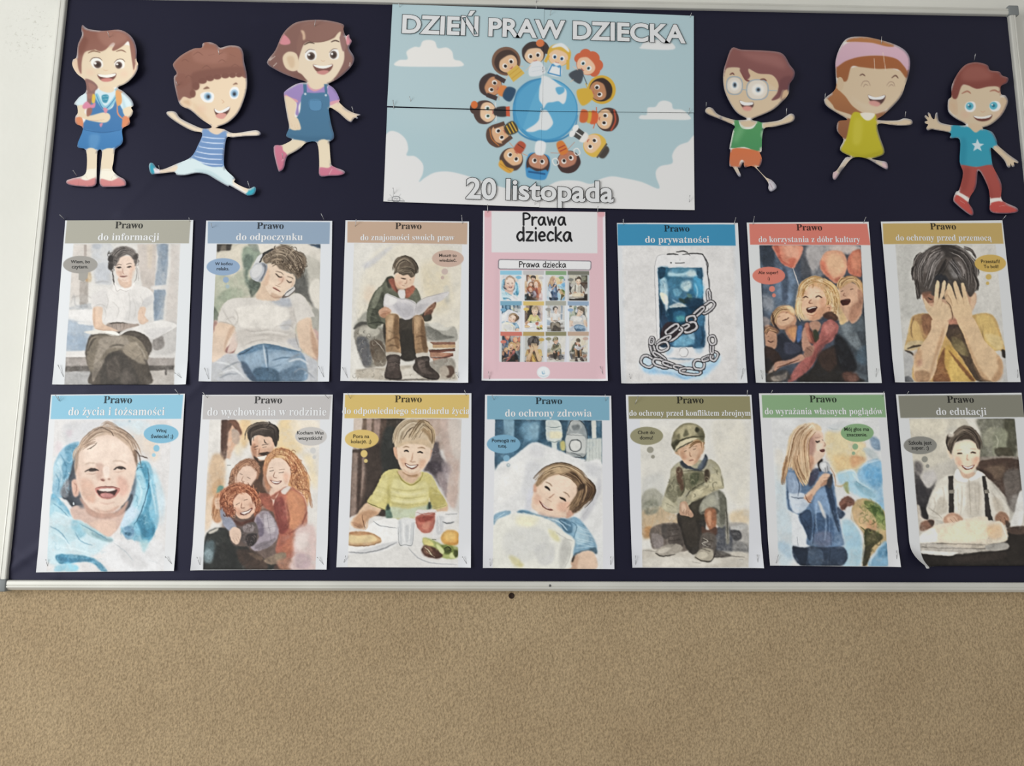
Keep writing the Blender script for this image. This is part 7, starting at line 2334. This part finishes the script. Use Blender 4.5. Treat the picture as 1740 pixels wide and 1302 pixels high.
# ---------------------------------------------------------------- the large poster of four sheets
cv = arts['BIG']; Z = lambda x, y: (640+x/3.107, y/3.107)
cv.paper = hexcol('e4e5e6')
full = [(85, 28), (1672, 89), (1677, 1112), (37, 1067)]
shB = Sheet([Z(*p) for p in full], 60); H = homography(shB.q, full); Hi = np.linalg.inv(H)
root = thing('poster', 'large light blue poster of four sheets with children around a globe', 'poster', (0, 0, 0)); shB.root(root)
tiles = [([(85, 28), (884, 55), (874, 592), (57, 566)], .0034), ([(884, 56), (1672, 89), (1672, 600), (872, 591)], .0028), ([(57, 571), (872, 593), (859, 1097), (37, 1067)], .0022), ([(872, 591), (1672, 600), (1677, 1112), (858, 1098)], .0018)]
for k, (tq, lift) in enumerate(tiles):
    lq = hmap(Hi, tq)
    t = Sheet([(0, 0), (1, 0), (1, 1), (0, 1)], 70+k, lift=lift)
    t.q = lq; t.uv = homography(lq, [(0, 0), (1, 0), (1, 1), (0, 1)]); t.inv = np.linalg.inv(t.uv); t.a = t.a*.28
    P, F = t.grid(.00105); me = raw_mesh('sheet', t.verts(P), F)
    paint_mesh(me, albedo(cv, sample(cv, hmap(H, P)))); link('sheet', me, m_print, root)
def outlined(name, words, A, B, wire, off, sy):
    f = text_mesh(words, off); o_ = text_mesh(words, off, False, wire, 4)
    x0, x1 = f[0][:, 0].min(), f[0][:, 0].max()
    d = (B-A)/(x1-x0); n = np.array([-d[1], d[0]])*sy
    tr = lambda V: A+np.outer(V[:, 0]-x0, d)+np.outer(V[:, 1], n)
    flat = lambda P, T, up: (np.c_[P[:, 0], np.full(len(P), -.0048-up), P[:, 1]], T)
    (Va, Ta), (Vb, Tb) = flat(tr(f[0]), f[1], 0), flat(tr(o_[0]), o_[1], .0003)
    T = np.vstack([Ta, Tb+len(Va)]); V = np.vstack([Va, Vb])
    a, b_, c_ = V[T[:, 0]], V[T[:, 1]], V[T[:, 2]]
    flip = ((b_[:, 0]-a[:, 0])*(c_[:, 2]-a[:, 2])-(b_[:, 2]-a[:, 2])*(c_[:, 0]-a[:, 0])) < 0
    T[flip] = T[flip][:, ::-1]
    me = raw_mesh(name, V, T, False); paint_mesh(me, np.vstack([np.tile((.77, .78, .79), (len(Va), 1)), np.tile((.045, .05, .06), (len(Vb), 1))]))
    return link(name, me, m_print, root)
A = lambda x, y: hmap(Hi, [(x, y)])[0]
outlined('title_lettering', 'DZIEŃ PRAW DZIECKA', A(133, 180), A(1630, 234), .0085, .042, 1.0)
outlined('date_lettering', '20 listopada', A(470, 1052), A(1250, 1072), .0085, .036, 1.0)

# ---------------------------------------------------------------- cut-out paper children
KIDS = [('K1', 0, 0, 3.616, 'cut-out paper schoolgirl in blue skirt with brown plait', .0035, .008),
        ('K2', 0, 0, 3.616, 'cut-out paper boy leaping in a striped blue vest', .005, .008),
        ('K3', 440, 0, 3.617, 'cut-out paper girl walking in a blue pinafore and purple shirt', .004, .007),
        ('K4', 1180, 0, 3.107, 'cut-out paper boy with round glasses and green vest', .004, .007),
        ('K5', 1180, 0, 3.107, 'cut-out paper girl in yellow dress with pink hairband', .004, .006),
        ('K6', 1180, 0, 3.107, 'cut-out paper boy in blue star shirt and red trousers', .004, .006)]
for nm, ox, oy, sc, lab, lift, bow in KIDS:
    cv = arts[nm]; cv.paper = hexcol('e4e2dd'); out = cv.cut+cv.off
    W = np.array([at(ox+x/sc, oy+y/sc) for x, y in out]); c0 = (W.min(0)+W.max(0))/2; half = (W.max(0)-W.min(0))/2
    L = W-c0
    step = .00115
    gxx, gzz = np.meshgrid(np.arange(-half[0], half[0], step), np.arange(-half[1], half[1], step))
    G = np.c_[gxx.ravel(), gzz.ravel()]
    # keep inner grid points a little inside the outline
    m = coverage([(L+half)/step], gxx.shape[0]+2, gxx.shape[1]+2)
    m = blur((m > .99).astype(np.float32), 1)
    gi = np.rint((G+half)/step).astype(int); G = G[m[gi[:, 1], gi[:, 0]] > .995]
    pts = [Vector(p) for p in L]+[Vector(p) for p in G]; n = len(L)
    r = delaunay_2d_cdt(pts, [(i, (i+1) % n) for i in range(n)], [], 1, 1e-6)
    P = np.array([(v[0], v[1]) for v in r[0]]); T = np.array([f for f in r[2] if len(f) == 3], np.int32)
    a, b_, c_ = P[T[:, 0]], P[T[:, 1]], P[T[:, 2]]
    flip = ((b_[:, 0]-a[:, 0])*(c_[:, 1]-a[:, 1])-(b_[:, 1]-a[:, 1])*(c_[:, 0]-a[:, 0])) < 0
    T[flip] = T[flip][:, ::-1]
    src = np.array([at(ox+x/sc, oy+y/sc) for x, y in ((0, 0), (1700, 0), (1700, 1300), (0, 1300))])
    Hk = homography(src, [(0, 0), (1700, 0), (1700, 1300), (0, 1300)])
    up = (P[:, 1]/half[1]+1)/2
    y = -(lift+bow*up**2*(.5+.5*np.abs(P[:, 0]/half[0])**1.5)+.003*(P[:, 0]/half[0])**2)
    me = raw_mesh('paper_cutout', np.c_[P[:, 0], y, P[:, 1]], T)
    q = hmap(Hk, P+c0); paint_mesh(me, albedo(cv, sample(cv, q))*(.97 if nm in ('K4', 'K5', 'K6') else 1.))
    thing('paper_cutout', lab, 'paper cut-out', (c0[0], 0, c0[1]), 'cut-out paper children', me, m_print)

# ---------------------------------------------------------------- pins: bent over or standing proud at the corners
PINS = '''informacji grey-green|tl 107.4,369 112,375.5|tr 325,374 322.5,380|bl 102.6,622 109.8,641|br 300,635 310,643
odpoczynku pale-blue|tl 362.3,384 361,390|tr 548,367 552.5,378|bl 350.3,627 355.8,644.6|br 543,624 551,641.6
znajomości tan|tl 607,377 602,391|tr 784.7,369.7 786.6,387.6|bl 583.4,626 592,643.4|br 775,634 779.7,643
dziecka pink|tl 828.5,352 829,368|tr 1014.8,354.7 1015.5,368|bl 830.4,633 831.6,645|br 1019,624.5 1025.7,641.4
prywatności strong-blue|tl 1057.7,376.3 1059.5,387.7|tr 1247.3,373.6 1245.7,388.8|bl 1068.5,637 1070.8,644|br 1260.5,628 1258,646
kultury coral|tl 1278.6,371.8 1278.6,388.8|tr 1466.7,373 1465.7,384|bl 1290.6,631 1294,645|br 1486,628 1486.6,641.5
przemocą mustard|tr 1703,370 1702,376|br 1724.5,630 1726.8,642.6
życia light-blue|tl 100,673.7 102.4,686|tl2 104.4,676 102.6,686|tr 302,663.7 307.6,676|bl 82,951 83,962|br 284,946 295,960
rodzinie light-grey|tl 348.7,668.7 356,681|tr 554.6,672.5 560.9,681|bl 337.5,947 341,959.5|br 541,947 551,959.5
standardu yellow|tl 592.5,670 598,682|tr 790,665 793.4,677.5|bl 588.7,944.6 585,955.8|br 786,946 794,959.5
zdrowia grey-blue|tl 836.2,673.7 841,683.7|tr 1027,672.5 1030,687.5|bl 832.5,949.6 833,962|br 1036.7,946 1037,959.5
zbrojnym olive|tl 1082.5,675 1076,695|tr 1267,665 1269.7,677.5|bl 1078.7,944.6 1079.5,961|br 1284,943 1287,958
poglądów green|tl 1309,665 1309,672|tr 1497,667.5 1499.6,678.7|bl 1320,943 1317.4,957|br 1519.6,936 1522,952
edukacji dark-grey|tl 1538.7,667 1540,673'''
NAME = {'tl': 'top left', 'tr': 'top right', 'bl': 'bottom left', 'br': 'bottom right', 'tl2': 'top left'}
def pin(a, b_, label, proud=.006, base=.0035, tip=.002):
    A, B = at(*a), at(*b_)
    p0 = Vector((A[0], -proud-base, A[1])); p1 = Vector((B[0], tip, B[1])); d = p1-p0; L = d.length
    bm = bmesh.new()
    bmesh.ops.create_cone(bm, segments=8, radius1=.00048, radius2=.0003, depth=L, cap_ends=True, matrix=Matrix.Translation((0, 0, -L/2)) @ Matrix.Rotation(math.pi, 4, 'X'))
    bmesh.ops.create_uvsphere(bm, u_segments=8, v_segments=6, radius=.00085)
    o = thing('straight_pin', label, 'pin', p0, 'pins holding the paper to the cloth', from_bm('straight_pin', bm), m_steel)
    o.rotation_euler = d.to_track_quat('-Z', 'Y').to_euler(); return o
for row in PINS.split('\n'):
    f = row.split('|'); word, colr = f[0].split()
    for q in f[1:]:
        k, a, b_ = q.split(); tp = lambda s_: tuple(float(v) for v in s_.split(','))
        extra = 'right-hand pin of the crossed pair' if k == 'tl2' else ('left-hand pin of the crossed pair' if word == 'życia' and k == 'tl' else 'thin steel pin')
        pin(tp(a), tp(b_), '%s at the %s corner of the %s poster "%s"' % (extra, NAME[k], colr, word), .006 if k[0] == 't' else .0012, .0035 if k[0] == 't' else .0055, .002 if k[0] == 't' else -.0034)
for lab, a, b_ in [
    ('at the top left corner of the large globe poster', (678.6, 11), (681, 17.7)), ('at the top edge of the globe poster, left of the seam', (911, 6.4), (911, 22.5)), ('at the top edge of the globe poster, right of the seam', (936, 22.5), (933, 32)),
    ('at the top right corner of the large globe poster', (1172.7, 28), (1171, 34)), ('across the left end of the globe poster seam', (669, 175), (669.6, 193)), ('above the seam on the left of the globe poster', (697, 169), (699.5, 180)),
    ('at the right edge of the globe poster near the seam', (1169.5, 188), (1169.5, 200)), ('in the middle of the globe poster', (921.6, 119), (921.6, 130)), ('on the seam inside the printed globe', (919, 186), (918, 195)),
    ('at the lower left corner of the globe poster', (669, 323.5), (671, 335)), ('at the bottom edge of the globe poster by the seam', (908.7, 344), (908.7, 352)), ('at the lower right corner of the globe poster', (1170, 336), (1171, 349))]:
    pin(a, b_, 'thin steel pin '+lab, .004, .005)
for lab, a, b_ in [
    ('in the hair of the paper schoolgirl with plait', (190.8, 64), (188, 71)), ('in the shoe of the paper schoolgirl with plait', (133.3, 297), (133.3, 304)), ('in the upper hair of the leaping paper boy', (376.7, 94), (373, 102)),
    ('in the side hair of the leaping paper boy', (305.6, 146.6), (304, 156)), ('in the raised back shoe of the leaping paper boy', (276.5, 289), (272.4, 296)), ('in the front shoe of the leaping paper boy', (426, 315), (426.7, 329)),
    ('in the hair of the paper girl in pinafore', (539.5, 44), (532.6, 54)), ('in the hand of the paper girl in pinafore', (601, 190), (602.6, 199)), ('in the back shoe of the paper girl in pinafore', (484, 268), (481, 275)),
    ('at the left hand of the paper boy with glasses', (1196, 182.5), (1200, 188)), ('at the right hand of the paper boy with glasses', (1331, 192.5), (1336, 203)), ('in the hairband of the paper girl in yellow', (1490.6, 72), (1497, 87)),
    ('at the raised left hand of the paper girl in yellow', (1396, 167), (1401, 178.6)), ('at the right hand of the paper girl in yellow', (1530.8, 198), (1538, 206)), ('in the hair of the paper boy in star shirt', (1648, 101), (1654.7, 110))]:
    pin(a, b_, 'thin steel pin '+lab, .008, .008)
